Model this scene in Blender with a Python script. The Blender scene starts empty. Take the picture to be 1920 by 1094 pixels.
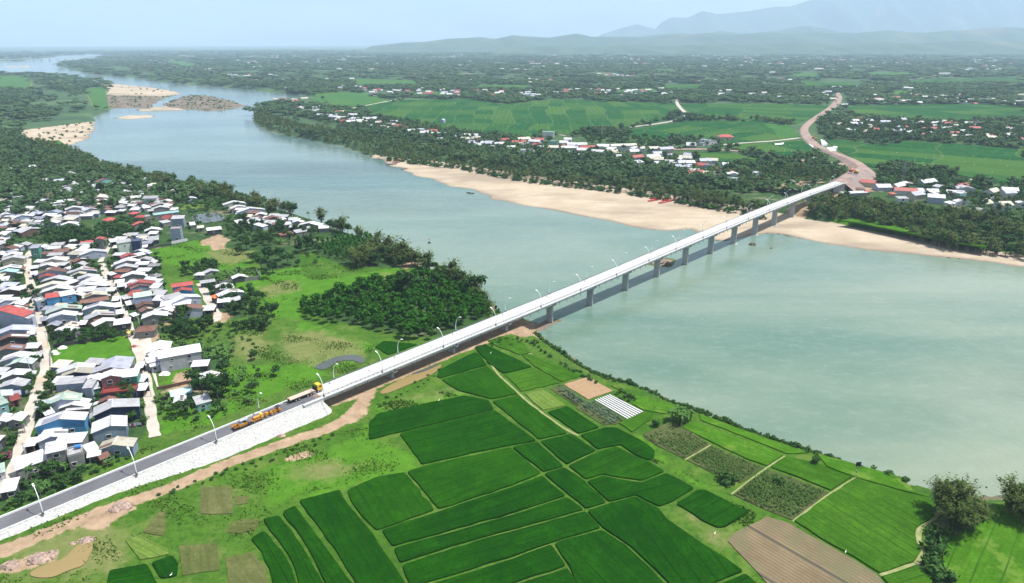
import bpy, bmesh, math, random
import numpy as np
from mathutils import Vector, Matrix
from mathutils.geometry import tessellate_polygon

random.seed(7); RNG = np.random.default_rng(7)
SC = bpy.context.scene
COL = SC.collection
R = math.radians
# ------------------------------------------------------------------ camera
HCAM, F, HY = 133.0, 1280.0, 80.0
PITCH = math.atan((547 - HY) / F)
cam = bpy.data.cameras.new('camera'); camo = bpy.data.objects.new('camera', cam); COL.objects.link(camo)
cam.sensor_width = 36; cam.lens = 36 * F / 1920; cam.clip_start = 1; cam.clip_end = 90000
camo.location = (0, 0, HCAM); camo.rotation_euler = (math.pi / 2 - PITCH, 0, 0)
SC.camera = camo
# ------------------------------------------------------------------ light
SUN_EL, SUN_AZ = R(67), R(87)          # azimuth clockwise from +Y (view direction)
w = bpy.data.worlds.new('World'); SC.world = w; w.use_nodes = True
nt = w.node_tree; nt.nodes.clear()
N = nt.nodes.new
sky = N('ShaderNodeTexSky'); sky.sky_type = 'NISHITA'; sky.sun_disc = False
sky.sun_elevation = SUN_EL; sky.sun_rotation = SUN_AZ; sky.altitude = 100; sky.dust_density = 1.2; sky.ozone_density = 1.2
tc = N('ShaderNodeTexCoord'); mp = N('ShaderNodeMapping'); mp.inputs['Scale'].default_value = (2.2, 2.2, 9)
nz = N('ShaderNodeTexNoise'); nz.inputs['Scale'].default_value = 1.6; nz.inputs['Detail'].default_value = 6; nz.inputs['Roughness'].default_value = .55
cr = N('ShaderNodeValToRGB'); cr.color_ramp.elements[0].position = .42; cr.color_ramp.elements[1].position = .68
mx = N('ShaderNodeMix'); mx.data_type = 'RGBA'; mx.inputs[7].default_value = (8.2, 8.4, 8.5, 1)
sc_ = N('ShaderNodeMath'); sc_.operation = 'MULTIPLY'; sc_.inputs[1].default_value = .85
bg = N('ShaderNodeBackground'); bg.inputs['Strength'].default_value = .09
out = N('ShaderNodeOutputWorld')
L = nt.links.new
L(tc.outputs['Generated'], mp.inputs['Vector']); L(mp.outputs[0], nz.inputs['Vector']); L(nz.outputs[0], cr.inputs[0])
L(cr.outputs[0], sc_.inputs[0]); L(sc_.outputs[0], mx.inputs[0]); L(sky.outputs[0], mx.inputs[6]); L(mx.outputs[2], bg.inputs[0]); L(bg.outputs[0], out.inputs[0])
sun = bpy.data.lights.new('sun', 'SUN'); sun.energy = 5.0; sun.angle = R(.5); sun.color = (1, .96, .9)
suno = bpy.data.objects.new('sun', sun); COL.objects.link(suno)
sd = Vector((math.sin(SUN_AZ) * math.cos(SUN_EL), math.cos(SUN_AZ) * math.cos(SUN_EL), math.sin(SUN_EL)))
suno.rotation_euler = sd.to_track_quat('Z', 'Y').to_euler(); suno.location = (0, 0, 500)
SC.view_settings.view_transform = 'Standard'; SC.view_settings.look = 'None'; SC.view_settings.gamma = 1
SC.view_settings.exposure = .68
SC.cycles.max_bounces = 6; SC.cycles.transparent_max_bounces = 8; SC.cycles.volume_bounces = 2
SC.cycles.use_denoising = True; SC.cycles.caustics_reflective = False; SC.cycles.caustics_refractive = False

# ------------------------------------------------------------------ measuring: photo pixel -> point on the ground
CP, SP = math.cos(PITCH), math.sin(PITCH)
BC = np.array([97.6, 401.8]); BU = np.array([.6889, .72485]); BU /= np.linalg.norm(BU); BN = np.array([BU[1], -BU[0]])
LZ = 6.0
def sstep(x): x = np.clip(x, 0, 1); return x * x * (3 - 2 * x)
def base_z(x, y):
    s = (x - BC[0]) * BU[0] + (y - BC[1]) * BU[1]
    n = (x - BC[0]) * BN[0] + (y - BC[1]) * BN[1]
    return LZ + 2.2 * sstep((-282 - s) / 40) * sstep((60 - n) / 50) * sstep((n + 60) / 40)
def ray(x, y):
    X = (x - 960) / F; Y = -(y - 547) / F
    return np.array([X, CP + Y * SP, -SP + Y * CP])
def atz(x, y, z):
    d = ray(x, y); return np.array([0, 0, HCAM]) + d * ((z - HCAM) / d[2])
def at(x, y, dz=0.0):
    z = LZ
    for _ in range(4):
        p = atz(x, y, z + dz); z = float(base_z(p[0], p[1]))
    return np.array([p[0], p[1], z + dz])
def poly(pts, z=None):
    return np.array([(at(*p) if z is None else atz(p[0], p[1], z))[:2] for p in pts])
def bridge_pt(s, n, z): 
    p = BC + BU * s + BN * n; return (p[0], p[1], z)

# ------------------------------------------------------------------ shader helpers
MATS = {}
class G:
    def __init__(s, name):
        s.m = bpy.data.materials.new(name); s.m.use_nodes = True; s.t = s.m.node_tree
        s.b = s.t.nodes['Principled BSDF']; s.l = s.t.links.new
        s.b.inputs['Specular IOR Level'].default_value = .3
        s.tc = s.n('ShaderNodeTexCoord')
    def n(s, k, **kw):
        o = s.t.nodes.new(k)
        for a, v in kw.items(): setattr(o, a, v)
        return o
    def noise(s, scale, detail=4, rough=.55, vec=None, dist=0, out='Fac'):
        o = s.n('ShaderNodeTexNoise'); o.inputs['Scale'].default_value = scale; o.inputs['Detail'].default_value = detail
        o.inputs['Roughness'].default_value = rough; o.inputs['Distortion'].default_value = dist
        s.l(vec or s.tc.outputs['Object'], o.inputs['Vector']); return o.outputs[out]
    def mapv(s, scale=(1, 1, 1), rot=(0, 0, 0), src=None):
        o = s.n('ShaderNodeMapping'); o.inputs['Scale'].default_value = scale; o.inputs['Rotation'].default_value = rot
        s.l(src or s.tc.outputs['Object'], o.inputs['Vector']); return o.outputs[0]
    def ramp(s, fac, stops):
        o = s.n('ShaderNodeValToRGB'); e = o.color_ramp.elements
        while len(e) < len(stops): e.new(.5)
        for i, (p, c) in enumerate(stops):
            e[i].position = p; e[i].color = (c, c, c, 1) if isinstance(c, (int, float)) else tuple(c) + (1,)
        s.l(fac, o.inputs[0]); return o.outputs[0]
    def mix(s, fac, a, b, mode='MIX'):
        o = s.n('ShaderNodeMix', data_type='RGBA', blend_type=mode)
        for i, v in ((0, fac), (6, a), (7, b)):
            if hasattr(v, 'links'): s.l(v, o.inputs[i])
            elif isinstance(v, (int, float)): o.inputs[i].default_value = v if i == 0 else (v, v, v, 1)
            else: o.inputs[i].default_value = tuple(v) + (1,)
        return o.outputs[2]
    def math(s, op, a, b=0, clamp=False):
        o = s.n('ShaderNodeMath', operation=op, use_clamp=clamp)
        for i, v in ((0, a), (1, b)):
            if hasattr(v, 'links'): s.l(v, o.inputs[i])
            else: o.inputs[i].default_value = v
        return o.outputs[0]
    def bump(s, h, strength=.5, dist=.1):
        o = s.n('ShaderNodeBump'); o.inputs['Strength'].default_value = strength; o.inputs['Distance'].default_value = dist
        s.l(h, o.inputs['Height']); s.l(o.outputs[0], s.b.inputs['Normal'])
    def rand(s):
        o = s.n('ShaderNodeObjectInfo'); return o.outputs['Random']
    def uv(s): return s.tc.outputs['UV']
    def end(s, col, rough=.8, k=None, spec=None):
        if spec is not None: s.b.inputs['Specular IOR Level'].default_value = spec
        if k: col = s.mix(1., col, k, 'MULTIPLY')
        if hasattr(col, 'links'): s.l(col, s.b.inputs['Base Color'])
        else: s.b.inputs['Base Color'].default_value = tuple(col) + (1,)
        if hasattr(rough, 'links'): s.l(rough, s.b.inputs['Roughness'])
        else: s.b.inputs['Roughness'].default_value = rough
        MATS[s.m.name] = s.m; return s.m
def plain(name, c, rough=.7, var=.18, scale=.6, bump=0):
    g = G(name); a = g.noise(scale, 5)
    b = g.mix(g.ramp(a, [(.3, 0.), (.7, 1.)]), tuple(v * (1 - var) for v in c), tuple(min(.95, v * (1 + var)) for v in c))
    if bump: g.bump(g.noise(scale * 8, 3), bump, .05)
    return g.end(b, rough)

# ------------------------------------------------------------------ mesh helpers
class MB:
    def __init__(s): s.v = []; s.f = []; s.mi = []; s.ms = []
    def slot(s, m):
        if m not in s.ms: s.ms.append(m)
        return s.ms.index(m)
    def add(s, vs, fs, m=0):
        k = len(s.v); s.v += [tuple(v) for v in vs]
        for f in fs: s.f.append(tuple(i + k for i in f)); s.mi.append(m)
    def box(s, c, d, rz=0, m=0, ry=0, rx=0):
        M = Matrix.Rotation(rz, 3, 'Z') @ Matrix.Rotation(ry, 3, 'Y') @ Matrix.Rotation(rx, 3, 'X')
        vs = [Vector(c) + M @ Vector((sx * d[0] / 2, sy * d[1] / 2, sz * d[2] / 2)) for sx in (-1, 1) for sy in (-1, 1) for sz in (-1, 1)]
        s.add(vs, [(0, 1, 3, 2), (4, 6, 7, 5), (0, 4, 5, 1), (2, 3, 7, 6), (0, 2, 6, 4), (1, 5, 7, 3)], m)
    def tube(s, pts, rads, seg=8, m=0, cap=True):
        pts = [Vector(p) for p in pts]
        if not hasattr(rads, '__len__'): rads = [rads] * len(pts)
        k = len(s.v); up = Vector((0, 0, 1))
        for i, p in enumerate(pts):
            t = (pts[min(i + 1, len(pts) - 1)] - pts[max(i - 1, 0)]).normalized()
            a = t.cross(up if abs(t.z) < .95 else Vector((1, 0, 0))).normalized(); b = t.cross(a)
            for j in range(seg):
                an = 2 * math.pi * j / seg; s.v.append(tuple(p + (a * math.cos(an) + b * math.sin(an)) * rads[i]))
        for i in range(len(pts) - 1):
            for j in range(seg):
                q = k + i * seg; s.f.append((q + j, q + (j + 1) % seg, q + seg + (j + 1) % seg, q + seg + j)); s.mi.append(m)
        if cap:
            s.f.append(tuple(k + j for j in range(seg))[::-1]); s.mi.append(m)
            q = k + (len(pts) - 1) * seg; s.f.append(tuple(q + j for j in range(seg))); s.mi.append(m)
    def prism(s, pl, z0, z1, m=0):
        n = len(pl); k = len(s.v)
        for z in (z0, z1): s.v += [(p[0], p[1], z) for p in pl]
        s.f.append(tuple(range(k + n - 1, k - 1, -1))); s.f.append(tuple(range(k + n, k + 2 * n)))
        for i in range(n): s.f.append((k + i, k + (i + 1) % n, k + n + (i + 1) % n, k + n + i))
        s.mi += [m] * (n + 2)
    def extr(s, prof, path, m=0, close=True):          # profile (n,z) swept along the bridge axis [(s,zoff)]
        k = len(s.v); n = len(prof)
        for (ss, zo) in path:
            for (a, b) in prof: s.v.append(bridge_pt(ss, a, zo + b))
        for i in range(len(path) - 1):
            for j in range(n if close else n - 1):
                q = k + i * n; s.f.append((q + j, q + (j + 1) % n, q + n + (j + 1) % n, q + n + j)); s.mi.append(m)
        if close:
            s.f.append(tuple(k + j for j in range(n))); q = k + (len(path) - 1) * n; s.f.append(tuple(q + j for j in range(n))[::-1]); s.mi += [m, m]
    def mesh(s, name, mats, fix=True):
        me = bpy.data.meshes.new(name); me.from_pydata(s.v, [], s.f)
        for m in (mats if isinstance(mats, (list, tuple)) else [mats]): me.materials.append(MATS[m] if isinstance(m, str) else m)
        if len(me.materials) > 1: me.polygons.foreach_set('material_index', s.mi)
        if fix:
            bm = bmesh.new(); bm.from_mesh(me); bmesh.ops.recalc_face_normals(bm, faces=bm.faces); bm.to_mesh(me); bm.free()
        me.update(); return me
    def build(s, name, mats, parent=None, fix=True): return link(name, s.mesh(name, mats, fix), parent)
def link(name, me, parent=None):
    o = bpy.data.objects.new(name, me); COL.objects.link(o)
    if parent: o.parent = parent
    return o
def tag(o, label=None, cat=None, group=None, kind=None):
    if label: o['label'] = label
    if cat: o['category'] = cat
    if group: o['group'] = group
    if kind: o['kind'] = kind
    return o
def empty(name, loc=(0, 0, 0), rz=0, label=None, cat=None, group=None):
    o = bpy.data.objects.new(name, None); COL.objects.link(o); o.location = loc; o.rotation_euler = (0, 0, rz); o.empty_display_size = .5
    return tag(o, label, cat, group)
def npmesh(name, v, faces_flat, loop_tot, mats, mi=None, smooth=False):
    me = bpy.data.meshes.new(name); me.vertices.add(len(v)); me.vertices.foreach_set('co', np.asarray(v, np.float32).ravel())
    nl = len(faces_flat); me.loops.add(nl); me.loops.foreach_set('vertex_index', np.asarray(faces_flat, np.int32))
    lt = np.asarray(loop_tot, np.int32); me.polygons.add(len(lt)); st = np.concatenate([[0], np.cumsum(lt)[:-1]]).astype(np.int32)
    me.polygons.foreach_set('loop_start', st)
    for m in mats: me.materials.append(MATS[m] if isinstance(m, str) else m)
    if mi is not None: me.polygons.foreach_set('material_index', np.asarray(mi, np.int32))
    if smooth: me.polygons.foreach_set('use_smooth', np.ones(len(lt), bool))
    me.update(calc_edges=True); me.validate(); return me
def inside(P, x, y):
    r = np.zeros(np.shape(x), bool); n = len(P); j = n - 1
    for i in range(n):
        (xi, yi), (xj, yj) = P[i], P[j]
        if yi != yj:
            r ^= ((yi > y) != (yj > y)) & (x < (xj - xi) * (y - yi) / (yj - yi) + xi)
        j = i
    return r
def seg_dist(P, x, y, closed=True):
    d = np.full(np.shape(x), 1e18); n = len(P)
    for i in range(n if closed else n - 1):
        a, b = P[i], P[(i + 1) % n]; e = b - a; l = e @ e + 1e-9
        t = np.clip(((x - a[0]) * e[0] + (y - a[1]) * e[1]) / l, 0, 1)
        d = np.minimum(d, (x - a[0] - t * e[0]) ** 2 + (y - a[1] - t * e[1]) ** 2)
    return np.sqrt(d)
def sdf(P, x, y, far=60.0):
    """signed distance to a polygon, positive inside, clipped at +-far (only measured near it)"""
    lo, hi = P.min(0) - far, P.max(0) + far
    o = np.full(np.shape(x), -far); m = (x > lo[0]) & (x < hi[0]) & (y > lo[1]) & (y < hi[1])
    if m.any():
        xx, yy = x[m], y[m]; d = seg_dist(P, xx, yy); o[m] = np.clip(np.where(inside(P, xx, yy), d, -d), -far, far)
    return o
def densify(P, step, jit=0.0, rng=None):
    rs = rng or np.random.default_rng(1); o = []; n = len(P)
    for i in range(n):
        a, b = P[i], P[(i + 1) % n]; l = np.linalg.norm(b - a); k = max(1, int(l / step)); e = (b - a) / max(l, 1e-6); q = np.array([-e[1], e[0]])
        for j in range(k): o.append(a + (b - a) * j / k + (q * rs.normal(0, jit) if jit and j else 0))
    return np.array(o)
def smooth_poly(P, it=1):
    for _ in range(it):
        o = []
        for i in range(len(P)):
            a, b = P[i], P[(i + 1) % len(P)]; o += [a * .75 + b * .25, a * .25 + b * .75]
        P = np.array(o)
    return P
def smooth_line(P, it=2):
    P = np.array(P, float)
    for _ in range(it):
        o = [P[0]]
        for i in range(len(P) - 1): o += [P[i] * .75 + P[i + 1] * .25, P[i] * .25 + P[i + 1] * .75]
        P = np.array(o + [P[-1]])
    return P
def inset(P, d):
    P = np.asarray(P); n = len(P); A = sum(P[i][0] * P[(i + 1) % n][1] - P[(i + 1) % n][0] * P[i][1] for i in range(n)); sg = 1 if A > 0 else -1; o = []
    for i in range(n):
        a, b, c = P[i - 1], P[i], P[(i + 1) % n]; e1 = (b - a) / (np.linalg.norm(b - a) + 1e-9); e2 = (c - b) / (np.linalg.norm(c - b) + 1e-9)
        n1 = np.array([-e1[1], e1[0]]) * sg; n2 = np.array([-e2[1], e2[0]]) * sg; m = n1 + n2; k = m @ m
        o.append(b + (m / k * 2 if k > .3 else n1) * d)
    return np.array(o)

def cut_corners(P, r, n=4):
    o = []; m = len(P)
    for i in range(m):
        a, b, c = P[i - 1], P[i], P[(i + 1) % m]; la, lc = np.linalg.norm(a - b), np.linalg.norm(c - b); p = b + (a - b) / (la + 1e-9) * min(r, la * .4); q = b + (c - b) / (lc + 1e-9) * min(r, lc * .4)
        o += [(1 - t) ** 2 * p + 2 * t * (1 - t) * b + t * t * q for t in np.linspace(0, 1, n)]
    return np.array(o)

# ------------------------------------------------------------------ terrain
L1 = poly([(-600,140),(0,139),(33,140),(95,145),(180,152),(200,157),(277,163),(347,175),(317,182),(287,195),(280,203),(210,204),(213,206),(190,214),(175,218),(176,240),(165,258),(150,268),(115,276),(140,287),(167,298),(200,318),(260,331),(320,345),(380,357),(435,370),(500,388),(560,405),(620,427),(680,450),(740,462),(800,500),(880,540),(915,565),(935,573),(925,583),(950,590),(985,597),(1003,605),(1012,613),(1003,622),(1015,630),(1030,643),(1060,660),(1090,682),(1120,702),(1150,716),(1200,727),(1250,747),(1280,765),(1330,782),(1400,806),(1450,826),(1520,846),(1580,869),(1640,887),(1700,906),(1740,915),(1800,935),(1870,930),(1930,935),(2300,1010),(2300,1600),(-900,1600)], 0)
R1 = poly([(2900,620),(1920,502),(1850,490),(1757,482),(1700,475),(1633,470),(1600,464),(1537,455),(1500,447),(1450,437),(1420,440),(1400,443),(1366,452),(1336,452),(1318,440),(1300,430),(1284,430),(1251,434),(1196,428),(1147,415),(1092,406),(1037,394),(982,386),(940,376),(920,373),(893,360),(839,347),(785,330),(758,317),(731,309),(701,295),(650,276),(568,262),(514,249),(476,232),(473,212),(490,197),(540,188),(568,186),(587,181),(514,174),(433,164),(333,158),(267,147),(167,139),(127,129),(107,123),(120,117),(150,113),(180,110),(212,106.5),(200,101.5),(133,102.5),(90,108.5),(60,112),(0,116),(-500,116),(-900,84.8),(3200,84.8)], 0)
LOWS = [poly(p, 0) for p in (
    [(306,196),(330,186),(350,180),(372,178),(400,182),(433,190),(462,199),(430,206),(387,209),(345,204),(318,203)], [(255,205),(290,200),(330,203),(352,207),(310,208),(270,209)],
    [(213,222),(240,217),(290,216.5),(285,221),(240,224)], [(255,209),(280,203),(318,199),(310,204),(275,208.5)],
    [(10,124.6),(55,124),(56,127),(10,127.4)], [(1215,490),(1240,485),(1258,489),(1262,494),(1240,499),(1220,496)],
    [(1010,612),(1030,606),(1052,603),(1040,612),(1020,618)])]
SANDS = [poly(p, 1) for p in (
    [(700,289),(760,299),(812,303),(920,320),(975,328),(1048,340),(1130,349),(1211,361),(1279,372),(1346,383),(1400,391),(1450,400),(1490,407),(1510,413),(1570,421),(1633,435),(1702,445),(1784,460),(1920,479),(2500,560),(2500,680),(1920,530),(1600,490),(1440,462),(1340,480),(1250,452),(1100,428),(950,400),(850,368),(750,332),(690,305)],
    [(180,152),(277,160),(355,174),(300,182),(200,180),(205,170)],
    [(43,247),(120,236),(177,227),(185,242),(150,272),(115,279),(60,268),(40,255)])]
MUD = poly([(197,181),(325,181),(280,205),(207,206)], 1)
BCL = smooth_poly(L1); BCR = smooth_poly(R1)
def land_h(x, y):
    dl = np.maximum(sdf(BCL, x, y, 90), sdf(BCR, x, y, 90)); dl = dl + np.where(np.hypot(x, y) > 600, 2.5 * np.sin(x * .09 + 2 * np.sin(y * .05)) + 1.5 * np.sin(y * .21), 0)
    ds = np.maximum.reduce([sdf(p, x, y, 120) for p in SANDS + [MUD]])
    wob = .5 * np.sin(x * .11 + np.sin(y * .07) * 2) + .5 * np.sin(y * .13 + x * .05)
    bank = base_z(x, y) * sstep((dl + wob * 1.2) / 11)
    flat = .25 + np.clip(dl, 0, 80) * .028
    z = np.where(ds > -14, np.minimum(bank, flat + np.clip(-ds, 0, 60) * .42), bank)
    z = np.where(dl < 0, np.maximum(-3, dl * .25), z)
    z = z + np.where((dl > 2) & (ds > 4), .12 * wob, 0)
    for p in LOWS: 
        d = sdf(p, x, y, 40) + 2.2 * np.sin(x * .19 + 2 * np.sin(y * .11)) + 1.6 * np.sin(y * .31 + x * .07); z = np.maximum(z, np.where(d > -4, np.clip(d * .12 + .15 + .15 * wob, -1, 1.3), -9))
    return z, dl, ds
def soft(P, x, y, wd): return np.clip(.5 + sdf(P, x, y, wd * 1.2) / (2 * wd), 0, 1)
def zones(x, y):
    def mx(ps, wd): return np.maximum.reduce([soft(p if isinstance(p, np.ndarray) else poly(p), x, y, wd) for p in ps])
    s = (x - BC[0]) * BU[0] + (y - BC[1]) * BU[1]; n = (x - BC[0]) * BN[0] + (y - BC[1]) * BN[1]
    far = np.hypot(x, y)
    sand = mx(SANDS + LOWS, 4)
    path = smooth_line([at(*p)[:2] for p in DIRT_TRACK], 2)
    wid = 2.6
    dirt = np.clip(.5 + (wid - seg_dist(path, x, y, False)) / 3.0, 0, 1)
    dirt = np.maximum(dirt, np.clip(.5 + (5 - np.abs(n + .5)) / 5, 0, 1) * np.clip((s + 246) / 6, 0, 1) * np.clip((-112 - s) / 8, 0, 1))
    dirt = np.maximum(dirt, np.clip(.5 + (9 - np.abs(n - 1)) / 5, 0, 1) * np.clip((s - 170) / 8, 0, 1) * np.clip((300 - s) / 10, 0, 1))
    dirt = np.maximum(dirt, mx(DIRTS, 2.5))
    dry = mx(DRYS, 7); wood = mx(WOODS, 6)
    wood = np.maximum(wood, np.where((far > 520) & (inside(R1, x, y)), .85, 0)); wood = np.maximum(wood, np.where((far > 640), .8, 0))
    lush = mx(LUSH, 5); wood = wood * (1 - lush); conc = mx(CONC, 1.0); mud = mx([MUD, LOWS[0], LOWS[5], LOWS[6]], 5)
    return sand, dirt, dry, wood, lush, conc, mud, np.clip((far - 500) / 900, 0, 1)
DIRT_TRACK = [(-60,1056),(0,1034),(81,1003),(150,975),(210,953),(269,933),(349,904),(420,871),(480,850),(502,842),(557,823),(612,806),(652,785),(676,760),(688,742),(692,728)]
DIRTS = [[(655,775),(668,752),(692,735),(704,738),(694,760),(678,785),(655,796)], [(140,985),(200,950),(245,940),(250,955),(190,995)],
    [(0,1060),(90,1035),(110,1048),(60,1066),(0,1078)], [(540,856),(575,846),(590,852),(565,862),(535,864)],
    [(250,620),(300,622),(310,690),(285,700),(268,670)], [(395,585),(440,588),(425,605),(395,608),(380,600)],[(330,700),(372,690),(378,706),(345,720),(320,722)],
    [(295,735),(370,720),(372,735),(330,742),(296,748)],[(375,452),(410,440),(432,450),(420,458),(380,462)],[(395,462),(418,455),(424,466),(400,470)],
    [(1590,330),(1625,340),(1660,345),(1655,360),(1600,358),(1560,345)],[(1430,350),(1500,340),(1550,341),(1500,352),(1440,358)],[(330,568),(345,570),(355,600),(300,612),(280,600)],
    [(1660,905),(1690,899),(1712,910),(1700,917)],[(740,500),(780,488),(800,494),(760,505)],[(975,590),(1010,600),(1012,612),(985,622),(940,630),(930,615)],[(960,628),(1010,612),(1015,622),(985,634)]]
DRYS = [[(0,1020),(210,960),(260,1000),(240,1094),(0,1094)], [(375,912),(435,915),(437,965),(376,967)], [(437,930),(466,932),(464,946),(438,950)], [(430,980),(470,972),(485,985),(450,1003),(425,1000)],
    [(415,1040),(470,1035),(495,1060),(505,1094),(430,1094)], [(540,870),(620,860),(690,872),(650,900),(560,908),(530,890)], [(335,1030),(380,1005),(420,1020),(410,1060),(345,1075)],
    [(290,960),(313,958),(306,1008),(262,1000)], [(520,625),(600,615),(680,640),(690,668),(600,690),(530,680)], [(430,630),(500,620),(520,650),(470,680),(420,660)],
    [(380,470),(470,455),(490,480),(440,500),(390,490)],[(470,540),(560,520),(570,545),(500,560)], [(715,765),(780,740),(850,725),(880,735),(800,752),(730,770)],
    [(1255,955),(1300,958),(1330,985),(1400,1010),(1380,1040),(1330,1020)], [(0,140),(180,154),(210,175),(200,205),(0,215)],[(0,215),(180,218),(60,262),(0,258)],
    [(345,392),(420,382),(440,395),(410,402),(350,400)],[(830,660),(880,640),(900,648),(850,672),(800,690)]]
WOODS = [[(-400,280),(118,278),(210,316),(330,342),(440,368),(560,400),(640,430),(600,470),(480,470),(300,480),(290,470),(0,640),(-400,700)],
    [(-300,600),(60,560),(120,640),(60,900),(0,960),(-300,1000)], [(60,490),(280,470),(300,560),(330,600),(300,640),(60,640)], [(60,760),(90,690),(270,690),(285,800),(260,830),(60,950),(0,930)],
    [(555,560),(700,520),(830,500),(890,535),(925,590),(880,620),(800,635),(740,625),(620,600)], [(520,450),(690,420),(830,490),(760,505),(650,500),(570,470)],
    [(295,640),(420,650),(440,740),(400,770),(300,780)],[(380,520),(470,510),(520,590),(410,600)],[(480,460),(560,450),(560,520),(490,515)],
    [(1720,920),(1800,920),(1860,940),(1840,990),(1770,1030),(1760,1094),(1700,1094),(1730,1030),(1760,970)]]
LUSH = [[(104,655),(240,628),(256,690),(150,705),(102,700)], [(285,470),(370,450),(480,480),(470,500),(380,510),(300,490)], [(560,600),(700,650),(640,690),(560,680)], [(420,690),(560,680),(620,700),(480,750),(420,740)],
    [(640,520),(760,500),(750,540),(660,545),(560,560),(560,530)], [(300,770),(440,750),(480,760),(400,790),(300,815)], [(500,880),(690,820),(770,850),(780,880),(560,930),(500,950)], [(690,790),(700,900),(560,940)],
    [(330,690),(372,680),(360,715),(300,722)], [(700,760),(870,730),(870,745),(710,775)],[(1200,820),(1240,870),(1420,960),(1440,975),(1380,940),(1300,905)],[(1510,415),(1600,430),(1800,465),(1920,485),(1920,465),(1700,430),(1560,405)],
    [(440,520),(560,500),(600,560),(560,600),(500,590),(430,545)],[(0,140),(60,148),(60,166),(0,170)],[(150,167),(200,163),(205,200),(180,207),(165,180)],[(60,270),(110,262),(160,296),(130,300)]]
CONC = [[(300,624),(280,620),(286,650),(300,672),(292,700),(300,740),(285,700),(262,665),(255,640)]]
def build_ground():
    ang = np.radians(np.concatenate([np.linspace(-62, -40, 60)[:-1], np.linspace(-40, 40, 1180), np.linspace(40, 62, 60)[1:]]))
    dep = np.linspace(math.atan(HCAM / 60), math.atan(HCAM / 430), 170)[:-1]
    dep = np.concatenate([dep, np.linspace(math.atan(HCAM / 430), math.atan(HCAM / 30000), 430)])
    r = HCAM / np.tan(dep); A, Rr = np.meshgrid(ang, r); x = (np.sin(A) * Rr).ravel(); y = (np.cos(A) * Rr).ravel()
    z, dl, ds = land_h(x, y); nr, nc = A.shape
    i = np.arange((nr - 1) * (nc - 1)); q = (i // (nc - 1)) * nc + i % (nc - 1)
    f = np.stack([q, q + 1, q + nc + 1, q + nc], 1)
    me = npmesh('ground', np.stack([x, y, z], 1), f.ravel(), np.full(len(f), 4), ['ground'], smooth=True)
    zz = zones(x, y)
    for nm, k in (('za', 0), ('zb', 4)):
        a = me.attributes.new(nm, 'FLOAT_COLOR', 'POINT'); a.data.foreach_set('color', np.stack(zz[k:k + 4], 1).astype(np.float32).ravel())
    tag(link('ground', me), kind='structure')
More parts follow.
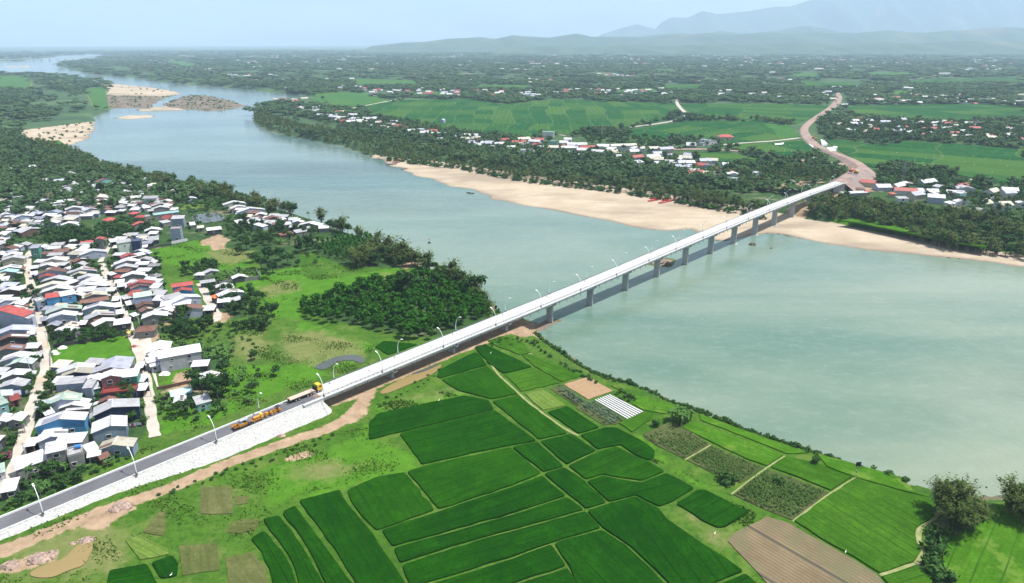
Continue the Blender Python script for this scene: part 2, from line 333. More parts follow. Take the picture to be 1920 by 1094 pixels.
def mat_ground():
    g = G('ground'); a = g.n('ShaderNodeAttribute', attribute_name='za'); b = g.n('ShaderNodeAttribute', attribute_name='zb')
    sa = g.n('ShaderNodeSeparateColor'); sb = g.n('ShaderNodeSeparateColor'); g.l(a.outputs['Color'], sa.inputs[0]); g.l(b.outputs['Color'], sb.inputs[0])
    n1 = g.noise(.035, 6, .6); n2 = g.noise(.25, 5, .65); n3 = g.noise(1.6, 3, .7); n4 = g.noise(.011, 4, .5)
    nn = g.math('ADD', g.math('MULTIPLY', g.math('SUBTRACT', n2, .5), 1.1), g.math('MULTIPLY', g.math('SUBTRACT', n3, .5), .45))
    def th(ch, lo=.42, hi=.58, k=1.0): return g.ramp(g.math('ADD', ch, g.math('MULTIPLY', nn, k)), [(lo, 0.), (hi, 1.)])
    grass = g.mix(g.ramp(n1, [(.35, 0.), (.65, 1.)]), (.032, .092, .008), (.075, .155, .018))
    grass = g.mix(g.ramp(n2, [(.35, 0.), (.75, .75)]), grass, (.055, .145, .012))
    grass = g.mix(g.ramp(n4, [(.5, 0.), (.7, .7)]), grass, (.11, .15, .04))
    n5 = g.noise(.6, 5, .75); grass = g.mix(g.ramp(n5, [(.46, .0), (.60, .75)]), grass, (.028, .082, .008)); grass = g.mix(g.ramp(g.noise(.11, 6, .7), [(.52, 0.), (.62, .55)]), grass, (.12, .175, .035))
    grass = g.mix(g.ramp(n3, [(.52, 0.), (.8, .55)]), grass, (.02, .055, .008))
    lush = g.mix(g.ramp(n2, [(.3, 0.), (.7, 1.)]), (.045, .135, .009), (.08, .20, .015)); lush = g.mix(g.ramp(n3, [(.5, 0.), (.8, .5)]), lush, (.03, .085, .008))
    wood = g.mix(g.ramp(n2, [(.3, 0.), (.7, 1.)]), (.018, .045, .014), (.05, .105, .028)); wood = g.mix(g.ramp(n1, [(.58, 0.), (.66, .6)]), wood, (.24, .20, .14))
    wood = g.mix(b.outputs['Alpha'], wood, g.mix(g.ramp(g.noise(.006, 5, .6), [(.35, 0.), (.65, 1.)]), (.035, .075, .04), (.075, .135, .055)))
    dry = g.mix(g.ramp(n2, [(.3, 0.), (.7, 1.)]), (.10, .145, .035), (.19, .19, .075)); dry = g.mix(g.ramp(n3, [(.45, 0.), (.7, .6)]), dry, (.09, .13, .03))
    sandc = g.mix(g.ramp(n1, [(.3, 0.), (.7, 1.)]), (.37, .30, .215), (.47, .40, .305)); sandc = g.mix(g.ramp(n2, [(.55, 0.), (.75, .45)]), sandc, (.34, .27, .18))
    sandc = g.mix(g.ramp(g.noise(.02, 5, .6, vec=g.mapv((.35, 1, 1), (0, 0, R(-28)))), [(.48, 0.), (.62, .75)]), sandc, (.25, .20, .15))
    dirtc = g.mix(g.ramp(n2, [(.3, 0.), (.7, 1.)]), (.23, .16, .10), (.40, .295, .20)); dirtc = g.mix(g.ramp(n3, [(.5, 0.), (.75, .5)]), dirtc, (.30, .20, .13))
    conc = g.mix(g.ramp(n2, [(.3, 0.), (.7, 1.)]), (.42, .39, .33), (.52, .49, .44))
    mud = g.mix(g.ramp(n2, [(.35, 0.), (.65, 1.)]), (.13, .10, .08), (.24, .19, .15)); mud = g.mix(g.ramp(n1, [(.5, 0.), (.58, .8)]), mud, (.05, .08, .03))
    c = g.mix(th(sb.outputs[0]), grass, lush); c = g.mix(th(sa.outputs[2], .45, .85), c, dry); c = g.mix(th(a.outputs['Alpha'], .42, .6, .7), c, wood)
    c = g.mix(th(sa.outputs[1]), c, dirtc); c = g.mix(th(sa.outputs[0], .45, .55, .6), c, sandc); c = g.mix(th(sb.outputs[2], .42, .6), c, mud); c = g.mix(th(sb.outputs[1], .47, .53, .3), c, conc)
    # the wet margin: only the height above the water decides
    geo = g.n('ShaderNodeNewGeometry'); sx = g.n('ShaderNodeSeparateXYZ'); g.l(geo.outputs['Position'], sx.inputs[0])
    wet = g.ramp(g.math('ADD', sx.outputs[2], g.math('MULTIPLY', nn, .25)), [(.06, 1.), (.42, 0.)])
    c = g.mix(g.math('MULTIPLY', wet, .75), c, (.16, .125, .095))
    g.bump(g.math('ADD', n3, g.math('MULTIPLY', n2, 1.5)), .6, .35)
    g.end(c, .95, .92, .06)
mat_ground()
# ------------------------------------------------------------------ river
def mat_water(name, deep, shallow, rough=.1, wave=.12):
    g = G(name); g.b.inputs['IOR'].default_value = 1.33; g.b.inputs['Specular IOR Level'].default_value = .5
    v = g.mapv((.35, 1, 1), (0, 0, R(-35)))
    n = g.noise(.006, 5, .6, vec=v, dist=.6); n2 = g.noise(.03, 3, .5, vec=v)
    c = g.mix(g.ramp(n, [(.36, 0.), (.58, 1.)]), deep, shallow); cloud_shade = g.noise(.0045, 3, .5, vec=v, dist=.4); c = g.mix(g.ramp(cloud_shade, [(.54, 0.), (.70, .8)]), c, tuple(q * .5 for q in deep)); c = g.mix(g.ramp(n2, [(.5, 0.), (.75, .25)]), c, tuple(x * 1.15 for x in shallow))  # broad dark patches painted into the water colour in place of cloud shadows
    if name == 'river_water':
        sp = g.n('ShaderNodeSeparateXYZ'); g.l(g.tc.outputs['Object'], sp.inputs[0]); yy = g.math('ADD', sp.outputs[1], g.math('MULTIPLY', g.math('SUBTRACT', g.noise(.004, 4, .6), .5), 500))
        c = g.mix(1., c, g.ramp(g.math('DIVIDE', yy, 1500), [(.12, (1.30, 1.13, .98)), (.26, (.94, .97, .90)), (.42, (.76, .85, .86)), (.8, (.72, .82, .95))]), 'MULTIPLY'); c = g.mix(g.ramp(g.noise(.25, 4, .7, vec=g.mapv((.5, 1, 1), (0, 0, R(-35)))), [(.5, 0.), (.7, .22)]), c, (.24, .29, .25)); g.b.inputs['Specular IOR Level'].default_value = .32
    h = g.math('ADD', g.noise(.45, 4, .6, vec=g.mapv((1, .6, 1), (0, 0, R(20)))), g.math('MULTIPLY', g.noise(.08, 3, .5), 2.0))
    g.bump(h, wave, .6); return g.end(c, rough)
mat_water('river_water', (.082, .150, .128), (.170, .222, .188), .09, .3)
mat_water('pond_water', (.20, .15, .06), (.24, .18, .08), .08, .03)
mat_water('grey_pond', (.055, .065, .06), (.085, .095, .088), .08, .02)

build_ground()
def river():
    b = MB(); xs = [-26000, -6000, -1500, -400, 100, 600, 1500, 6000, 26000]; ys = [-200, 150, 500, 900, 1800, 4000, 9000, 18000, 29900]
    b.v = [(x, y, 0) for y in ys for x in xs]
    b.f = [(j * 9 + i, j * 9 + i + 1, j * 9 + i + 10, j * 9 + i + 9) for j in range(8) for i in range(8)]; b.mi = [0] * 64
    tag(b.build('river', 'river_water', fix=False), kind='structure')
river()
# ------------------------------------------------------------------ far hills
def hill(name, D, prof, depth, seed, mat):
    rs = np.random.default_rng(seed); px = np.array([p[0] for p in prof], float); py = np.array([p[1] for p in prof], float)
    xs = np.linspace(px[0], px[-1], 420); top = np.interp(xs, px, py)
    H = (HY - top) / F * D + HCAM - LZ
    nzz = sum(np.interp(xs, np.linspace(px[0], px[-1], int(k)), rs.normal(0, 1, int(k))) / k ** .9 for k in (24, 60, 140)) 
    H = np.maximum(0, H + nzz * 30 * D / 10000 * np.clip(H / 60, 0, 1)); M = 22; V = []; ph = rs.uniform(0, 6, 8)
    for j in range(M):
        t = j / (M - 1) * 2 - 1                     # -1 front .. 1 back
        for i, xx in enumerate(xs):
            y = D + t * depth; X = (xx - 960) / F * (D * CP + HCAM * SP); a = math.cos(t * math.pi / 2) ** 1.3
            rg = .62 + .38 * math.sin(xx * .021 * 10000 / D * 1.7 + ph[0] + 3 * t + math.sin(xx * .05 + ph[1])) * math.sin(xx * .043 + ph[2] + 2 * t)
            k = a if abs(t) < .05 else a * (1 - (1 - rg) * min(1, abs(t) * 2.2))
            V.append((X, y, LZ - 8 + (H[i] + 8) * k))
    n = len(xs); F_ = [(j * n + i, j * n + i + 1, (j + 1) * n + i + 1, (j + 1) * n + i) for j in range(M - 1) for i in range(n - 1)]
    me = bpy.data.meshes.new(name); me.from_pydata(V, [], F_); me.materials.append(MATS[mat]); me.polygons.foreach_set('use_smooth', np.ones(len(F_), bool)); me.update()
    tag(link(name, me), kind='structure')
g = G('hill_woods'); a = g.noise(.004, 6, .65); c = g.mix(g.ramp(a, [(.35, 0.), (.65, 1.)]), (.02, .05, .025), (.05, .09, .035)); c = g.mix(g.ramp(g.noise(.0012, 4, .5), [(.6, 0.), (.68, .6)]), c, (.16, .12, .08)); g.end(c, .95)
hill('hills', 10500, [(700,86),(760,80),(800,78),(840,74),(870,73),(900,71),(930,74),(960,68),(990,70),(1030,72),(1080,65),(1110,71),(1160,70),(1200,72),(1240,69),(1290,66),(1320,64),(1335,66),(1380,67),(1420,64),(1460,66),(1530,64),(1600,65),(1640,61),(1655,60),(1690,63),(1730,64),(1770,60),(1800,60),(1840,56),(1880,55),(1920,57),(2100,52),(2400,60),(2600,84)], 1700, 3, 'hill_woods')
hill('hills', 8200, [(930,90),(1010,86),(1080,88),(1180,84),(1260,86),(1330,82),(1400,85),(1480,80),(1560,84),(1640,79),(1720,82),(1800,77),(1880,79),(1960,75),(2200,78),(2400,90)], 900, 7, 'hill_woods')
hill('hills', 13000, [(900,84),(1000,73),(1060,70),(1130,71),(1200,70),(1260,64),(1310,67),(1350,61),(1385,66),(1440,62),(1500,52),(1540,57),(1570,64),(1700,70),(1900,72),(2100,80)], 1500, 5, 'hill_woods')
hill('mountains', 19500, [(1090,82),(1130,66),(1165,56),(1190,50),(1212,55),(1226,59),(1240,46),(1255,39),(1285,40),(1311,29),(1335,34),(1350,33),(1395,29),(1440,22),(1470,22),(1500,14),(1540,3),(1575,6),(1610,2),(1660,-8),(1720,-12),(1800,-8),(1900,-14),(2050,-10),(2300,30),(2600,80)], 3200, 9, 'hill_woods')
# ------------------------------------------------------------------ haze
m = bpy.data.materials.new('haze'); m.use_nodes = True; t = m.node_tree; t.nodes.clear()
pv = t.nodes.new('ShaderNodeVolumePrincipled'); mo = t.nodes.new('ShaderNodeOutputMaterial'); t.links.new(pv.outputs[0], mo.inputs['Volume'])
pv.inputs['Density'].default_value = .000078; pv.inputs['Color'].default_value = (.60, .78, 1, 1); pv.inputs['Anisotropy'].default_value = 0
MATS['haze'] = m
b = MB(); b.box((0, 15100, 818.5), (66000, 31000, 1645)); hz = b.build('haze', 'haze'); tag(hz, kind='stuff')

g = G('dry_path'); a = g.noise(.5, 4); g.end(g.mix(g.ramp(a, [(.3, 0.), (.7, 1.)]), (.13, .18, .05), (.26, .25, .12)), .95)

# ------------------------------------------------------------------ bridge, road, lamps
plain('concrete', (.50, .50, .48), .75, .12, .25, .1); plain('pale_concrete', (.52, .53, .54), .7, .08, .3); plain('pier_concrete', (.34, .35, .35), .8, .15, .3, .15)
plain('rail_metal', (.13, .14, .15), .45, .08); plain('lamp_white', (.80, .81, .82), .35, .04); plain('dark_metal', (.05, .05, .055), .5, .2); plain('glass_lens', (.7, .72, .7), .2, .05)
plain('pipe', (.10, .105, .11), .6, .1)
g = G('deck_slab'); a = g.noise(.3, 5); c = g.mix(g.ramp(a, [(.3, 0.), (.7, 1.)]), (.38, .375, .365), (.47, .465, .455)); c = g.mix(g.ramp(g.noise(.05, 3), [(.55, 0.), (.8, .25)]), c, (.5, .49, .47)); g.end(c, .85)
g = G('asphalt'); a = g.noise(.12, 5, .6); c = g.mix(g.ramp(a, [(.3, 0.), (.7, 1.)]), (.085, .085, .095), (.125, .125, .135)); c = g.mix(g.ramp(g.noise(.02, 3), [(.5, 0.), (.8, .5)]), c, (.16, .155, .155))
g.bump(g.noise(6, 2), .2, .02); g.end(c, .8)
g = G('riprap'); v = g.n('ShaderNodeTexVoronoi'); v.inputs['Scale'].default_value = 1.6; g.l(g.tc.outputs['Object'], v.inputs['Vector'])
v2 = g.n('ShaderNodeTexVoronoi', feature='DISTANCE_TO_EDGE'); v2.inputs['Scale'].default_value = 1.6; g.l(g.tc.outputs['Object'], v2.inputs['Vector'])
c = g.mix(g.noise(1.6, 2), (.36, .36, .35), (.56, .56, .54)); c = g.mix(g.ramp(g.noise(1.9, 4, .75), [(.51, 0.), (.62, .8)]), c, (.22, .22, .23)); c = g.mix(g.ramp(v2.outputs['Distance'], [(.0, .5), (.05, 0.)]), c, (.3, .3, .29))
g.bump(v.outputs['Distance'], .5, .2); g.end(c, .9)
g = G('pink_earth'); a = g.noise(.06, 5, .6); c = g.mix(g.ramp(a, [(.3, 0.), (.7, 1.)]), (.20, .135, .112), (.31, .225, .185)); c = g.mix(g.ramp(g.noise(.02, 4), [(.55, 0.), (.62, .6)]), c, (.17, .15, .15)); g.bump(g.noise(.5, 4), .5, .3); g.end(c, .95)
plain('paint_white', (.75, .75, .73), .6, .08); plain('grass_verge', (.06, .15, .02), .95, .5, .4, .5)
DZ_S = [-400, -345, -245, -213, -150, -120, -80, -27, 36, 105, 160, 220, 285]; DZ_Z = [9.0, 10.0, 11.4, 11.6, 12.1, 12.3, 12.8, 14.1, 15.2, 16.1, 16.5, 16.2, 15.2]
def deck_z(s):
    return sum(np.interp(s + d, DZ_S, DZ_Z) for d in (-24, -12, 0, 12, 24)) / 5
ABUT, ABUT2 = -246.0, 284.0
PIERS = [-213 + 33 * i for i in range(15)]
def path(a, b, st=6): 
    n = max(2, int((b - a) / st) + 1); return [(s, deck_z(s)) for s in np.linspace(a, b, n)]
def terrain_z(p): return float(land_h(np.array([p[0]]), np.array([p[1]]))[0][0])
br = empty('bridge', bridge_pt(ABUT, 0, LZ), label='long straight white concrete girder bridge across the river', cat='bridge')
def bpart(b, name, m):
    o = b.build(name, m); o.parent = br; o.matrix_parent_inverse = Matrix.Translation(br.location).inverted(); return o
full = path(ABUT, ABUT2)
b = MB(); b.extr([(-3.55, 0), (3.55, 0), (3.55, -.3), (-3.55, -.3)], full); bpart(b, 'deck_slab', 'deck_slab')
for sg in (1, -1):
    b = MB(); pr = [(3.55, -.32), (4.35, -.32), (4.35, .12), (4.02, .16), (3.96, .55), (3.72, .55), (3.55, .05)]
    pr = [(x * sg, z) for x, z in pr]; b.extr(pr, path(ABUT - 8, ABUT2)); bpart(b, 'parapet', 'pale_concrete')
    b = MB(); b.extr([(sg * 3.80, .98), (sg * 3.90, .98), (sg * 3.90, 1.08), (sg * 3.80, 1.08)], path(ABUT - 8, ABUT2)); b.extr([(sg * 3.82, .74), (sg * 3.88, .74), (sg * 3.88, .80), (sg * 3.82, .80)], path(ABUT - 8, ABUT2))
    s = ABUT - 7.5
    while s < ABUT2:
        z = deck_z(s); p = bridge_pt(s, sg * 3.85, z + .78); b.box(p, (.14, .14, .5), math.atan2(BU[1], BU[0])); s += 2.0
    bpart(b, 'railing', 'rail_metal')
    b = MB(); b.extr([(sg * 3.3, .004), (sg * 3.42, .004), (sg * 3.42, .008), (sg * 3.3, .008)], full); bpart(b, 'gutter', 'pier_concrete')
sup = [ABUT] + PIERS + [ABUT2]
for i in range(len(sup) - 1):
    b = MB()
    for n in (-3.0, -1.0, 1.0, 3.0):
        b.extr([(n - .75, -.3), (n + .75, -.3), (n + .75, -.5), (n + .3, -.62), (n + .32, -1.45), (n + .42, -1.75), (n - .42, -1.75), (n - .32, -1.45), (n - .3, -.62), (n - .75, -.5)], [(s, deck_z(s)) for s in (sup[i] + .35, (sup[i] + sup[i + 1]) / 2, sup[i + 1] - .35)])
    bpart(b, 'girder', 'concrete')
    for k in range(6):
        s = sup[i] + 2.5 + k * 5.6; z = deck_z(s); p = bridge_pt(s, 4.2, z); b = MB(); b.tube([(p[0], p[1], p[2] - .3), (p[0], p[1], p[2] - 2.35)], .13, 6); bpart(b, 'drain_pipe', 'pipe')
AX = math.atan2(BU[1], BU[0])
for s in PIERS:
    z = deck_z(s) - 1.78; p = bridge_pt(s, 0, 0); gz = min(terrain_z(p), terrain_z(bridge_pt(s, 3, 0)), terrain_z(bridge_pt(s, -3, 0)))
    b = MB(); zb = gz - 1 if gz > 0 else -2
    t = z - .85
    ring = [(sg * a, n) for sg in (1,) for a, n in ()]
    k = [(-.62, -1.55), (-.62, 1.55), (-.36, 1.95), (.36, 1.95), (.62, 1.55), (.62, -1.55), (.36, -1.95), (-.36, -1.95)]
    pl = [(p[0] + BU[0] * a + BN[0] * n, p[1] + BU[1] * a + BN[1] * n) for a, n in k]; b.prism(pl, zb, t)
    o = bpart(b, 'pier', 'pier_concrete')
    b = MB()
    kk = [(-3.9, -.45), (-2.75, -.85), (2.75, -.85), (3.9, -.45), (3.9, 0), (-3.9, 0)]
    V = [bridge_pt(s + d, n, z + h) for d in (-.85, .85) for n, h in kk]; m_ = len(kk)
    b.add(V, [tuple(range(m_))[::-1], tuple(range(m_, 2 * m_))] + [(i, (i + 1) % m_, m_ + (i + 1) % m_, m_ + i) for i in range(m_)]); bpart(b, 'pier_cap', 'pier_concrete')
    if 60 < s < 170 or s < -100 and gz < 0:
        b = MB(); b.box((p[0], p[1], max(gz, 0) - .1), (3.6, 6.0, .6), AX); bpart(b, 'pile_cap', 'pier_concrete')
for s, sg in ((ABUT, -1), (ABUT2, 1)):
    p = bridge_pt(s + sg * .6, 0, 0); zt = deck_z(s)
    b = MB(); b.box((p[0], p[1], (LZ - 2 + zt - .32) / 2), (1.2, 8.5, zt - .32 - LZ + 2), AX)
    for q in (4.05, -4.05): c_ = bridge_pt(s + sg * 4.4, q, 0); b.box((c_[0], c_[1], (LZ - 2 + zt - .33) / 2), (6.4, .4, zt - .33 - LZ + 2), AX)
    bpart(b, 'abutment', 'pale_concrete')
# road on its embankment
def strip(name, m, n0, n1, s0, s1, dz, kind='structure', st=4):
    b = MB(); P = path(s0, s1, st)
    for s, z in P: b.v += [bridge_pt(s, n0, z + dz), bridge_pt(s, n1, z + dz)]
    b.f = [(2 * i, 2 * i + 1, 2 * i + 3, 2 * i + 2) for i in range(len(P) - 1)]; b.mi = [0] * len(b.f)
    return tag(b.build(name, m, fix=False), kind=kind)
RS0 = -420
strip('road', 'asphalt', -3.3, 3.25, RS0, ABUT, 0)
strip('road', 'pink_earth', -3.2, 3.2, ABUT - 2.2, ABUT - .02, .012)
strip('road_marking', 'paint_white', 2.9, 3.02, RS0, ABUT - 7, .008); strip('road_marking', 'paint_white', -3.1, -2.98, RS0, ABUT - 7, .008)
b = MB(); P = path(RS0, ABUT - .5, 3); ks = [(-3.3, .16), (-3.75, .16), (-3.8, -.1)]
b.extr([(-3.78, -.4), (-3.31, -.4), (-3.31, .17), (-3.78, .17)], P); tag(b.build('kerb', 'pale_concrete'), kind='structure')
b = MB(); b.extr([(3.26, -.4), (3.5, -.4), (3.5, .1), (3.26, .1)], P); tag(b.build('kerb', 'pale_concrete'), kind='structure')
# guard posts and rail, near side
def toe_n(s): return 3.9 + (deck_z(s) - base_z(*(BC + BU * s + BN * 8))) * .8
b = MB(); V = []; SS = [s for s, z in P]
for s in SS:
    z = deck_z(s); tn = toe_n(s) + .25 * math.sin(s * .9) ; pz = float(base_z(*(BC + BU * s + BN * tn)))
    for k in range(7):
        t = k / 6; V.append(bridge_pt(s, 3.5 + (tn - 3.5) * max(0, (t - .06) / .94) if k else 3.5, (z + .02) + (pz - .3 - z) * (0 if k < 1 else t)))
b.v = V; b.f = [(7 * i + j, 7 * i + j + 1, 7 * i + j + 8, 7 * i + j + 7) for i in range(len(SS) - 1) for j in range(6)]; b.mi = [0] * len(b.f)
# quarter cone round the abutment
k0 = len(b.v); s0 = ABUT - 1.0; z0 = deck_z(ABUT) - .1; rn = toe_n(ABUT) - 3.6
for i in range(9):
    a = i / 8 * math.pi / 2
    for j in range(7):
        t = j / 6; r = rn * t; b.v.append(bridge_pt(s0 + r * .8 * math.sin(a), 3.6 + r * math.cos(a), z0 + (LZ - .3 - z0) * t))
b.f += [(k0 + 7 * i + j, k0 + 7 * i + j + 1, k0 + 7 * i + j + 8, k0 + 7 * i + j + 7) for i in range(8) for j in range(6)]; b.mi += [0] * 48
emb = b.build('embankment', 'riprap', fix=False); tag(emb, kind='structure')
b = MB()
for s in SS:
    z = deck_z(s); n1 = -3.78 - (z - base_z(*(BC + BU * s + BN * -10))) * 1.5
    b.v += [bridge_pt(s, -3.7, z - .02), bridge_pt(s, -4.6, z - .1), bridge_pt(s, n1, float(base_z(*(BC + BU * s + BN * n1))) - .25)]
b.f = [(3 * i + j, 3 * i + j + 1, 3 * i + j + 4, 3 * i + j + 3) for i in range(len(SS) - 1) for j in range(2)]; b.mi = [0] * len(b.f)
s = ABUT; tag(b.build('embankment', 'grass_verge', fix=False), kind='structure')
# far approach on the right bank
def far_road():
    pts = [(1568,343),(1600,335),(1618,328),(1612,315),(1590,301),(1560,288),(1530,275),(1516,262),(1508,250),(1507,240),(1525,224),(1552,207),(1568,195),(1574,183),(1571,175)]
    wd = [8, 9, 9, 8, 8, 9, 10, 13, 11, 9, 9, 10, 15, 12, 8]
    hs = [9.0, 8.0, 6.5, 4.5, 3, 2, 1.5, 1.2, 1, 1, 1, 1, 1, 1, 1]
    pts = [bridge_pt(ABUT2, 0, 0)[:2]] + [at(*p)[:2] for p in pts[1:]]
    A = smooth_line([list(p) + [w_, h] for p, w_, h in zip(pts, wd, hs)], 2); b = MB()
    for i, (x, y, w_, h) in enumerate(A):
        t = A[min(i + 1, len(A) - 1)][:2] - A[max(i - 1, 0)][:2]; t = t / np.linalg.norm(t); n = np.array([t[1], -t[0]]); z = LZ + h
        for k, dz in ((-w_ / 2 - h * 1.5, -h - .3), (-w_ / 2, 0), (w_ / 2, 0), (w_ / 2 + h * 1.5, -h - .3)): b.v.append((x + n[0] * k, y + n[1] * k, z + dz))
    b.f = [(4 * i + j, 4 * i + j + 1, 4 * i + j + 5, 4 * i + j + 4) for i in range(len(A) - 1) for j in range(3)]; b.mi = [0] * len(b.f)
    tag(b.build('dirt_road', 'pink_earth', fix=False), kind='structure')
far_road()
def ground_line(name, pts, width, m, dz=.06, kind='structure', it=2):
    A = smooth_line([at(*p)[:2] for p in pts], it); b = MB()
    A = np.array([p for i, p in enumerate(A)])
    for i, p in enumerate(A):
        t = A[min(i + 1, len(A) - 1)] - A[max(i - 1, 0)]; t = t / (np.linalg.norm(t) + 1e-9); n = np.array([t[1], -t[0]]); w_ = width * (1 + .12 * math.sin(i * 1.7))
        for k in (-w_ / 2, -w_ * .17, w_ * .17, w_ / 2): q = p + n * k; b.v.append((q[0], q[1], float(base_z(*q)) + .15 + dz))
    b.f = [(4 * i + j, 4 * i + j + 1, 4 * i + j + 5, 4 * i + j + 4) for i in range(len(A) - 1) for j in range(3)]; b.mi = [0] * len(b.f)
    return tag(b.build(name, m, fix=False), kind=kind)
g = G('lane_concrete'); a = g.noise(.2, 5, .65); c = g.mix(g.ramp(a, [(.3, 0.), (.7, 1.)]), (.32, .29, .245), (.47, .435, .38)); c = g.mix(g.ramp(g.noise(.08, 4), [(.56, 0.), (.66, .6)]), c, (.42, .31, .2)); g.end(c, .9)
ground_line('lane', [(0,935),(18,900),(34,865),(44,825),(54,785),(66,745),(78,715),(88,690),(84,660),(78,630),(72,600),(63,565),(57,535),(53,505),(50,485),(60,470)], 4.2, 'lane_concrete')
ground_line('lane', [(291,820),(286,795),(281,760),(279,735),(272,700),(262,668),(252,640),(243,615),(233,590),(222,565),(208,535),(197,510),(190,495)], 3.6, 'lane_concrete')
ground_line('lane', [(375,532),(385,550),(392,568),(403,583),(410,597),(400,604)], 4, 'lane_concrete')
ground_line('lane', [(188,492),(200,470),(212,455),(205,440)], 3, 'lane_concrete')
for pts, w_ in (([(640,208),(690,197),(740,188),(752,184)], 9), ([(731,191),(800,201),(860,213),(930,228),(1000,245),(1060,255)], 3.5), ([(1146,243),(1200,237),(1250,230),(1280,223),(1290,216),(1275,203),(1268,192),(1272,185)], 7),
                ([(1232,236),(1280,245),(1330,256),(1346,260)], 3.5), ([(1350,272),(1400,268),(1450,265),(1500,259)], 6), ([(1624,290),(1700,298),(1780,307),(1850,315),(1925,325)], 4.5), ([(1812,326),(1850,316),(1887,308)], 5), ([(1827,228),(1860,217),(1895,208)], 5),
                ([(1665,150),(1700,150),(1740,145),(1757,141)], 10), ([(1822,338),(1838,330),(1836,326)], 4), ([(1450,284),(1480,280),(1500,278)], 3), ([(700,180),(720,178),(760,176)], 6)):
    ground_line('path', pts, w_, 'lane_concrete')
ground_line('dirt_road', [(1262,281),(1310,280),(1370,282),(1430,290),(1480,299),(1530,304),(1570,306),(1595,312)], 11, 'pink_earth', .25)
for pts, w_ in (([(958,640),(980,655),(1000,668)], 1.2), ([(905,665),(918,680),(935,705),(955,722),(972,738),(990,755),(1020,778),(1063,808),(1085,818)], 1.0), ([(1719,1058),(1731,1037),(1722,1018),(1722,992),(1740,978),(1757,968),(1757,952)], 1.4), ([(1486,979),(1520,953),(1558,925),(1604,897)], .7), ([(1650,1080),(1716,1058)], 1.0), ([(1285,863),(1333,835)], .6), ([(1371,928),(1437,878),(1472,856)], .6)):
    ground_line('path', pts, w_, 'dry_path', .02)

# ------------------------------------------------------------------ street lamps
def project(p):
    d = np.array([p[0], p[1], p[2] - HCAM]); zc = d[1] * CP - d[2] * SP; yc = d[1] * SP + d[2] * CP
    return 960 + F * d[0] / zc, 547 - F * yc / zc
GRID_S = np.arange(-360, 290, .5)
def s_at(px, n):
    return min(GRID_S, key=lambda s: abs(project(bridge_pt(s, n, deck_z(s) + .2))[0] - px))
def LY(t): return 4.2 * (1 - math.cos(t)) - .75 * math.sin(2 * t)
def make_lamp():
    r = empty('street_lamp'); b = MB(); th = [math.radians(a) for a in np.linspace(0, 72, 14)]
    b.tube([(0, LY(t), 8.4 * math.sin(t)) for t in th], [.15 - .08 * i / 13 for i in range(14)], 8); b.build('pole', 'lamp_white', r)
    b = MB(); b.box((0, 0, .2), (.55, .55, .5)); b.tube([(0, 0, .4), (0, 0, 1.3)], .27, 8); b.build('base', 'rail_metal', r)
    t = th[-1]; y, z = LY(t), 8.4 * math.sin(t)
    b = MB(); b.box((0, y + .45, z + .16), (.42, 1.25, .22), 0, 0, 0, R(12)); h = b.build('lamp_head', 'lamp_white', r); b = MB(); b.box((0, y + .5, z + .04), (.3, .8, .05), 0, 0, 0, R(12)); b.build('lens', 'glass_lens', h)
    return r
def copy_tree(o, parent=None):
    c = o.copy(); COL.objects.link(c); c.parent = parent
    for ch in list(o.children): copy_tree(ch, c)
    return c
near = [78.6, 255, 405, 607, 717, 831, 929, 1014, 1089, 1156, 1217, 1267, 1318, 1362, 1403, 1442, 1476, 1520, 1565]
far_ = [486.5, 626.6, 747, 855, 948, 1030, 1100, 1164, 1223, 1273, 1317, 1362, 1401, 1439.5, 1472, 1503, 1530, 1557]
ORD = ['first', 'second', 'third', 'fourth', 'fifth', 'sixth', 'seventh', 'eighth', 'ninth', 'tenth', 'eleventh', 'twelfth', 'thirteenth', 'fourteenth', 'fifteenth', 'sixteenth', 'seventeenth', 'eighteenth', 'nineteenth', 'twentieth'] + ['%dth' % i for i in range(21, 80)]
proto = None
for side, xs in ((1, near), (-1, far_)):
    k = 0; kb = 0
    for x in xs:
        s = s_at(x, side * 3.95); onb = s > ABUT - 6; o = make_lamp() if proto is None else copy_tree(proto); proto = proto or o
        o.location = bridge_pt(s, side * 3.98, deck_z(s) + .02); o.rotation_euler = (0, 0, math.atan2(-side * BN[1], -side * BN[0]) - math.pi / 2)
        if onb: lb = f"{ORD[kb]} curved white lamp from the lorry end, {'field' if side > 0 else 'village'} side of the bridge"; kb += 1
        else: lb = f"{ORD[k]} curved white lamp from the left edge, {'stone slope' if side > 0 else 'village'} side of the road"; k += 1
        tag(o, lb, 'street lamp', 'curved lamps along road and bridge')
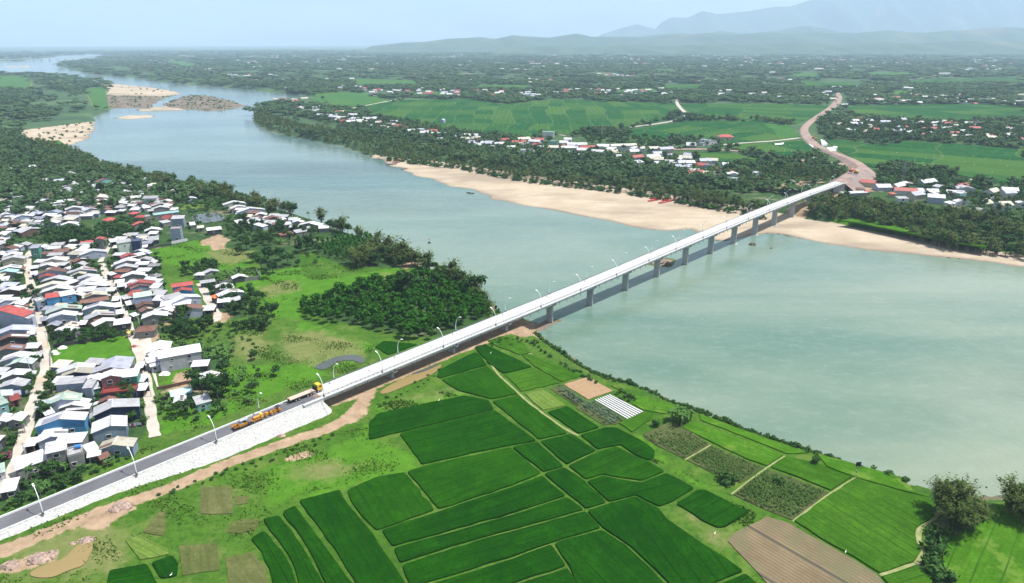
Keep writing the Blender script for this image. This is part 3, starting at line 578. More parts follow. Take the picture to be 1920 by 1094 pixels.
# ------------------------------------------------------------------ fields
def field_mat(name, a, b, line, period=3.6, lw=.07, rough=.9, bstr=.8, spot=None):
    g = G(name); n1 = g.noise(.05, 4, .5); n2 = g.noise(.9, 4, .7); n3 = g.noise(4.5, 2, .7)
    c = g.mix(g.ramp(n1, [(.3, 0.), (.7, 1.)]), a, b); c = g.mix(g.ramp(g.noise(.16, 4, .6), [(.48, 0.), (.75, .7)]), c, tuple(v * 1.5 for v in b)); c = g.mix(g.ramp(g.noise(.03, 5, .7), [(.58, 0.), (.72, .55)]), c, tuple(v * .6 for v in a)); c = g.mix(g.ramp(n2, [(.35, .45), (.6, 0.)]), c, tuple(v * .55 for v in a)); c = g.mix(g.ramp(n3, [(.5, 0.), (.8, .5)]), c, tuple(min(1, v * 1.5) for v in b))
    st = g.noise(.9, 3, .6, vec=g.mapv((1, .05, 1), src=g.uv())); c = g.mix(g.ramp(st, [(.35, .4), (.55, 0.)]), c, tuple(v * .62 for v in a))
    if spot: c = g.mix(g.ramp(g.noise(.12, 4, .6), [(.54, 0.), (.62, .7)]), c, spot)
    if name.startswith('far_'):
        s = g.n('ShaderNodeSeparateXYZ'); g.l(g.uv(), s.inputs[0]); cu = g.math('DIVIDE', g.math('ADD', s.outputs[0], g.math('MULTIPLY', g.noise(.004, 2), 60)), 34); cv_ = g.math('DIVIDE', g.math('ADD', s.outputs[1], g.math('MULTIPLY', g.noise(.005, 2), 80)), 85); cb = g.n('ShaderNodeCombineXYZ'); g.l(g.math('FLOOR', cu), cb.inputs[0]); g.l(g.math('FLOOR', cv_), cb.inputs[1]); wn = g.n('ShaderNodeTexWhiteNoise', noise_dimensions='2D'); g.l(cb.outputs[0], wn.inputs['Vector'])
        c = g.mix(g.ramp(wn.outputs['Value'], [(.35, 0.), (1., .85)]), c, (.075, .165, .03)); c = g.mix(g.math('MULTIPLY', g.math('LESS_THAN', g.math('FRACT', cu), .05), .6), c, (.13, .19, .06)); c = g.mix(g.math('MULTIPLY', g.math('LESS_THAN', g.math('FRACT', cv_), .025), .6), c, (.13, .19, .06))
    if line:
        s = g.n('ShaderNodeSeparateXYZ'); g.l(g.uv(), s.inputs[0]); wob = g.math('MULTIPLY', g.math('SUBTRACT', g.noise(.06, 2), .5), 1.2)
        fr = g.math('FRACT', g.math('DIVIDE', g.math('ADD', s.outputs[0], wob), period)); c = g.mix(g.math('MULTIPLY', g.math('LESS_THAN', fr, lw), g.ramp(g.noise(.03, 3), [(.35, .15), (.6, .8)])), c, line)
    g.bump(g.math('ADD', n2, n3), bstr, .3); return g.end(c, rough, .74, .03)
field_mat('rice', (.005, .054, .0003), (.013, .084, .0008), (.001, .02, .001), 4.2, .06)
field_mat('rice_bright', (.009, .066, .001), (.024, .112, .002), (.005, .05, .003), 3.4, .08)
field_mat('young_crop', (.036, .125, .006), (.068, .18, .012), (.012, .06, .006), 3.0, .10)
field_mat('grassy_crop', (.05, .165, .008), (.085, .22, .014), (.03, .11, .01), 5.5, .08, spot=(.16, .27, .04))
field_mat('yellow_crop', (.12, .22, .03), (.19, .27, .06), (.08, .14, .03), 2, .2)
field_mat('corn_soil', (.060, .105, .028), (.145, .150, .065), None)
field_mat('far_rice', (.006, .075, .014), (.018, .115, .024), (.006, .05, .012), 9, .12, spot=(.05, .15, .05))
field_mat('far_bright', (.035, .14, .03), (.07, .20, .05), (.015, .08, .02), 9, .12)
g = G('tilled_soil'); n = g.noise(.5, 5, .7); c = g.mix(g.ramp(n, [(.3, 0.), (.7, 1.)]), (.29, .185, .10), (.39, .265, .155)); g.bump(g.noise(3, 3), .6, .1); g.end(c, .95, .8)
g = G('plough_soil'); n = g.noise(.2, 5, .6); c = g.mix(g.ramp(n, [(.3, 0.), (.7, 1.)]), (.165, .118, .068), (.245, .18, .105)); s = g.n('ShaderNodeSeparateXYZ'); g.l(g.uv(), s.inputs[0])
fr = g.math('FRACT', g.math('DIVIDE', s.outputs[0], 1.15)); c = g.mix(g.math('MULTIPLY', g.math('LESS_THAN', fr, .35), .7), c, (.105, .10, .05)); c = g.mix(g.ramp(g.noise(.07, 4), [(.5, 0.), (.62, .55)]), c, (.125, .135, .06))
fr2 = g.math('FRACT', g.math('DIVIDE', g.math('ADD', s.outputs[0], 4), 14)); c = g.mix(g.math('MULTIPLY', g.math('LESS_THAN', fr2, .05), .9), c, (.05, .055, .05)); g.bump(fr, .5, .15); g.end(c, .95, .8)
g = G('mulch_soil'); n = g.noise(.5, 5, .7); g.end(g.mix(n, (.05, .055, .04), (.10, .09, .06)), .95)
plain('mulch_film', (.62, .63, .64), .35, .05)
def fit_uv(me, P, edge):
    a, b = P[edge % len(P)], P[(edge + 1) % len(P)]; e = (b - a) / np.linalg.norm(b - a); n = np.array([-e[1], e[0]])
    uv = me.uv_layers.new(name='UVMap'); co = np.empty(len(me.vertices) * 3); me.vertices.foreach_get('co', co); co = co.reshape(-1, 3)
    vi = np.empty(len(me.loops), np.int32); me.loops.foreach_get('vertex_index', vi); q = co[vi][:, :2]
    uv.data.foreach_set('uv', np.stack([q @ n, q @ e], 1).astype(np.float32).ravel())
def field(pts, mat, label, h=.5, ins=.55, edge=0, cat='field', name='field', group=None, rnd=1, kind=None, dz=0):
    P = poly(pts); P = inset(P, ins) if ins else P; P0 = P
    P = cut_corners(P, .8) if rnd else P; P = densify(P, 3.0, .13, np.random.default_rng(len(pts) * 7 + int(pts[0][0])))
    b = MB(); n = len(P); T = [(p[0], p[1], float(base_z(*p)) + .15 + h + dz) for p in P]; O = [(p[0], p[1], float(base_z(*p)) - .1) for p in inset(P, -.12 if h > .2 else -.02)]
    b.v = T + O; tri = tessellate_polygon([[Vector(t) for t in T]])
    for t in tri: b.f.append(tuple(t))
    for i in range(n): b.f.append((i, n + i, n + (i + 1) % n, (i + 1) % n))
    me = b.mesh(name, mat) if False else None
    b.mi = [0] * len(b.f); me = b.mesh(name, mat); fit_uv(me, P0, edge); o = link(name, me)
    return tag(o, label, cat, group, kind)
RICE = [
 ([(889,652),(909,647),(999,689),(944,702),(914,682)], 1, 'rice', 'dark rice paddy with a tapering right corner, just below the bridge by the riverside crops'),
 ([(822,696),(866,673),(891,662),(899,665),(914,686),(824,711),(818,707)], 4, 'rice', 'small dark rice paddy beside the brown pond at the foot of the bridge'),
 ([(827,713),(914,688),(972,740),(922,750),(859,734)], 1, 'rice_bright', 'brighter faintly striped rice paddy right below the small one by the brown pond'),
 ([(691,794),(708,777),(870,743),(917,752.5),(927,769),(787,803),(691,826.5)], 1, 'rice', 'wide dark rice paddy with its blunt left end facing the dirt track bend'),
 ([(748,815),(789,804.5),(928,770.5),(1007,828),(940,840),(790,873)], 1, 'rice', 'large dark rice paddy beside the bright grass corner in the middle of the fields'),
 ([(922,754),(971,742),(1065,814),(1010,826)], 1, 'rice_bright', 'slanting brighter rice paddy left of the pale winding footpath and the yellow plot'),
 ([(1025,774),(1064,763),(1125,803),(1084,815)], 1, 'rice', 'four sided dark rice paddy directly below the yellow plot and the cabbage strip'),
 ([(1086.5,817),(1133,803),(1155,803),(1199,825),(1229,847),(1226,863),(1215,865),(1191,855),(1163,836),(1119,844)], 0, 'rice', 'dark rice paddy whose bulging right end meets a grassy bank below the crop plots'),
 ([(1012,829),(1070,815),(1119,846),(1062,873)], 1, 'rice', 'diamond shaped rice paddy left of the paddy with the arched upper edge'),
 ([(959,840),(1008,830),(1058,876),(1018,887)], 1, 'rice', 'narrow slanted rice paddy left of the diamond shaped one'),
 ([(1064,875),(1122,849),(1155,838),(1185,854),(1217,868),(1248,885),(1203,903),(1160,897),(1130,891),(1098,901)], 0, 'rice_bright', 'rice paddy with an arched upper edge and a wavy lower edge'),
 ([(1019,890),(1058,877.5),(1095,902),(1138,944),(1098,956)], 1, 'rice', 'slanted strip of rice between two pale bunds, left of the wavy paddy'),
 ([(1099,904),(1130,894),(1160,900),(1203,907),(1249,888),(1303,917),(1260,943),(1236,952),(1211,940),(1192,930),(1141,943)], 9, 'rice', 'rice paddy with a wavy upper edge, reaching right to the grassy bank'),
 ([(1266,946),(1306,920),(1322,920),(1406,962),(1360,990),(1346,992),(1317,979),(1293,962)], 3, 'rice', 'separate dark rice paddy ringed by grass beside the pinkish ploughed field'),
 ([(1099,959),(1141,946),(1192,932),(1236,955),(1252,975.4),(1306,1013),(1358,1046),(1396,1073),(1347,1092),(1280,1125),(1262,1104),(1225,1067.5),(1182,1027),(1130,992)], 3, 'rice', 'largest dark rice paddy, reaching the bottom edge left of the ploughed field'),
 ([(1350,1096),(1397,1076),(1430,1104),(1400,1130)], 0, 'rice', 'small cut off rice corner at the bottom edge next to the ploughed field'),
 ([(714,996),(822,961),(960,915),(1017,893),(1062,931),(960,964),(735,1027)], 1, 'rice', 'uppermost long rice strip, starting at the fork of the broad pale path'),
 ([(650,921),(708,895),(760,887),(816,957.5),(705,997),(676,968),(657,941)], 2, 'rice_bright', 'rice paddy with fine slanting lines right of the broad pale path'),
 ([(762,886),(792,876),(957,840.5),(1016,888),(960,912),(822,957)], 0, 'rice_bright', 'wide rice paddy with many fine slanting lines below the bright grass corner'),
 ([(737,1030),(960,967),(1063,933.5),(1096,957),(960,995),(900,1011),(749,1058)], 0, 'rice', 'second of the long rice strips, below the one at the path fork'),
 ([(752,1062),(900,1014),(960,998),(1098,960),(1128,991),(1036,1019),(960,1046),(808,1092),(770,1104)], 1, 'rice', 'third and widest of the long rice strips with close horizontal lines'),
 ([(808,1097),(960,1050),(1034,1022),(1063,1062),(1000,1082),(940,1104),(850,1140)], 1, 'rice', 'rice paddy at the bottom edge below the three long strips'),
 ([(958,1102),(1064,1066),(1090,1104),(1000,1150)], 0, 'rice', 'little rice corner at the bottom edge, enclosed by two pale bunds'),
 ([(1038,1020),(1129,995),(1173.5,1024),(1220,1067.5),(1255,1106),(1100,1150),(1068,1066)], 2, 'rice', 'plain dark rice paddy at the bottom edge left of the largest paddy'),
 ([(468.5,1012),(494,996.5),(505,1004),(529,1033),(548,1066),(560,1104),(512,1104),(505,1071),(489,1036)], 3, 'rice', 'curved rice strip at the bottom beside the bare brown plot, leftmost of four curved strips'),
 ([(491.5,975),(524,968),(548,995),(581,1047),(612,1104),(562,1104),(549,1060),(530,1028),(506,998)], 3, 'rice', 'second curved rice strip from the bare brown plot'),
 ([(531,960),(554,949),(592,1001),(616,1033),(640,1066),(670,1104),(614,1104),(586,1047),(554,995),(529,966)], 3, 'rice', 'third curved rice strip from the bare brown plot'),
 ([(559,940),(638,919.6),(657,952),(700,1001),(727,1044),(768,1104),(672,1104),(635,1044),(602.5,998)], 3, 'rice', 'broad curved rice strip on the left of the broad pale path'),
 ([(196,1110),(204,1071),(277,1058),(306,1110)], 1, 'rice', 'dark rice plot at the bottom edge below the yellow green plot'),
 ([(282,1057),(325,1042),(335,1055),(333,1082),(301,1088)], 1, 'rice', 'small dark rice plot touching the lower corner of the yellow green plot'),
 ([(702,652),(719,640.6),(785,647),(728,667)], 1, 'rice', 'dark rice plot behind the bridge at the edge of the planted grove'),
]
for pts, e, m, lb in RICE: field(pts, m, lb, .35, .24, e, 'rice field', 'rice_paddy', 'rice paddies with pale bunds')
CROPS = [
 ([(912.5,640),(941,631),(962,634),(983,645),(997.5,663),(974.5,667),(934,652)], 'young_crop', 2, .25, 'light green crop plot nearest the river pier under the bridge'),
 ([(977,666.5),(996,665),(1097.5,704),(1053.6,718),(1001.5,689)], 'young_crop', 1, .25, 'light green ridged crop plot running down to the bare orange plot'),
 ([(945,704),(999,690),(1053,719.5),(977,736)], 'young_crop', 0, .25, 'light green crop plot above the yellow plot and the cabbage strip'),
 ([(981,738.5),(1021,732),(1063,762),(1018,771)], 'yellow_crop', 1, .2, 'yellow green plot beside the winding footpath'),
 ([(1055,721),(1104,707),(1151,734),(1103,751)], 'tilled_soil', 0, .08, 'bare orange brown tilled plot near the river'),
 ([(1114,751),(1144,740),(1208.6,773),(1177,788)], 'mulch_soil', 1, .06, 'plot striped with white plastic mulch below the bare orange plot'),
 ([(1028,729),(1054,721.5),(1101,754),(1081,764)], 'corn_soil', 1, .08, 'grey green cabbage strip between the yellow plot and the bare orange plot'),
 ([(1077,765),(1113,752),(1174,789),(1155,797.5),(1130,799)], 'corn_soil', 1, .08, 'grey green cabbage plot left of the white plastic stripes'),
 ([(1159,795),(1204.5,774.5),(1226,775.5),(1221,789),(1185,812.6)], 'young_crop', 1, .3, 'small fresh green plot below the white plastic stripes'),
 ([(1144,725),(1170,736),(1268,764),(1248,778),(1207,771),(1185,759),(1191,748)], 'grassy_crop', 1, .2, 'bright green riverside strip right of the bare orange plot'),
 ([(1202,817),(1256.5,789),(1278.5,797.5),(1332,834.5),(1282.6,863),(1229,836)], 'corn_soil', 2, .08, 'patchy olive corn plot below the round banana clump'),
 ([(1276,802),(1300,793),(1420,834),(1469,855),(1438,876),(1400,863),(1340,834)], 'grassy_crop', 1, .3, 'long bright green crop strip above the patchy corn plots'),
 ([(1309,776),(1400,809),(1520,851),(1475,853),(1420,831),(1312,789)], 'grassy_crop', 0, .2, 'brightest grassy strip along the bushes of the river bank'),
 ([(1285,864),(1333,836),(1400,865),(1433,878),(1390,908),(1345,893)], 'corn_soil', 1, .08, 'olive corn plot with streaked rows, right of a dirt baulk'),
 ([(1372,928),(1410,898),(1438,880),(1475,892),(1556,924),(1487,978),(1440,960),(1395,940)], 'corn_soil', 3, .08, 'grey green corn plot around a lone dark bush above the ploughed field'),
 ([(1443,877.6),(1472,857),(1523,867),(1598,896),(1558,922),(1477,890)], 'young_crop', 2, .3, 'fresh green crop plot below the dark square signboard'),
 ([(1487,978),(1558,926),(1604,897),(1658,915),(1744,935),(1756,952),(1753,969),(1720,992),(1720,1018),(1729,1035),(1715,1056),(1650,1078),(1601,1047),(1538,1012)], 'young_crop', 13, .35, 'large bright green bean field with dark furrows right of the ploughed field'),
 ([(1650,1082),(1716,1060),(1752,1084),(1745,1110),(1675,1110)], 'young_crop', 0, .35, 'bright green field corner at the bottom edge, below the large bean field'),
 ([(1362,1015),(1374,1000),(1437,969),(1480,981),(1538,1015),(1598,1048),(1646,1078.5),(1672,1110),(1450,1110),(1395,1050)], 'plough_soil', 4, .1, 'pinkish brown ploughed field with dark furrow lines at the bottom'),
 ([(1767,1010),(1807.5,987),(1850,964),(1859,945),(1925,952),(2010,985),(2010,1140),(1800,1140),(1764,1055)], 'grassy_crop', 2, .3, 'bright grassy field in the lower right corner behind the tall trees'),
 ([(1529,850),(1601,870),(1687,895),(1714,921),(1748,930),(1741,935),(1664,914),(1598,895),(1549,876)], 'grassy_crop', 0, .2, 'bright narrow bank strip around the foot of the dark square signboard'),
 ([(232.5,1015),(263,1003),(317,1031),(320,1041),(262,1053)], 'yellow_crop', 1, .2, 'yellow green plot in the lower left among rough grass'),
 ([(335,395),(345,385),(385,384),(378,391)], 'yellow_crop', 1, .2, 'pale green garden plot behind the fish pond in the village'),
 ([(690,520),(720,511),(755,515),(745,527),(705,534)], 'yellow_crop', 1, .2, 'yellow green clearing above the planted grove'),
]
field_mat('stubble', (.10, .135, .035), (.165, .165, .065), None)
CROPS += [([(375,914),(437,912),(439,965),(374,966)], 'stubble', 1, .06, 'dry straw coloured stubble plot alone in the lower left meadow'), ([(440,930),(468,931),(466,945),(440,950)], 'stubble', 1, .06, 'small dry tab of stubble joined to the straw coloured plot'), ([(430,982),(455,973),(490,975),(480,995),(450,1003),(424,1001)], 'stubble', 1, .06, 'dry brownish plot above the curved rice strips'), ([(420,1047),(475,1035),(497,1062),(508,1104),(428,1104)], 'stubble', 1, .06, 'bare brown plot left of the curved rice strips'), ([(296,962),(314,957),(308,1008),(264,1000)], 'stubble', 2, .06, 'dry triangular plot above the yellow green plot'), ([(333,1024),(410,1018),(414,1072),(340,1082)], 'stubble', 1, .06, 'olive stubble plot right of the small dark rice plot')]
FO = {}
for pts, m, e, h, lb in CROPS: FO[lb] = field(pts, m, lb, h, .3, e, 'field', 'crop_field', rnd=0)
# plastic mulch strips and furrows belong to their field
mo = FO['plot striped with white plastic mulch below the bare orange plot']; Q = poly([(1114,751),(1144,740),(1208.6,773),(1177,788)]); b = MB()
for i in range(7):
    t0, t1 = (i + .22) / 7, (i + .70) / 7; a0 = Q[0] + (Q[1] - Q[0]) * t0; a1 = Q[0] + (Q[1] - Q[0]) * t1; c0 = Q[3] + (Q[2] - Q[3]) * t0; c1 = Q[3] + (Q[2] - Q[3]) * t1; z = LZ + .26
    for k in range(13):
        u = .01 + .98 * k / 12
        for q, dz in ((a0 + (c0 - a0) * u, -.02), ((a0 + a1) / 2 + ((c0 + c1) / 2 - (a0 + a1) / 2) * u, .14), (a1 + (c1 - a1) * u, -.02)): b.v.append((q[0], q[1], z + dz))
    k0 = i * 39
    for k in range(12):
        for j in range(2): b.f.append((k0 + 3 * k + j, k0 + 3 * k + j + 1, k0 + 3 * k + j + 4, k0 + 3 * k + j + 3)); b.mi.append(0)
b.build('plastic_film', 'mulch_film', mo, fix=False)
# broad-leaved row crops: leaves standing on the corn and cabbage plots
def leaf_rows(o, pts, m, row, gap, h, sz, dens, edge=1, seed=1):
    rs = np.random.default_rng(seed); P = inset(poly(pts), .8); a, b_ = P[edge % len(P)], P[(edge + 1) % len(P)]; e = (b_ - a) / np.linalg.norm(b_ - a); n = np.array([-e[1], e[0]])
    C = P.mean(0); Rr = np.abs(P - C).max() * 1.5; uu = np.arange(-Rr, Rr, row); vv = np.arange(-Rr, Rr, gap); U, V = np.meshgrid(uu, vv); X = C[0] + U * n[0] + V * e[0] + rs.normal(0, .14, U.shape); Y = C[1] + U * n[1] + V * e[1] + rs.normal(0, .14, U.shape)
    X, Y = X.ravel(), Y.ravel(); pn = np.sin(X * .21 + 1.3 * np.sin(Y * .17)) + np.sin(Y * .33 + X * .1)
    k = inside(P, X, Y) & (rs.random(X.shape) < np.clip(dens + .28 * pn, .08, 1)); X, Y = X[k], Y[k]; q = len(X); L_ = 4
    X = np.repeat(X, L_); Y = np.repeat(Y, L_); an = rs.uniform(0, 6.28, len(X)); ln = sz * rs.uniform(.7, 1.3, len(X)); hz = h * rs.uniform(.5, 1.1, len(X)); z0 = base_z(X, Y) + .2; wd = sz * .28
    dx, dy = np.cos(an), np.sin(an); v0 = np.stack([X - dy * wd, Y + dx * wd, z0 + hz * .4], 1); v1 = np.stack([X + dy * wd, Y - dx * wd, z0 + hz * .4], 1)
    v2 = np.stack([X + dx * ln + dy * wd, Y + dy * ln - dx * wd, z0 + hz], 1); v3 = np.stack([X + dx * ln - dy * wd, Y + dy * ln + dx * wd, z0 + hz], 1)
    V4 = np.stack([v0, v1, v2, v3], 1).reshape(-1, 3); me = npmesh('leaves', V4, np.arange(len(V4)), np.full(len(X), 4), [m]); tag(link('leaves', me, o), kind='stuff')
g = G('corn_leaf'); c = g.mix(g.ramp(g.noise(.15, 4), [(.3, 0.), (.7, 1.)]), (.05, .115, .022), (.10, .185, .04)); g.end(c, .7, .75, .05)
g = G('cabbage_leaf'); c = g.mix(g.ramp(g.noise(.3, 4), [(.3, 0.), (.7, 1.)]), (.06, .11, .065), (.13, .20, .12)); g.end(c, .7, .75, .05)
for (pts, m, e, h, lb), mt, row, gap, hh, sz, de in ((CROPS[6], 'cabbage_leaf', 1.5, .7, 1.0, .7, .85), (CROPS[7], 'cabbage_leaf', 1.5, .7, 1.0, .7, .85), (CROPS[10], 'corn_leaf', 1.3, .5, .8, .45, .62), (CROPS[13], 'corn_leaf', 1.1, .45, .7, .42, .85), (CROPS[14], 'corn_leaf', 1.3, .45, .9, .5, .88)):
    leaf_rows(FO[lb], pts, mt, row, gap, hh, sz, de, e, int(pts[0][0]))
# far fields on the plain
FAR = [
 ([(666,209),(700,196),(731,191),(760,188),(880,186),(940,196),(1040,187),(1130,190),(1265,195),(1280,214),(1235,228),(1157,241),(1102,245),(1070,253),(1018,253),(980,261),(940,257),(866,252),(812,238),(731,222)], 'far_rice', 'broad green rice plain crossed by a pale path behind the riverside village'),
 ([(1162,246),(1235,236),(1289,228),(1422,228),(1461,234),(1500,258),(1450,264),(1350,270),(1346,261),(1265,261),(1200,262)], 'far_rice', 'green rice fields between the curving lane and the red roofed hall'),
 ([(1400,194),(1559,199),(1540,215),(1493,233),(1440,228),(1330,222),(1300,214),(1275,196)], 'far_rice', 'green rice fields left of the earthworks, upper block'),
 ([(1430,232),(1480,236),(1498,258),(1462,262),(1450,245)], 'far_bright', 'light green plots just left of the earthworks'),
 ([(1350,274),(1400,271),(1505,264),(1512,270),(1530,290),(1521,297),(1440,288),(1380,280)], 'far_rice', 'rice block between two lanes left of the sheet covered earthworks'),
 ([(1300,286),(1370,287),(1400,295),(1440,303),(1450,312),(1380,306),(1310,300)], 'far_rice', 'dark plot below the brown haul road'),
 ([(1545,262),(1620,268),(1650,274),(1700,265),(1925,281),(1925,352),(1850,340),(1760,322),(1700,312),(1640,316),(1618,310),(1580,286)], 'far_rice', 'wide green rice plain right of the earthworks'),
 ([(1589,199),(1700,197),(1830,196),(1925,202),(1925,227),(1833,228),(1724,224),(1590,219)], 'far_rice', 'green fields beyond the village right of the earthworks'),
 ([(600,200),(580,185),(640,178),(700,181),(731,189),(655,204)], 'far_bright', 'pale green fields left of the pale lane near the river bend'),
 ([(580,178),(640,172),(700,178),(690,181),(600,184)], 'far_bright', 'small pale fields between groves near the river bend'),
 ([(890,160),(990,160),(995,170),(895,167)], 'far_bright', 'thin green field strip among woods in the middle distance'), ([(670,148),(785,152),(780,163),(655,163)], 'far_bright', 'pale green clearing left of the middle distance among woods'),
 ([(1240,160),(1325,158),(1318,170),(1240,170)], 'far_rice', 'green field patch beyond the far village, centre right'), ([(1505,152),(1620,156),(1622,166),(1508,168)], 'far_rice', 'green field patch left of the distant road works'),
 ([(1622,136),(1718,136),(1715,143),(1630,147)], 'far_bright', 'distant pale field above the distant road works'), ([(1693,151),(1913,146),(1925,156),(1700,157)], 'far_rice', 'long distant field strip right of the distant pale road'),
 ([(1480,138),(1552,138),(1545,147),(1487,147)], 'far_bright', 'distant pale field strip left of the distant road works'), ([(1217,131),(1273,129),(1265,136),(1220,136)], 'far_bright', 'distant pale field patch under the hills'),
 ([(0,140),(57,147),(57,167),(-60,170)], 'far_bright', 'green fields at the left edge beyond the river grove'), ([(150,167),(196,163),(203,200),(180,207),(167,180)], 'far_bright', 'green meadow beside the sand bar at left'),
 ([(60,272),(110,264),(158,297),(128,300)], 'far_bright', 'green bank plot above the dark river trees at left'), ([(300,118),(340,115),(390,124),(350,128)], 'far_bright', 'far green field near the distant bridge'),
 ([(1150,170),(1230,165),(1240,176),(1150,180)], 'far_bright', 'field patch among the far hamlets, centre'), ([(1660,172),(1710,170),(1720,180),(1670,182)], 'far_bright', 'field patch among trees at right'),
 ([(770,172),(880,174),(880,182),(780,182)], 'far_bright', 'green strip in front of the far hamlet'), ([(1420,320),(1440,316),(1450,330),(1430,334)], 'far_rice', 'tiny plot in the village trees'), ([(1575,415),(1610,420),(1700,438),(1800,458),(1850,466),(1850,455),(1700,425),(1620,410)], 'grassy_crop', 'grassy terrace under the right bank trees'),
]
for i, (pts, m, lb) in enumerate(FAR): field(pts, m, lb, .45 + .012 * i, 0, 0, 'field', 'far_field', rnd=0)
# ponds
def pond(pts, m, label, z=None, dz=.22):
    P = smooth_poly(poly(pts), 2); b = MB(); b.v = [(p[0], p[1], float(base_z(*p)) + dz) for p in P]; b.f = [tuple(t) for t in tessellate_polygon([[Vector(v) for v in b.v]])]; b.mi = [0] * len(b.f)
    o = b.build('pond', m); tag(o, kind='structure'); return o
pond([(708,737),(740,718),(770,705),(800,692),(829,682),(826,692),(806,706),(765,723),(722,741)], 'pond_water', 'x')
pond([(765,704),(800,691),(831,681),(815,690),(785,702)], 'grey_pond', 'x', dz=.24)  # grey sheet laid over the brown pond, its reflections put in as colour
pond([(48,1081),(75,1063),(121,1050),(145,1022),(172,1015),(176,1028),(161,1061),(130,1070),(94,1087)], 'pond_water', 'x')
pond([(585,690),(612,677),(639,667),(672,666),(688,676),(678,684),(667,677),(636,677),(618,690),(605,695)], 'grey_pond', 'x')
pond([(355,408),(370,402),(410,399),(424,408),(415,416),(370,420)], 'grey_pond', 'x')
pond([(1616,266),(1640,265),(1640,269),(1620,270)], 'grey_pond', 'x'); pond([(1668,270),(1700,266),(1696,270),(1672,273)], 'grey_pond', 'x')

# ------------------------------------------------------------------ houses
RC = dict(w=('white', (.60,.605,.63)), l=('pale lavender', (.43,.45,.55)), t=('pale green', (.43,.56,.48)), r=('red', (.40,.085,.07)), b=('rusty brown', (.19,.095,.07)), c=('cream', (.56,.53,.43)), k=('teal', (.42,.66,.66)),
          g=('grey', (.36,.36,.37)), n=('slate blue', (.13,.15,.26)), o=('orange', (.70,.16,.05)), u=('blue', (.05,.12,.65)))
WC = dict(L=('lavender', (.44,.49,.62)), B=('blue', (.10,.34,.62)), G=('grey', (.27,.27,.265)), S=('bluish grey', (.27,.34,.43)), N=('navy', (.025,.04,.10)), C=('cream', (.55,.50,.38)), P=('pink', (.40,.17,.17)), V=('green', (.10,.32,.24)),
          W=('white', (.70,.71,.72)), T=('tan', (.52,.42,.32)), K=('teal', (.24,.50,.50)), D=('dark', (.07,.07,.08)), M=('silver', (.46,.48,.51)), Z=('brown', (.18,.11,.085)), E=('pale green', (.55,.66,.56)))
for k, (nm, c) in RC.items():
    g = G('roof_' + nm.replace(' ', '_')); s = g.n('ShaderNodeSeparateXYZ'); g.l(g.tc.outputs['Object'], s.inputs[0])
    pn = g.math('FLOOR', g.math('DIVIDE', s.outputs[1], 1.05)); px_ = g.math('FLOOR', g.math('DIVIDE', s.outputs[0], 3.1)); cmb = g.n('ShaderNodeCombineXYZ'); g.l(pn, cmb.inputs[0]); g.l(px_, cmb.inputs[1]); g.l(g.math('MULTIPLY', g.rand(), 97), cmb.inputs[2])
    wn = g.n('ShaderNodeTexWhiteNoise'); g.l(cmb.outputs[0], wn.inputs['Vector'])
    off = g.n('ShaderNodeVectorMath', operation='ADD'); cv = g.n('ShaderNodeCombineXYZ'); g.l(g.math('MULTIPLY', g.rand(), 60), cv.inputs[0]); g.l(g.tc.outputs['Object'], off.inputs[0]); g.l(cv.outputs[0], off.inputs[1])
    st = g.noise(.35, 5, .65, vec=off.outputs[0]); col = g.mix(g.ramp(wn.outputs['Value'], [(.55, 0.), (1., .42)]), c, tuple(v * .62 for v in c))
    col = g.mix(g.ramp(st, [(.48, 0.), (.74, .7)]), col, tuple(v * q for v, q in zip(c, (.55, .47, .42)))); hue = g.ramp(g.rand(), [(0., .48), (.45, .82), (1., 1.0)]); col = g.mix(1., col, hue, 'MULTIPLY')
    wv = g.n('ShaderNodeTexWave', bands_direction='Y'); wv.inputs['Scale'].default_value = 1.6; g.l(g.tc.outputs['Object'], wv.inputs['Vector']); g.bump(wv.outputs['Fac'], .35, .06); g.end(col, .5)
for k, (nm, c) in WC.items():
    g = G('wall_' + nm.replace(' ', '_')); off = g.n('ShaderNodeVectorMath', operation='ADD'); cv = g.n('ShaderNodeCombineXYZ'); g.l(g.math('MULTIPLY', g.rand(), 60), cv.inputs[0]); g.l(g.tc.outputs['Object'], off.inputs[0]); g.l(cv.outputs[0], off.inputs[1])
    st = g.noise(.5, 5, .65, vec=off.outputs[0]); col = g.mix(g.ramp(st, [(.35, 0.), (.75, .55)]), c, tuple(v * .62 for v in c)); s2 = g.noise(.9, 3, .6, vec=g.mapv((1.4, 1.4, .12), src=off.outputs[0])); col = g.mix(g.ramp(s2, [(.52, 0.), (.75, .4)]), col, tuple(v * .5 for v in c))
    g.bump(g.noise(2.5, 3), .25, .05); g.end(col, .85, .8)
plain('window_dark', (.025, .03, .035), .25, .3); plain('window_frame', (.55, .55, .55), .6, .1); plain('timber', (.22, .12, .06), .8, .3); plain('post_steel', (.30, .31, .33), .6, .1); plain('door_paint', (.10, .12, .14), .5, .4); plain('concrete_slab', (.40, .39, .37), .9, .2, .6)
plain('tank_blue', (.05, .22, .60), .4, .1); plain('tank_steel', (.60, .61, .62), .25, .05)
HR = random.Random(11)
def rname(k): return 'roof_' + RC[k][0].replace(' ', '_')
def wname(k): return 'wall_' + WC[k][0].replace(' ', '_')
def slab(b, pts, t=.1, m=0):     # a sheet of four corners with thickness
    P = [Vector(p) for p in pts]; n = (P[1] - P[0]).cross(P[2] - P[0]).normalized()
    if n.z < 0: n = -n
    V = P + [p - n * t for p in P]; k = len(P); b.add(V, [tuple(range(k)), tuple(range(2 * k - 1, k - 1, -1))] + [(i, (i + 1) % k, k + (i + 1) % k, k + i) for i in range(k)], m)
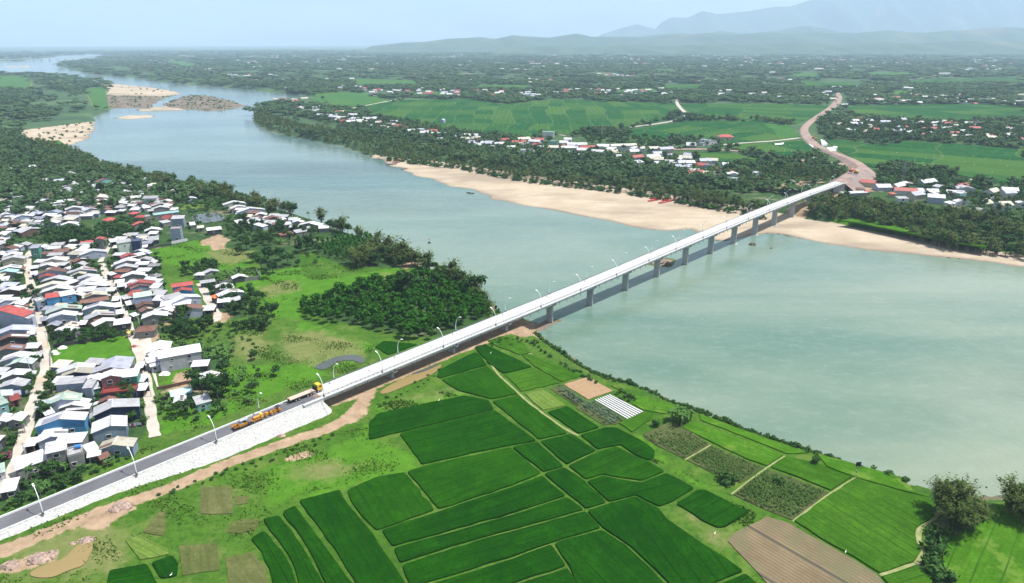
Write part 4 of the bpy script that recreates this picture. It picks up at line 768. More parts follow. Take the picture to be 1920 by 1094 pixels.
def house_at(loc, rz, ln, dp, h, style, roof, wall, label, cat='house', group=None, name='house', simple=False, rf=None):
    r = empty(name, loc, rz, label, cat, group); x0, x1 = -ln / 2, ln / 2; d = dp / 2; rf = rf or HR.uniform(.42, .56); xr = x0 + ln * rf; hh = h
    ox, oy = .4, .3
    if style == 'a':
        for x in (x0 + .2, x1 - .2): b = MB(); b.tube([(x, -d + .2, -.2), (x, -d + .2, h + .05)], .09, 6); b.build('post', 'post_steel', r)
        b = MB(); b.box((0, d - .12, (h - .3) / 2 - .1), (ln - .3, .15, h - .3)); b.box((x0 + .3, 0, (h - .3) / 2 - .1), (.15, dp - .6, h - .3)); b.build('wall', wname(wall), r)
        b = MB(); slab(b, [(x0 - ox, -d - oy, h + .12), (x1 + ox, -d - oy, h + .12), (x1 + ox, d + oy, h + .75), (x0 - ox, d + oy, h + .75)]); b.build('roof', rname(roof), r)
        b = MB(); b.box((HR.uniform(-.2, .2) * ln, 0, .3), (ln * .35, dp * .3, .8)); b.build('bench', 'timber', r)
        return r
    b = MB(); wt = -.5
    if style == 'g':
        rise = min(2.7, .3 + .105 * ln); prof = [(x0, wt), (x1, wt), (x1, h - .02), (xr, h + rise - .06), (x0, h - .02)]
        V = [(x, -d, z) for x, z in prof] + [(x, d, z) for x, z in prof]; b.add(V, [(0, 1, 2, 3, 4), (9, 8, 7, 6, 5)] + [(i, (i + 1) % 5, 5 + (i + 1) % 5, 5 + i) for i in range(5)]); b.build('wall', wname(wall), r)
        b = MB(); sl, sr = rise / (xr - x0), rise / (x1 - xr); zr = h + rise + .06
        slab(b, [(x0 - ox, -d - oy, h + .06 - sl * ox), (xr, -d - oy, zr), (xr, d + oy, zr), (x0 - ox, d + oy, h + .06 - sl * ox)]); slab(b, [(xr, -d - oy, zr), (x1 + ox, -d - oy, h + .06 - sr * ox), (x1 + ox, d + oy, h + .06 - sr * ox), (xr, d + oy, zr)]); rfo = b.build('roof', rname(roof), r)
        if not simple:
            b = MB(); b.box((xr, 0, zr + .03), (.5, dp + 2 * oy, .07)); b.build('ridge_cap', rname(roof), rfo)
            if HR.random() < .65:      # a lower lean-to roof on one end
                q = HR.choice((-1, 1)); xe = (x1 if q > 0 else x0) - q * .05; w0 = HR.uniform(1.6, 2.8); y0_, y1_ = (-d, HR.uniform(-.2, 1) * d) if HR.random() < .5 else (HR.uniform(-1, .2) * d, d); b = MB(); slab(b, [(xe, y0_, h - .45), (xe + q * w0, y0_, h - .95), (xe + q * w0, y1_, h - .95), (xe, y1_, h - .45)]); lt = b.build('lean_to_roof', rname(HR.choice('wwwlbgc')), r)
                b = MB(); b.tube([(xe + q * (w0 - .15), y0_ + .15, -.2), (xe + q * (w0 - .15), y0_ + .15, h - .95)], .07, 6); b.build('post', 'post_steel', lt)
            for _rep in range(HR.choice((0, 1, 1, 2))):      # a raised run of newer sheets
                sd_ = HR.choice((0, 1)); a, c = HR.uniform(.05, .25), HR.uniform(.55, .95); xe, s_ = (x0, sl) if sd_ == 0 else (x1, sr); xa = xr + (xe - xr) * a; xb = xr + (xe - xr) * (c + .15); za = zr - abs(xa - xr) * s_ + .09; zb = zr - abs(xb - xr) * s_ + .09
                y0_, y1_ = sorted((HR.uniform(-d, d), HR.uniform(-d, d)))
                if y1_ - y0_ > 1.2:
                    b = MB(); slab(b, [(xa, y0_, za), (xb, y0_, zb), (xb, y1_, zb), (xa, y1_, za)], .04); b.build('roof_sheet', rname(HR.choice('wwlgcb' if roof != 'r' else 'wrb')), rfo)
    elif style == 'r':
        rise = min(2.4, .45 * d); b.add([(x0, -d, wt), (x1, -d, wt), (x1, d, wt), (x0, d, wt), (x0, -d, h - .02), (x1, -d, h - .02), (x1, d, h - .02), (x0, d, h - .02), (x0, 0, h + rise - .07), (x1, 0, h + rise - .07)], [(0, 3, 2, 1), (0, 1, 5, 4), (2, 3, 7, 6), (1, 2, 6, 9, 5), (3, 0, 4, 8, 7), (4, 5, 9, 8), (6, 7, 8, 9)]); b.build('wall', wname(wall), r)
        b = MB(); s_ = rise / d; e = h + .07 - s_ * oy; zr = h + rise + .07
        for q in (-1, 1): slab(b, [(x0 - ox, q * (d + oy), e), (x1 + ox, q * (d + oy), e), (x1 + ox, 0, zr), (x0 - ox, 0, zr)])
        rfo = b.build('roof', rname(roof), r)
        if not simple: b = MB(); b.box((0, 0, zr + .02), (ln + 2 * ox, .45, .08)); b.build('ridge_cap', rname(roof), rfo)
    elif style == 'h':
        rise = min(2.8, .5 * min(d, ln / 2)); b.box((0, 0, (h + wt) / 2), (ln, dp, h - wt)); b.build('wall', wname(wall), r); b = MB(); k = max(.2, ln / 2 - d * .8); z = h - .05
        V = [(x0 - .5, -d - .5, z), (x1 + .5, -d - .5, z), (x1 + .5, d + .5, z), (x0 - .5, d + .5, z), (-k, 0, z + rise), (k, 0, z + rise)] + [(x0 - .5, -d - .5, z - .1), (x1 + .5, -d - .5, z - .1), (x1 + .5, d + .5, z - .1), (x0 - .5, d + .5, z - .1)]
        b.add(V, [(0, 1, 5, 4), (1, 2, 5), (2, 3, 4, 5), (3, 0, 4), (6, 7, 1, 0), (7, 8, 2, 1), (8, 9, 3, 2), (9, 6, 0, 3), (9, 8, 7, 6)]); rfo = b.build('roof', rname(roof), r)
        if not simple: b = MB(); b.tube([(-k - .1, 0, z + rise), (k + .1, 0, z + rise)], .14, 6); b.build('ridge_cap', rname(roof), rfo)
    elif style == 'f':
        b.box((0, 0, (h + wt) / 2), (ln, dp, h - wt)); b.build('wall', wname(wall), r); b = MB()
        b.box((0, 0, h + .06), (ln - .5, dp - .5, .12))
        for q in (-1, 1): b.box((0, q * (d - .1), h + .35), (ln + .1, .22, .7)); b.box((q * (ln / 2 - .1), 0, h + .35), (.22, dp - .26, .7))
        b.build('roof', rname(roof), r)
    else:                                      # single pitch, high at the back
        rise = .12 * dp + .15; b.add([(x0, -d, wt), (x1, -d, wt), (x1, d, wt), (x0, d, wt), (x0, -d, h - .03), (x1, -d, h - .03), (x1, d, h + rise - .03), (x0, d, h + rise - .03)], [(0, 3, 2, 1), (0, 1, 5, 4), (1, 2, 6, 5), (2, 3, 7, 6), (3, 0, 4, 7), (4, 5, 6, 7)]); b.build('wall', wname(wall), r)
        b = MB(); s_ = rise / dp; slab(b, [(x0 - ox, -d - oy, h + .08 - s_ * oy), (x1 + ox, -d - oy, h + .08 - s_ * oy), (x1 + ox, d + oy, h + .08 + rise + s_ * oy), (x0 - ox, d + oy, h + .08 + rise + s_ * oy)]); rfo = b.build('roof', rname(roof), r)
    if simple: 
        b = MB(); b.box((HR.uniform(-.25, .25) * ln, -d - .02, 1.9), (1.6, .12, 1.5)); b.build('window', 'window_dark', r); return r
    # openings
    fl = 2 if h > 5.2 else 1; n = max(1, int(ln / 6.5))
    for f_ in range(fl):
        zc = 1.9 + f_ * (h / fl)
        if zc + .8 > h: zc = h - 1.1
        for i in range(n):
            if HR.random() < .72:
                x = x0 + ln * (i + .5) / n + HR.uniform(-.8, .8); w_, hh_ = HR.choice(((1.2, 1.1), (1.5, 1.2), (.9, .8)))
                b = MB(); b.box((x, -d - .03, zc), (w_, .14, hh_)); wo = b.build('window', 'window_dark', r); b = MB()
                for q in (-1, 1): b.box((x + q * (w_ / 2 + .05), -d - .05, zc), (.1, .2, hh_ + .2)); b.box((x, -d - .05, zc + q * (hh_ / 2 + .05)), (w_, .2, .1))
                b.build('window_frame', 'window_frame', wo)
    e = HR.choice((-1, 1)); b = MB(); b.box((e * (ln / 2 + .03), HR.uniform(-.2, .2) * dp, 1.05), (.14, min(1.6, dp * .4), 2.2)); b.build('door', 'door_paint', r)
    return r
H = []   # section, (xL, yL, xR, yR, style, roof, wall, eave, depth)
def sec(name, rows):
    for l in rows.strip().split(';'):
        t = l.split()
        if t: H.append((name,) + tuple(float(v) for v in t[:4]) + (t[4][0], t[4][1], t[4][2]) + (float(t[5]) if len(t) > 5 else 3.7, float(t[6]) if len(t) > 6 else 5.0))
sec('left of the left lane', '''1 924 27 919 swD 3 5;-12 793 11 790 gwG 3.5;13 791 39 789 gwG 3.5 5;-14 890 7 884 stW 3.2 4;-10 662 41 656 gbG;43 654 69 653 awG 3 4;1 678 59 671 gwL;60 671 76 669 awD 2.8 4;16 685 59 682 gtG;2 711 52 703 gwG;-4 728 44 724 gwS;-14 750 23 741 gtW;24 752 35 749 arZ 3 4;
-6 762 14 755 stK;-9 572 38 563 gwL;40 565 53 564 awD 3 4;14 573 42 572 gwZ;13 587 42 585 gwG;43 588 58 587 awD 3 4;-42 589 44 594 grL 7.5 6;-10 630 62 619 glL 3.5 6;47 607 59 606 anD 3 3.5;51 629 64 627 awG 3 6;-6 641 51 633 gbD 3.4 4;
-3 442 11 441 swG 3.5 4;-3 461 22 457 gwG;6 482 40 478 gwG;3 489 45 485 gwC;-5 508 38 503 gwG;-6 514 30 511 gkG;0 548 36 545 gwZ 3.2;36 544 51 541 awD 3 5;-4 528 14 526 swG''')
sec('right of the left lane', '''67 801 157 786 gwB 5.2 5;71 829 123 817 gwL 4 4.5;103 833 152 828 swG 3.4 4.5;86 851 122 843 swG 6.6 5;32 881 87 862 swG 4.2 5.5;45 838 63 835 awD 3 4;127 858 155 851 fgG 4.6 5;84 761 149 750 gtL 4.4 5;111 766 159 762 gwG 3.2 5;124 770 166 766 swG 2.8 2.5;67 768 80 766 alD 2.8 5;
103 702 173 693 gwW 3.6 5;114 707 173 700 gcN 3.6 4.5;104 722 155 718 swL 5 4;156 728 171 727 swL 5 5;88 779 100 775 awD 3 4;72 501 105 500 gwG 3.5 4;78 492 124 489 gwC 4 5;56 505 71 503 awD 3 4;59 516 71 514 awD 3 4.5;71 515 122 510 gbL 4 5;73 522 100 519 grS 3.6 4.5;77 529 130 526 gwG;66 543 128 535 gcW;77 549 134 543 gwG;86 560 114 556 srB 6.6 5;115 556 141 551 swB 6.8 5;68 567 85 563 fwS 5.5 5;86 589 152 579 gtG;89 598 141 592 gwL 4.4 5;77 603 88 601 alD 3 4;118 615 145 612 gcP 4 4.5;96 623 134 624 gwG 3.5 5;147 610 159 609 awD 3 4''')
sec('left of the right lane', '''176 778 260 762 gwN 5 6;172 810 236 799 gwS 4.4 7;184 842 248 838 gcS 3.6 4.5;166 848 184 842 swW 3 4;165 858 187 854 awW 2.6 3;192 861 204 857 sbZ 2.2 2.5;185 756 217 752 gbZ 3 3;189 687 246 680 glG 3.8 5;175 699 240 692 glZ 4.4 5;189 711 227 706 gwP 7 5.5;228 708 256 705 swV 6.4 5;188 741 254 733 frN 4 4.5;255 733 271 732 awD 3 4.5;253 691 266 690 awD 3 4;173 731 185 728 swV 3.5 4;257 716 268 716 awD 3 4;
125 514 180 508 gwS 3.8 5;137 516 159 514 gcG;145 525 185 520 gwL;158 527 187 525 gwG;148 533 194 530 gwG;139 543 195 536 gwG;195 537 207 535 awD 3 5;142 548 174 546 swG;175 548 196 546 swZ 3.4 4;155 560 200 553 gcG;197 547 213 546 awD 3 4;152 570 203 562 rbB 3.8 5;155 582 214 576 gwL;210 565 221 564 awD 3 4.5;159 601 214 591 gwZ;178 602 197 597 sbZ 3 4;178 612 219 602 gwG;216 577 228 575 awD 3 5;214 610 243 606 swD 3.3 5;127 534 147 527 swD 3.2 3.5;219 590 232 588 awD 3 4.5;150 479 200 472 gwL 3.6 4.5;140 492 165 486 gbD 3.2 4''')
sec('right of the right lane', '''229 484 256 479 grP 3.8 5;247 483 273 477 swZ 3.4 4;214 497 262 491 gwG;216 505 256 502 gwG 3.7 4.5;255 509 278 509 swG 3 4;227 521 270 516 gwG;213 520 227 521 hrG 3.2 4;208 517 218 514 awD 3 4;216 532 232 530 awD 3 4;221 539 236 537 awZ 3 4;239 537 288 532 grS 4 5;246 542 279 536 gbS 3.6 4;281 540 296 540 swS;248 555 273 547 grB 3.7 4.5;252 559 284 554 stL 6.6 5;285 564 305 564 swG;285 554 305 554 swG;233 562 249 558 awD 3 4.5;239 573 254 570 awD 3 4.5;258 577 287 571 gbG 3.6 4;266 585 287 580 gbG 3.4 4;288 584 322 584 gwG;301 575 320 573 swG;266 598 313 592 gwG 3.8 5.5;251 594 260 591 awD 2.6 3;253 623 288 620 hbG 3.4 6;
275 662 316 657 gwG 3.6 9;288 671 318 661 gwG 4.2 5;298 673 376 659 swM 6.4 6;277 681 298 676 swM 4 4;283 688 302 684 swM 3 3;300 687 321 684 auD 2.6 5;359 688 388 686 swD 3.4 4;359 717 405 717 gwD 3.4 7;323 744 359 735 ska 3;326 755 346 752 gwG 3.2 4.5;370 759 395 752 swK 3.2 5'''.replace('ska 3', 'skK 3 3.5'))
sec('round the short middle lane', '''323 539 361 534 rrB 5.8 5;328 549 359 545 grB 4.2 4;311 563 343 554 swB 4 4.5;320 570 376 557 gwL;325 573 356 570 swG 3 4;329 587 379 579 gbL 4 6;382 583 400 582 awD 3.2 5;377 532 403 528 swD 2.8 3;402 541 436 537 gwG 3.4 4;413 543 436 542 swG 3 3;411 557 457 548 gwS 4 5;408 568 429 566 swD 3.4 4;430 567 454 561 swD 3.2 3.5;364 516 382 516 hwG 2.8 4;382 514 410 509 gwG 3.2 4;437 523 461 519 gwD 2.8 4;403 560 412 557 aoD 2.8 3''')
sec('in the upper left village', '''28 409 60 405 gwL 4.6 5;40 437 82 429 gwZ;115 423 146 420 gwL;128 427 155 425 gwG;56 466 71 465 slV 6.8 5;90 468 112 466 swG 3.6 4;130 454 151 452 swP 3 3;151 458 173 456 srG 3.2 4;122 402 146 402 rbL 3.8 5;102 408 116 406 swD 3 4;118 409 146 408 swG 3.2 4;85 399 110 399 glK;0 401 31 398 gwK;-2 406 27 402 gwG;10 352 37 351 gwG 3.4 5;102 340 123 338 rlB 4.4 5;116 351 156 348 gwT 4.2 5;117 346 151 346 gwN 3.6 4;126 362 158 357 gwL 3.5 5;71 373 120 367 rrE 3.6 5;73 381 107 374 glG 3.2 4;96 382 141 376 swK 4.4 5;86 396 130 385 gwG;123 394 157 390 gwG;40 364 52 363 swL 3.8 5;23 373 39 370 glL;-3 383 26 381 gwL 4 5;-3 398 33 396 gwG;-3 393 32 391 gwG;42 382 57 381 swG 3 4;25 379 37 378 swG 3 4;5 377 22 373 gcZ;114 327 141 326 gwS 3.6 5;127 319 142 319 ggG;72 338 87 339 ggG;54 313 71 312 swG;64 366 75 365 scG 3 4;10 318 24 317 gwG''')
sec('in the upper middle village', '''197 416 219 413 hrG 3.6 8;240 401 250 402 hrG 3.4 6;252 408 268 408 hrG 3.4 5;250 423 278 419 grG 3.8 5;272 434 300 431 gwD 3.4 6;279 452 297 450 swD 3 7;272 408 282 407 fgG 7.5 6;178 450 192 449 grG 6.4 5;154 458 173 455 srG 3 4;221 457 246 453 swE 8 5;246 454 261 453 fnN 8 5;208 455 221 453 awD 3.4 6;263 465 275 464 awD 3 4;265 452 278 451 gwD 2.8 4;172 352 186 351 swG 3.6 9;182 342 215 337 gbK 5 6;197 331 210 330 slL 5.6 5;210 333 222 333 foP 4.6 4;255 337 269 338 rwL 4.4 7;238 352 265 349 gwT 3.8 7;273 353 290 351 gwG 3.2 5;282 355 297 352 gwG 3 4;226 362 246 360 gwG 4.8 7;164 377 211 372 gcG 4.4 16;128 378 163 374 gbG 4 14;168 384 219 377 gbZ 3.2 7;230 378 244 374 gwG 3.4 9;246 372 266 370 swL 4.4 5;267 373 293 372 swW 5.6 6;152 387 170 387 gwG 3.4 10;158 396 182 392 glG;285 393 317 390 gwG 3.6 5;284 387 318 384 gwG 3.2 4;225 386 244 384 gwG 3 5;250 391 260 390 swG 2.8 4;289 404 335 398 skG 3.8 4;316 411 334 404 grZ 3.8 6;321 411 343 410 swS 7 6;306 419 320 416 swG 3 5;318 431 337 430 fgS 8.4 6;270 391 283 389 swG 3 4;278 397 288 396 awD 3 4''')
sec('near the upstream river bank', '''353 374 369 372 gwL 3.8 6;357 423 366 422 swG 3 6;370 428 381 427 hcG 3 7;389 433 415 430 swD 3.6 5;419 385 459 381 gwW 4 5;434 392 462 388 gwG;446 399 497 393 gwL 4 5;479 404 499 403 gwG 3.2 5;445 419 458 417 swD 3 6;499 412 525 409 gbZ 3.6 6;493 426 502 423 swL 3.2 8;525 423 546 421 swG 4 5;556 437 585 432 swG 3 5;559 423 600 424 gwG 3.4 6;598 429 616 428 swG 3 6;527 442 550 438 sbZ 2.6 4;462 420 477 418 awD 3 4;526 413 537 411 swG 3 4''')
CNT = {}; HOUSE_XY = []
order = sorted(range(len(H)), key=lambda i: -H[i][2])
for i in order:
    s_, xl, yl, xr_, yr, st, rf_, wl, h, dp = H[i]
    A, B = at(xl, yl, h), at(xr_, yr, h); a = B - A; ln = float(np.hypot(a[0], a[1])); rz = math.atan2(a[1], a[0]); k = CNT[s_] = CNT.get(s_, 0) + 1
    dp = dp * 1.04; nrm = np.array([-a[1], a[0]]) / ln; c = (A + B)[:2] / 2 + nrm * dp / 2; shed = st == 'a'
    kind = 'open shed' if shed else ('hut' if ln < 5 else ('warehouse' if ln > 17 and dp > 10 else 'house'))
    lb = f"{RC[rf_][0]} roofed {WC[wl][0]}{'' if shed else ' walled'} {kind}, {ORD[k - 1]} nearest {s_}"
    house_at((c[0], c[1], float(base_z(*c))), rz, max(ln, 2.4), dp, h, st, rf_, wl, lb, 'shed' if shed else 'house', 'village houses of the near bank', 'shed' if shed else 'house'); HOUSE_XY.append((c[0], c[1], max(ln, dp) / 2))

# smaller sheds and lean-tos squeezed in between
HP = []
def hfree(x, y, r): return all(math.hypot(x - a, y - b) > r for a, b in HP)
for o in [o for o in COL.objects if o.name.startswith(('house', 'shed')) and o.parent is None]:
    bb = next(c for c in o.children if c.name.startswith('roof')).bound_box; xs = [v[0] for v in bb]; L0, L9 = min(xs), max(xs)
    for k in range(int((L9 - L0) / 2) + 1): q = o.matrix_basis @ Vector((L0 + 2 * k, 0, 0)); HP.append((q.x, q.y))
for ob in [o for o in COL.objects if o.name.startswith('lane')]: HP += [tuple(v.co[:2]) for v in list(ob.data.vertices)[::2]]
NB = 0
for pts, n, where in (([(-30,500),(48,490),(56,520),(70,600),(84,660),(60,760),(10,900),(-40,900)], 60, 'left of the left lane'), ([(66,500),(130,490),(150,560),(160,610),(90,632),(80,560)], 40, 'right of the left lane'), ([(125,500),(190,505),(235,610),(150,630),(140,560)], 40, 'left of the right lane'), ([(215,485),(275,475),(330,580),(320,600),(270,615),(235,560)], 40, 'right of the right lane'), ([(95,700),(170,690),(270,700),(275,760),(160,800),(60,860),(90,760)], 40, 'between the playing field and the blue walled house'),
        ([(-40,365),(160,360),(300,365),(330,400),(260,400),(160,412),(-40,460)], 170, 'in the upper village'), ([(-40,440),(60,470),(170,460),(290,440),(290,470),(100,490),(-40,500)], 70, 'above the lane rows'), ([(100,335),(200,325),(320,350),(330,365),(160,372),(60,365)], 40, 'at the river end of the upper village'), ([(440,395),(600,425),(590,440),(480,425)], 24, 'near the upstream river bank')):
    P = poly(pts); lo, hi = P.min(0), P.max(0)
    for t in range(n * 14):
        if n <= 0: break
        x, y = HR.uniform(lo[0], hi[0]), HR.uniform(lo[1], hi[1])
        if not inside(P, np.array([x]), np.array([y]))[0] or not hfree(x, y, 3.7): continue
        ln, dp = HR.uniform(4.5, 9), HR.uniform(3.6, 5); rz = HR.uniform(-.12, .2) + (.05 if y < 250 else -.02)
        if not hfree(x + ln * .38 * math.cos(rz), y + ln * .38 * math.sin(rz), 3.5) or not hfree(x - ln * .38 * math.cos(rz), y - ln * .38 * math.sin(rz), 3.5): continue
        rf = HR.choice('wwwwlcgb'); wl = HR.choice('GGDLZS'); NB += 1; n -= 1
        house_at((x, y, float(base_z(x, y))), rz, ln, dp, HR.uniform(2.6, 3.4), HR.choice('ssga'), rf, wl, f'{RC[rf][0]} roofed outbuilding between larger roofs {where}', 'shed', f'{RC[rf][0]} roofed outbuildings {where}', 'outbuilding')
        for k in (-.4, 0, .4): HP.append((x + ln * k * math.cos(rz), y + ln * k * math.sin(rz)))
print('outbuildings', NB)

# ------------------------------------------------------------------ vegetation
def leaf_mat(name, a, b, hi, k=.5):
    g = G(name)
    if name == 'far_leaves': a = g.mix(g.ramp(g.noise(.006, 5, .65), [(.35, 0.), (.65, 1.)]), (.024, .066, .026), (.078, .145, .045)); b = a
    geo = g.n('ShaderNodeNewGeometry'); r = geo.outputs['Random Per Island']
    c = g.mix(g.rand(), a, b); c = g.mix(g.ramp(r, [(.25, 0.), (1., k)]), c, hi); c = g.mix(g.ramp(r, [(0., .55), (.3, 0.)]), c, (.012, .035, .010) if name == 'far_leaves' else tuple(v * .5 for v in a)); return g.end(c, .7, .78, .04)
leaf_mat('acacia_leaves', (.017, .090, .007), (.036, .140, .010), (.075, .23, .02))
leaf_mat('bamboo_leaves', (.046, .088, .018), (.080, .122, .030), (.16, .19, .06))
leaf_mat('broad_leaves', (.014, .050, .012), (.034, .088, .020), (.075, .15, .035))
leaf_mat('palm_leaves', (.03, .085, .02), (.05, .115, .028), (.10, .17, .05))
leaf_mat('banana_leaves', (.05, .13, .025), (.08, .18, .035), (.14, .25, .07))
leaf_mat('bush_leaves', (.022, .075, .014), (.05, .125, .024), (.10, .19, .05))
leaf_mat('far_leaves', (.024, .066, .022), (.024, .066, .022), (.085, .15, .055))
leaf_mat('flower_leaves', (.35, .02, .16), (.45, .05, .25), (.6, .1, .35))
plain('bark', (.16, .12, .09), .95, .3, 2); plain('bamboo_stem', (.20, .19, .09), .8, .3, 2); plain('banana_stem', (.18, .20, .08), .8, .3, 2)
def leaves(lobes, n, size, rs, flat=.25, core=True, asp=.55, up=.35, shell=.45):
    V = []; Fq = []; w = np.array([r[0] * r[1] * r[2] for c, r in lobes]) ** .67; w /= w.sum()
    idx = rs.choice(len(lobes), n, p=w); C = np.array([c for c, r in lobes])[idx]; Rr = np.array([r for c, r in lobes])[idx]
    u = rs.normal(0, 1, (n, 3)); u /= np.linalg.norm(u, axis=1)[:, None]; u[:, 2] = np.where(u[:, 2] < -.5, -u[:, 2], u[:, 2]); rad = rs.random(n) ** shell * (1 + .16 * rs.normal(0, 1, n)).clip(.6, 1.35); P = C + u * Rr * rad[:, None]
    nn = u * .7 + rs.normal(0, .6, (n, 3)) + np.array([0, 0, up]); nn /= np.linalg.norm(nn, axis=1)[:, None]; t = np.cross(nn, rs.normal(0, 1, (n, 3))); t /= np.linalg.norm(t, axis=1)[:, None] + 1e-9; b = np.cross(nn, t); s = size * rs.uniform(.6, 1.35, n)[:, None]
    q = np.stack([P - t * s - b * s * asp * .4, P - t * s * .1 - b * s * asp, P + t * s, P + t * s * .1 + b * s * asp], 1).reshape(-1, 3); V = [q]; Fl = list(range(4 * n)); Lt = [4] * n; k = 4 * n
    if core:
        for c, r in lobes:
            m, h = 7, 4; th = np.linspace(0, 2 * np.pi, m, endpoint=False); ph = np.linspace(-1.2, 1.35, h); g_ = np.array([[math.cos(p) * math.cos(t_), math.cos(p) * math.sin(t_), math.sin(p)] for p in ph for t_ in th]) * np.array(r) * .66 * rs.uniform(.85, 1.1, (m * h, 1)) + np.array(c)
            V.append(g_)
            for i in range(h - 1):
                for j in range(m): Fl += [k + i * m + j, k + i * m + (j + 1) % m, k + (i + 1) * m + (j + 1) % m, k + (i + 1) * m + j]; Lt.append(4)
            Fl += [k + (h - 1) * m + j for j in range(m)]; Lt.append(m); k += m * h
    return np.concatenate(V), np.array(Fl), np.array(Lt)
def trunk_mb(h, r, rs, limbs=4, spread=1.5):
    b = MB(); lean = rs.normal(0, .12, 2); b.tube([(0, 0, -.4), (lean[0] * h * .3, lean[1] * h * .3, h * .45), (lean[0] * h, lean[1] * h, h * .85)], [r, r * .75, r * .35], 7)
    for i in range(limbs):
        a = rs.uniform(0, 6.28); z = h * rs.uniform(.35, .6); p = (lean[0] * z, lean[1] * z, z); b.tube([p, (p[0] + math.cos(a) * spread * .5, p[1] + math.sin(a) * spread * .5, z + h * .15), (p[0] + math.cos(a) * spread, p[1] + math.sin(a) * spread, z + h * .3)], [r * .5, r * .35, r * .15], 5)
    return b
def t_broad(rs, n=420, hs=1.0):
    h = rs.uniform(6, 8.5) * hs; W_ = h * rs.uniform(.40, .55); lobes = []
    for i in range(rs.integers(6, 10)): a = rs.uniform(0, 6.28); q = W_ * rs.uniform(.2, .75); rr = W_ * rs.uniform(.35, .58); lobes.append(((math.cos(a) * q, math.sin(a) * q, h * rs.uniform(.45, .85)), (rr, rr, rr * rs.uniform(.6, .85))))
    return leaves(lobes, n, .62, rs), trunk_mb(h * .8, .2, rs, 5, W_ * .6), 'broad_leaves', 'bark'
def t_acacia(rs, n=300):
    h = rs.uniform(7, 9); W_ = rs.uniform(1.7, 2.3); lobes = [((rs.normal(0, .45), rs.normal(0, .45), h * z), (W_ * k * rs.uniform(.8, 1.15), W_ * k * rs.uniform(.8, 1.15), h * .13)) for z, k in ((.42, .8), (.56, 1.05), (.70, 1.05), (.82, .85))] + [(((W_ * .6) * math.cos(q), (W_ * .6) * math.sin(q), h * rs.uniform(.6, .9)), (W_ * .5, W_ * .5, h * .09)) for q in rs.uniform(0, 6.28, 4)]
    return leaves(lobes, n, .55, rs, up=.2), trunk_mb(h * .85, .12, rs, 3, .8), 'acacia_leaves', 'bark'
def t_bigbamboo(rs, n=0): return t_bamboo(rs, 0, 54, 62, 1.0, .62)
def t_bamboo(rs, n=0, culms=22, per=24, hs=1.0, lf=1.0):
    V = []; b = MB(); h0 = rs.uniform(9, 12.5) * hs
    for i in range(culms):
        a = rs.uniform(0, 6.28); r0 = rs.uniform(.1, 1.2) * hs; out_ = rs.uniform(.8, 4.2) * hs; h = h0 * rs.uniform(.62, 1.0); T = np.linspace(0, 1, 7); x = math.cos(a); y = math.sin(a); rr = r0 + out_ * T ** 2.2; z = h * (T - .22 * T ** 4 * (out_ / 4.2 + .35)); P = np.stack([x * rr, y * rr, z], 1)
        if i % 2 == 0: b.tube([(p[0], p[1], p[2] - .3) for p in P[:5]], [.09, .08, .07, .06, .04], 4, cap=False)
        for t in rs.uniform(.28, 1, per):
            p = np.array([np.interp(t, T, P[:, j]) for j in range(3)]) + rs.normal(0, .42 * hs, 3) * (1.1 - .3 * t); an = a + rs.normal(0, 1.1); d = np.array([math.cos(an), math.sin(an), rs.uniform(-.9, .35)]); d /= np.linalg.norm(d); sd_ = np.cross(d, [0, 0, 1]) + rs.normal(0, .35, 3); s = rs.uniform(.55, 1.15) * hs * lf; w_ = s * .36
            V += [p - sd_ * w_ * .4, p + d * s * .5 - sd_ * w_ * .7, p + d * s * 1.1, p + d * s * .5 + sd_ * w_ * .7]
    n = len(V) // 4; v, f, l = np.array(V), np.arange(4 * n), np.full(n, 4)
    cv, cf, cl = leaves([((0, 0, h0 * .42), (1.5 * hs, 1.5 * hs, h0 * .26)), ((.5, .3, h0 * .62), (1.4 * hs, 1.4 * hs, h0 * .16))], 40, .8, rs); cf = cf + len(v)
    return (np.concatenate([v, cv]), np.concatenate([f, cf]), np.concatenate([l, cl])), b, 'bamboo_leaves', 'bamboo_stem'
def frond(V, base, an, ln, w_, droop, rs, seg=5, rise=.5):
    pr = None
    for k in range(seg + 1):
        t = k / seg; r = ln * t; z = base[2] + ln * (rise * t - droop * t * t); c = np.array([base[0] + math.cos(an) * r * (1 - .25 * t), base[1] + math.sin(an) * r * (1 - .25 * t), z]); ww = w_ * (math.sin(math.pi * min(1, .18 + .8 * t)) ** .7); s = np.array([-math.sin(an), math.cos(an), -.25]) * ww; s2 = np.array([math.sin(an), -math.cos(an), -.25]) * ww
        if pr is not None: V += [pr[0], pr[1], c, c + s] if False else [pr[1], pr[0], c, c + s]; V += [pr[0], pr[2], c + s2, c]
        pr = (c, c + s, c + s2)
def t_palm(rs, n=0):
    h = rs.uniform(5.5, 9.5); V = []; b = MB(); lx, ly = rs.normal(0, .5, 2); b.tube([(0, 0, -.4), (lx * .4, ly * .4, h * .5), (lx, ly, h)], [.2, .14, .12], 7)
    for i in range(15): frond(V, (lx, ly, h), 6.28 * i / 15 + rs.normal(0, .2), rs.uniform(2.2, 3.2), .42, rs.uniform(.45, 1.0), rs, 5, rs.uniform(.2, .9))
    q = len(V) // 4; return (np.array(V), np.arange(4 * q), np.full(q, 4)), b, 'palm_leaves', 'bark'
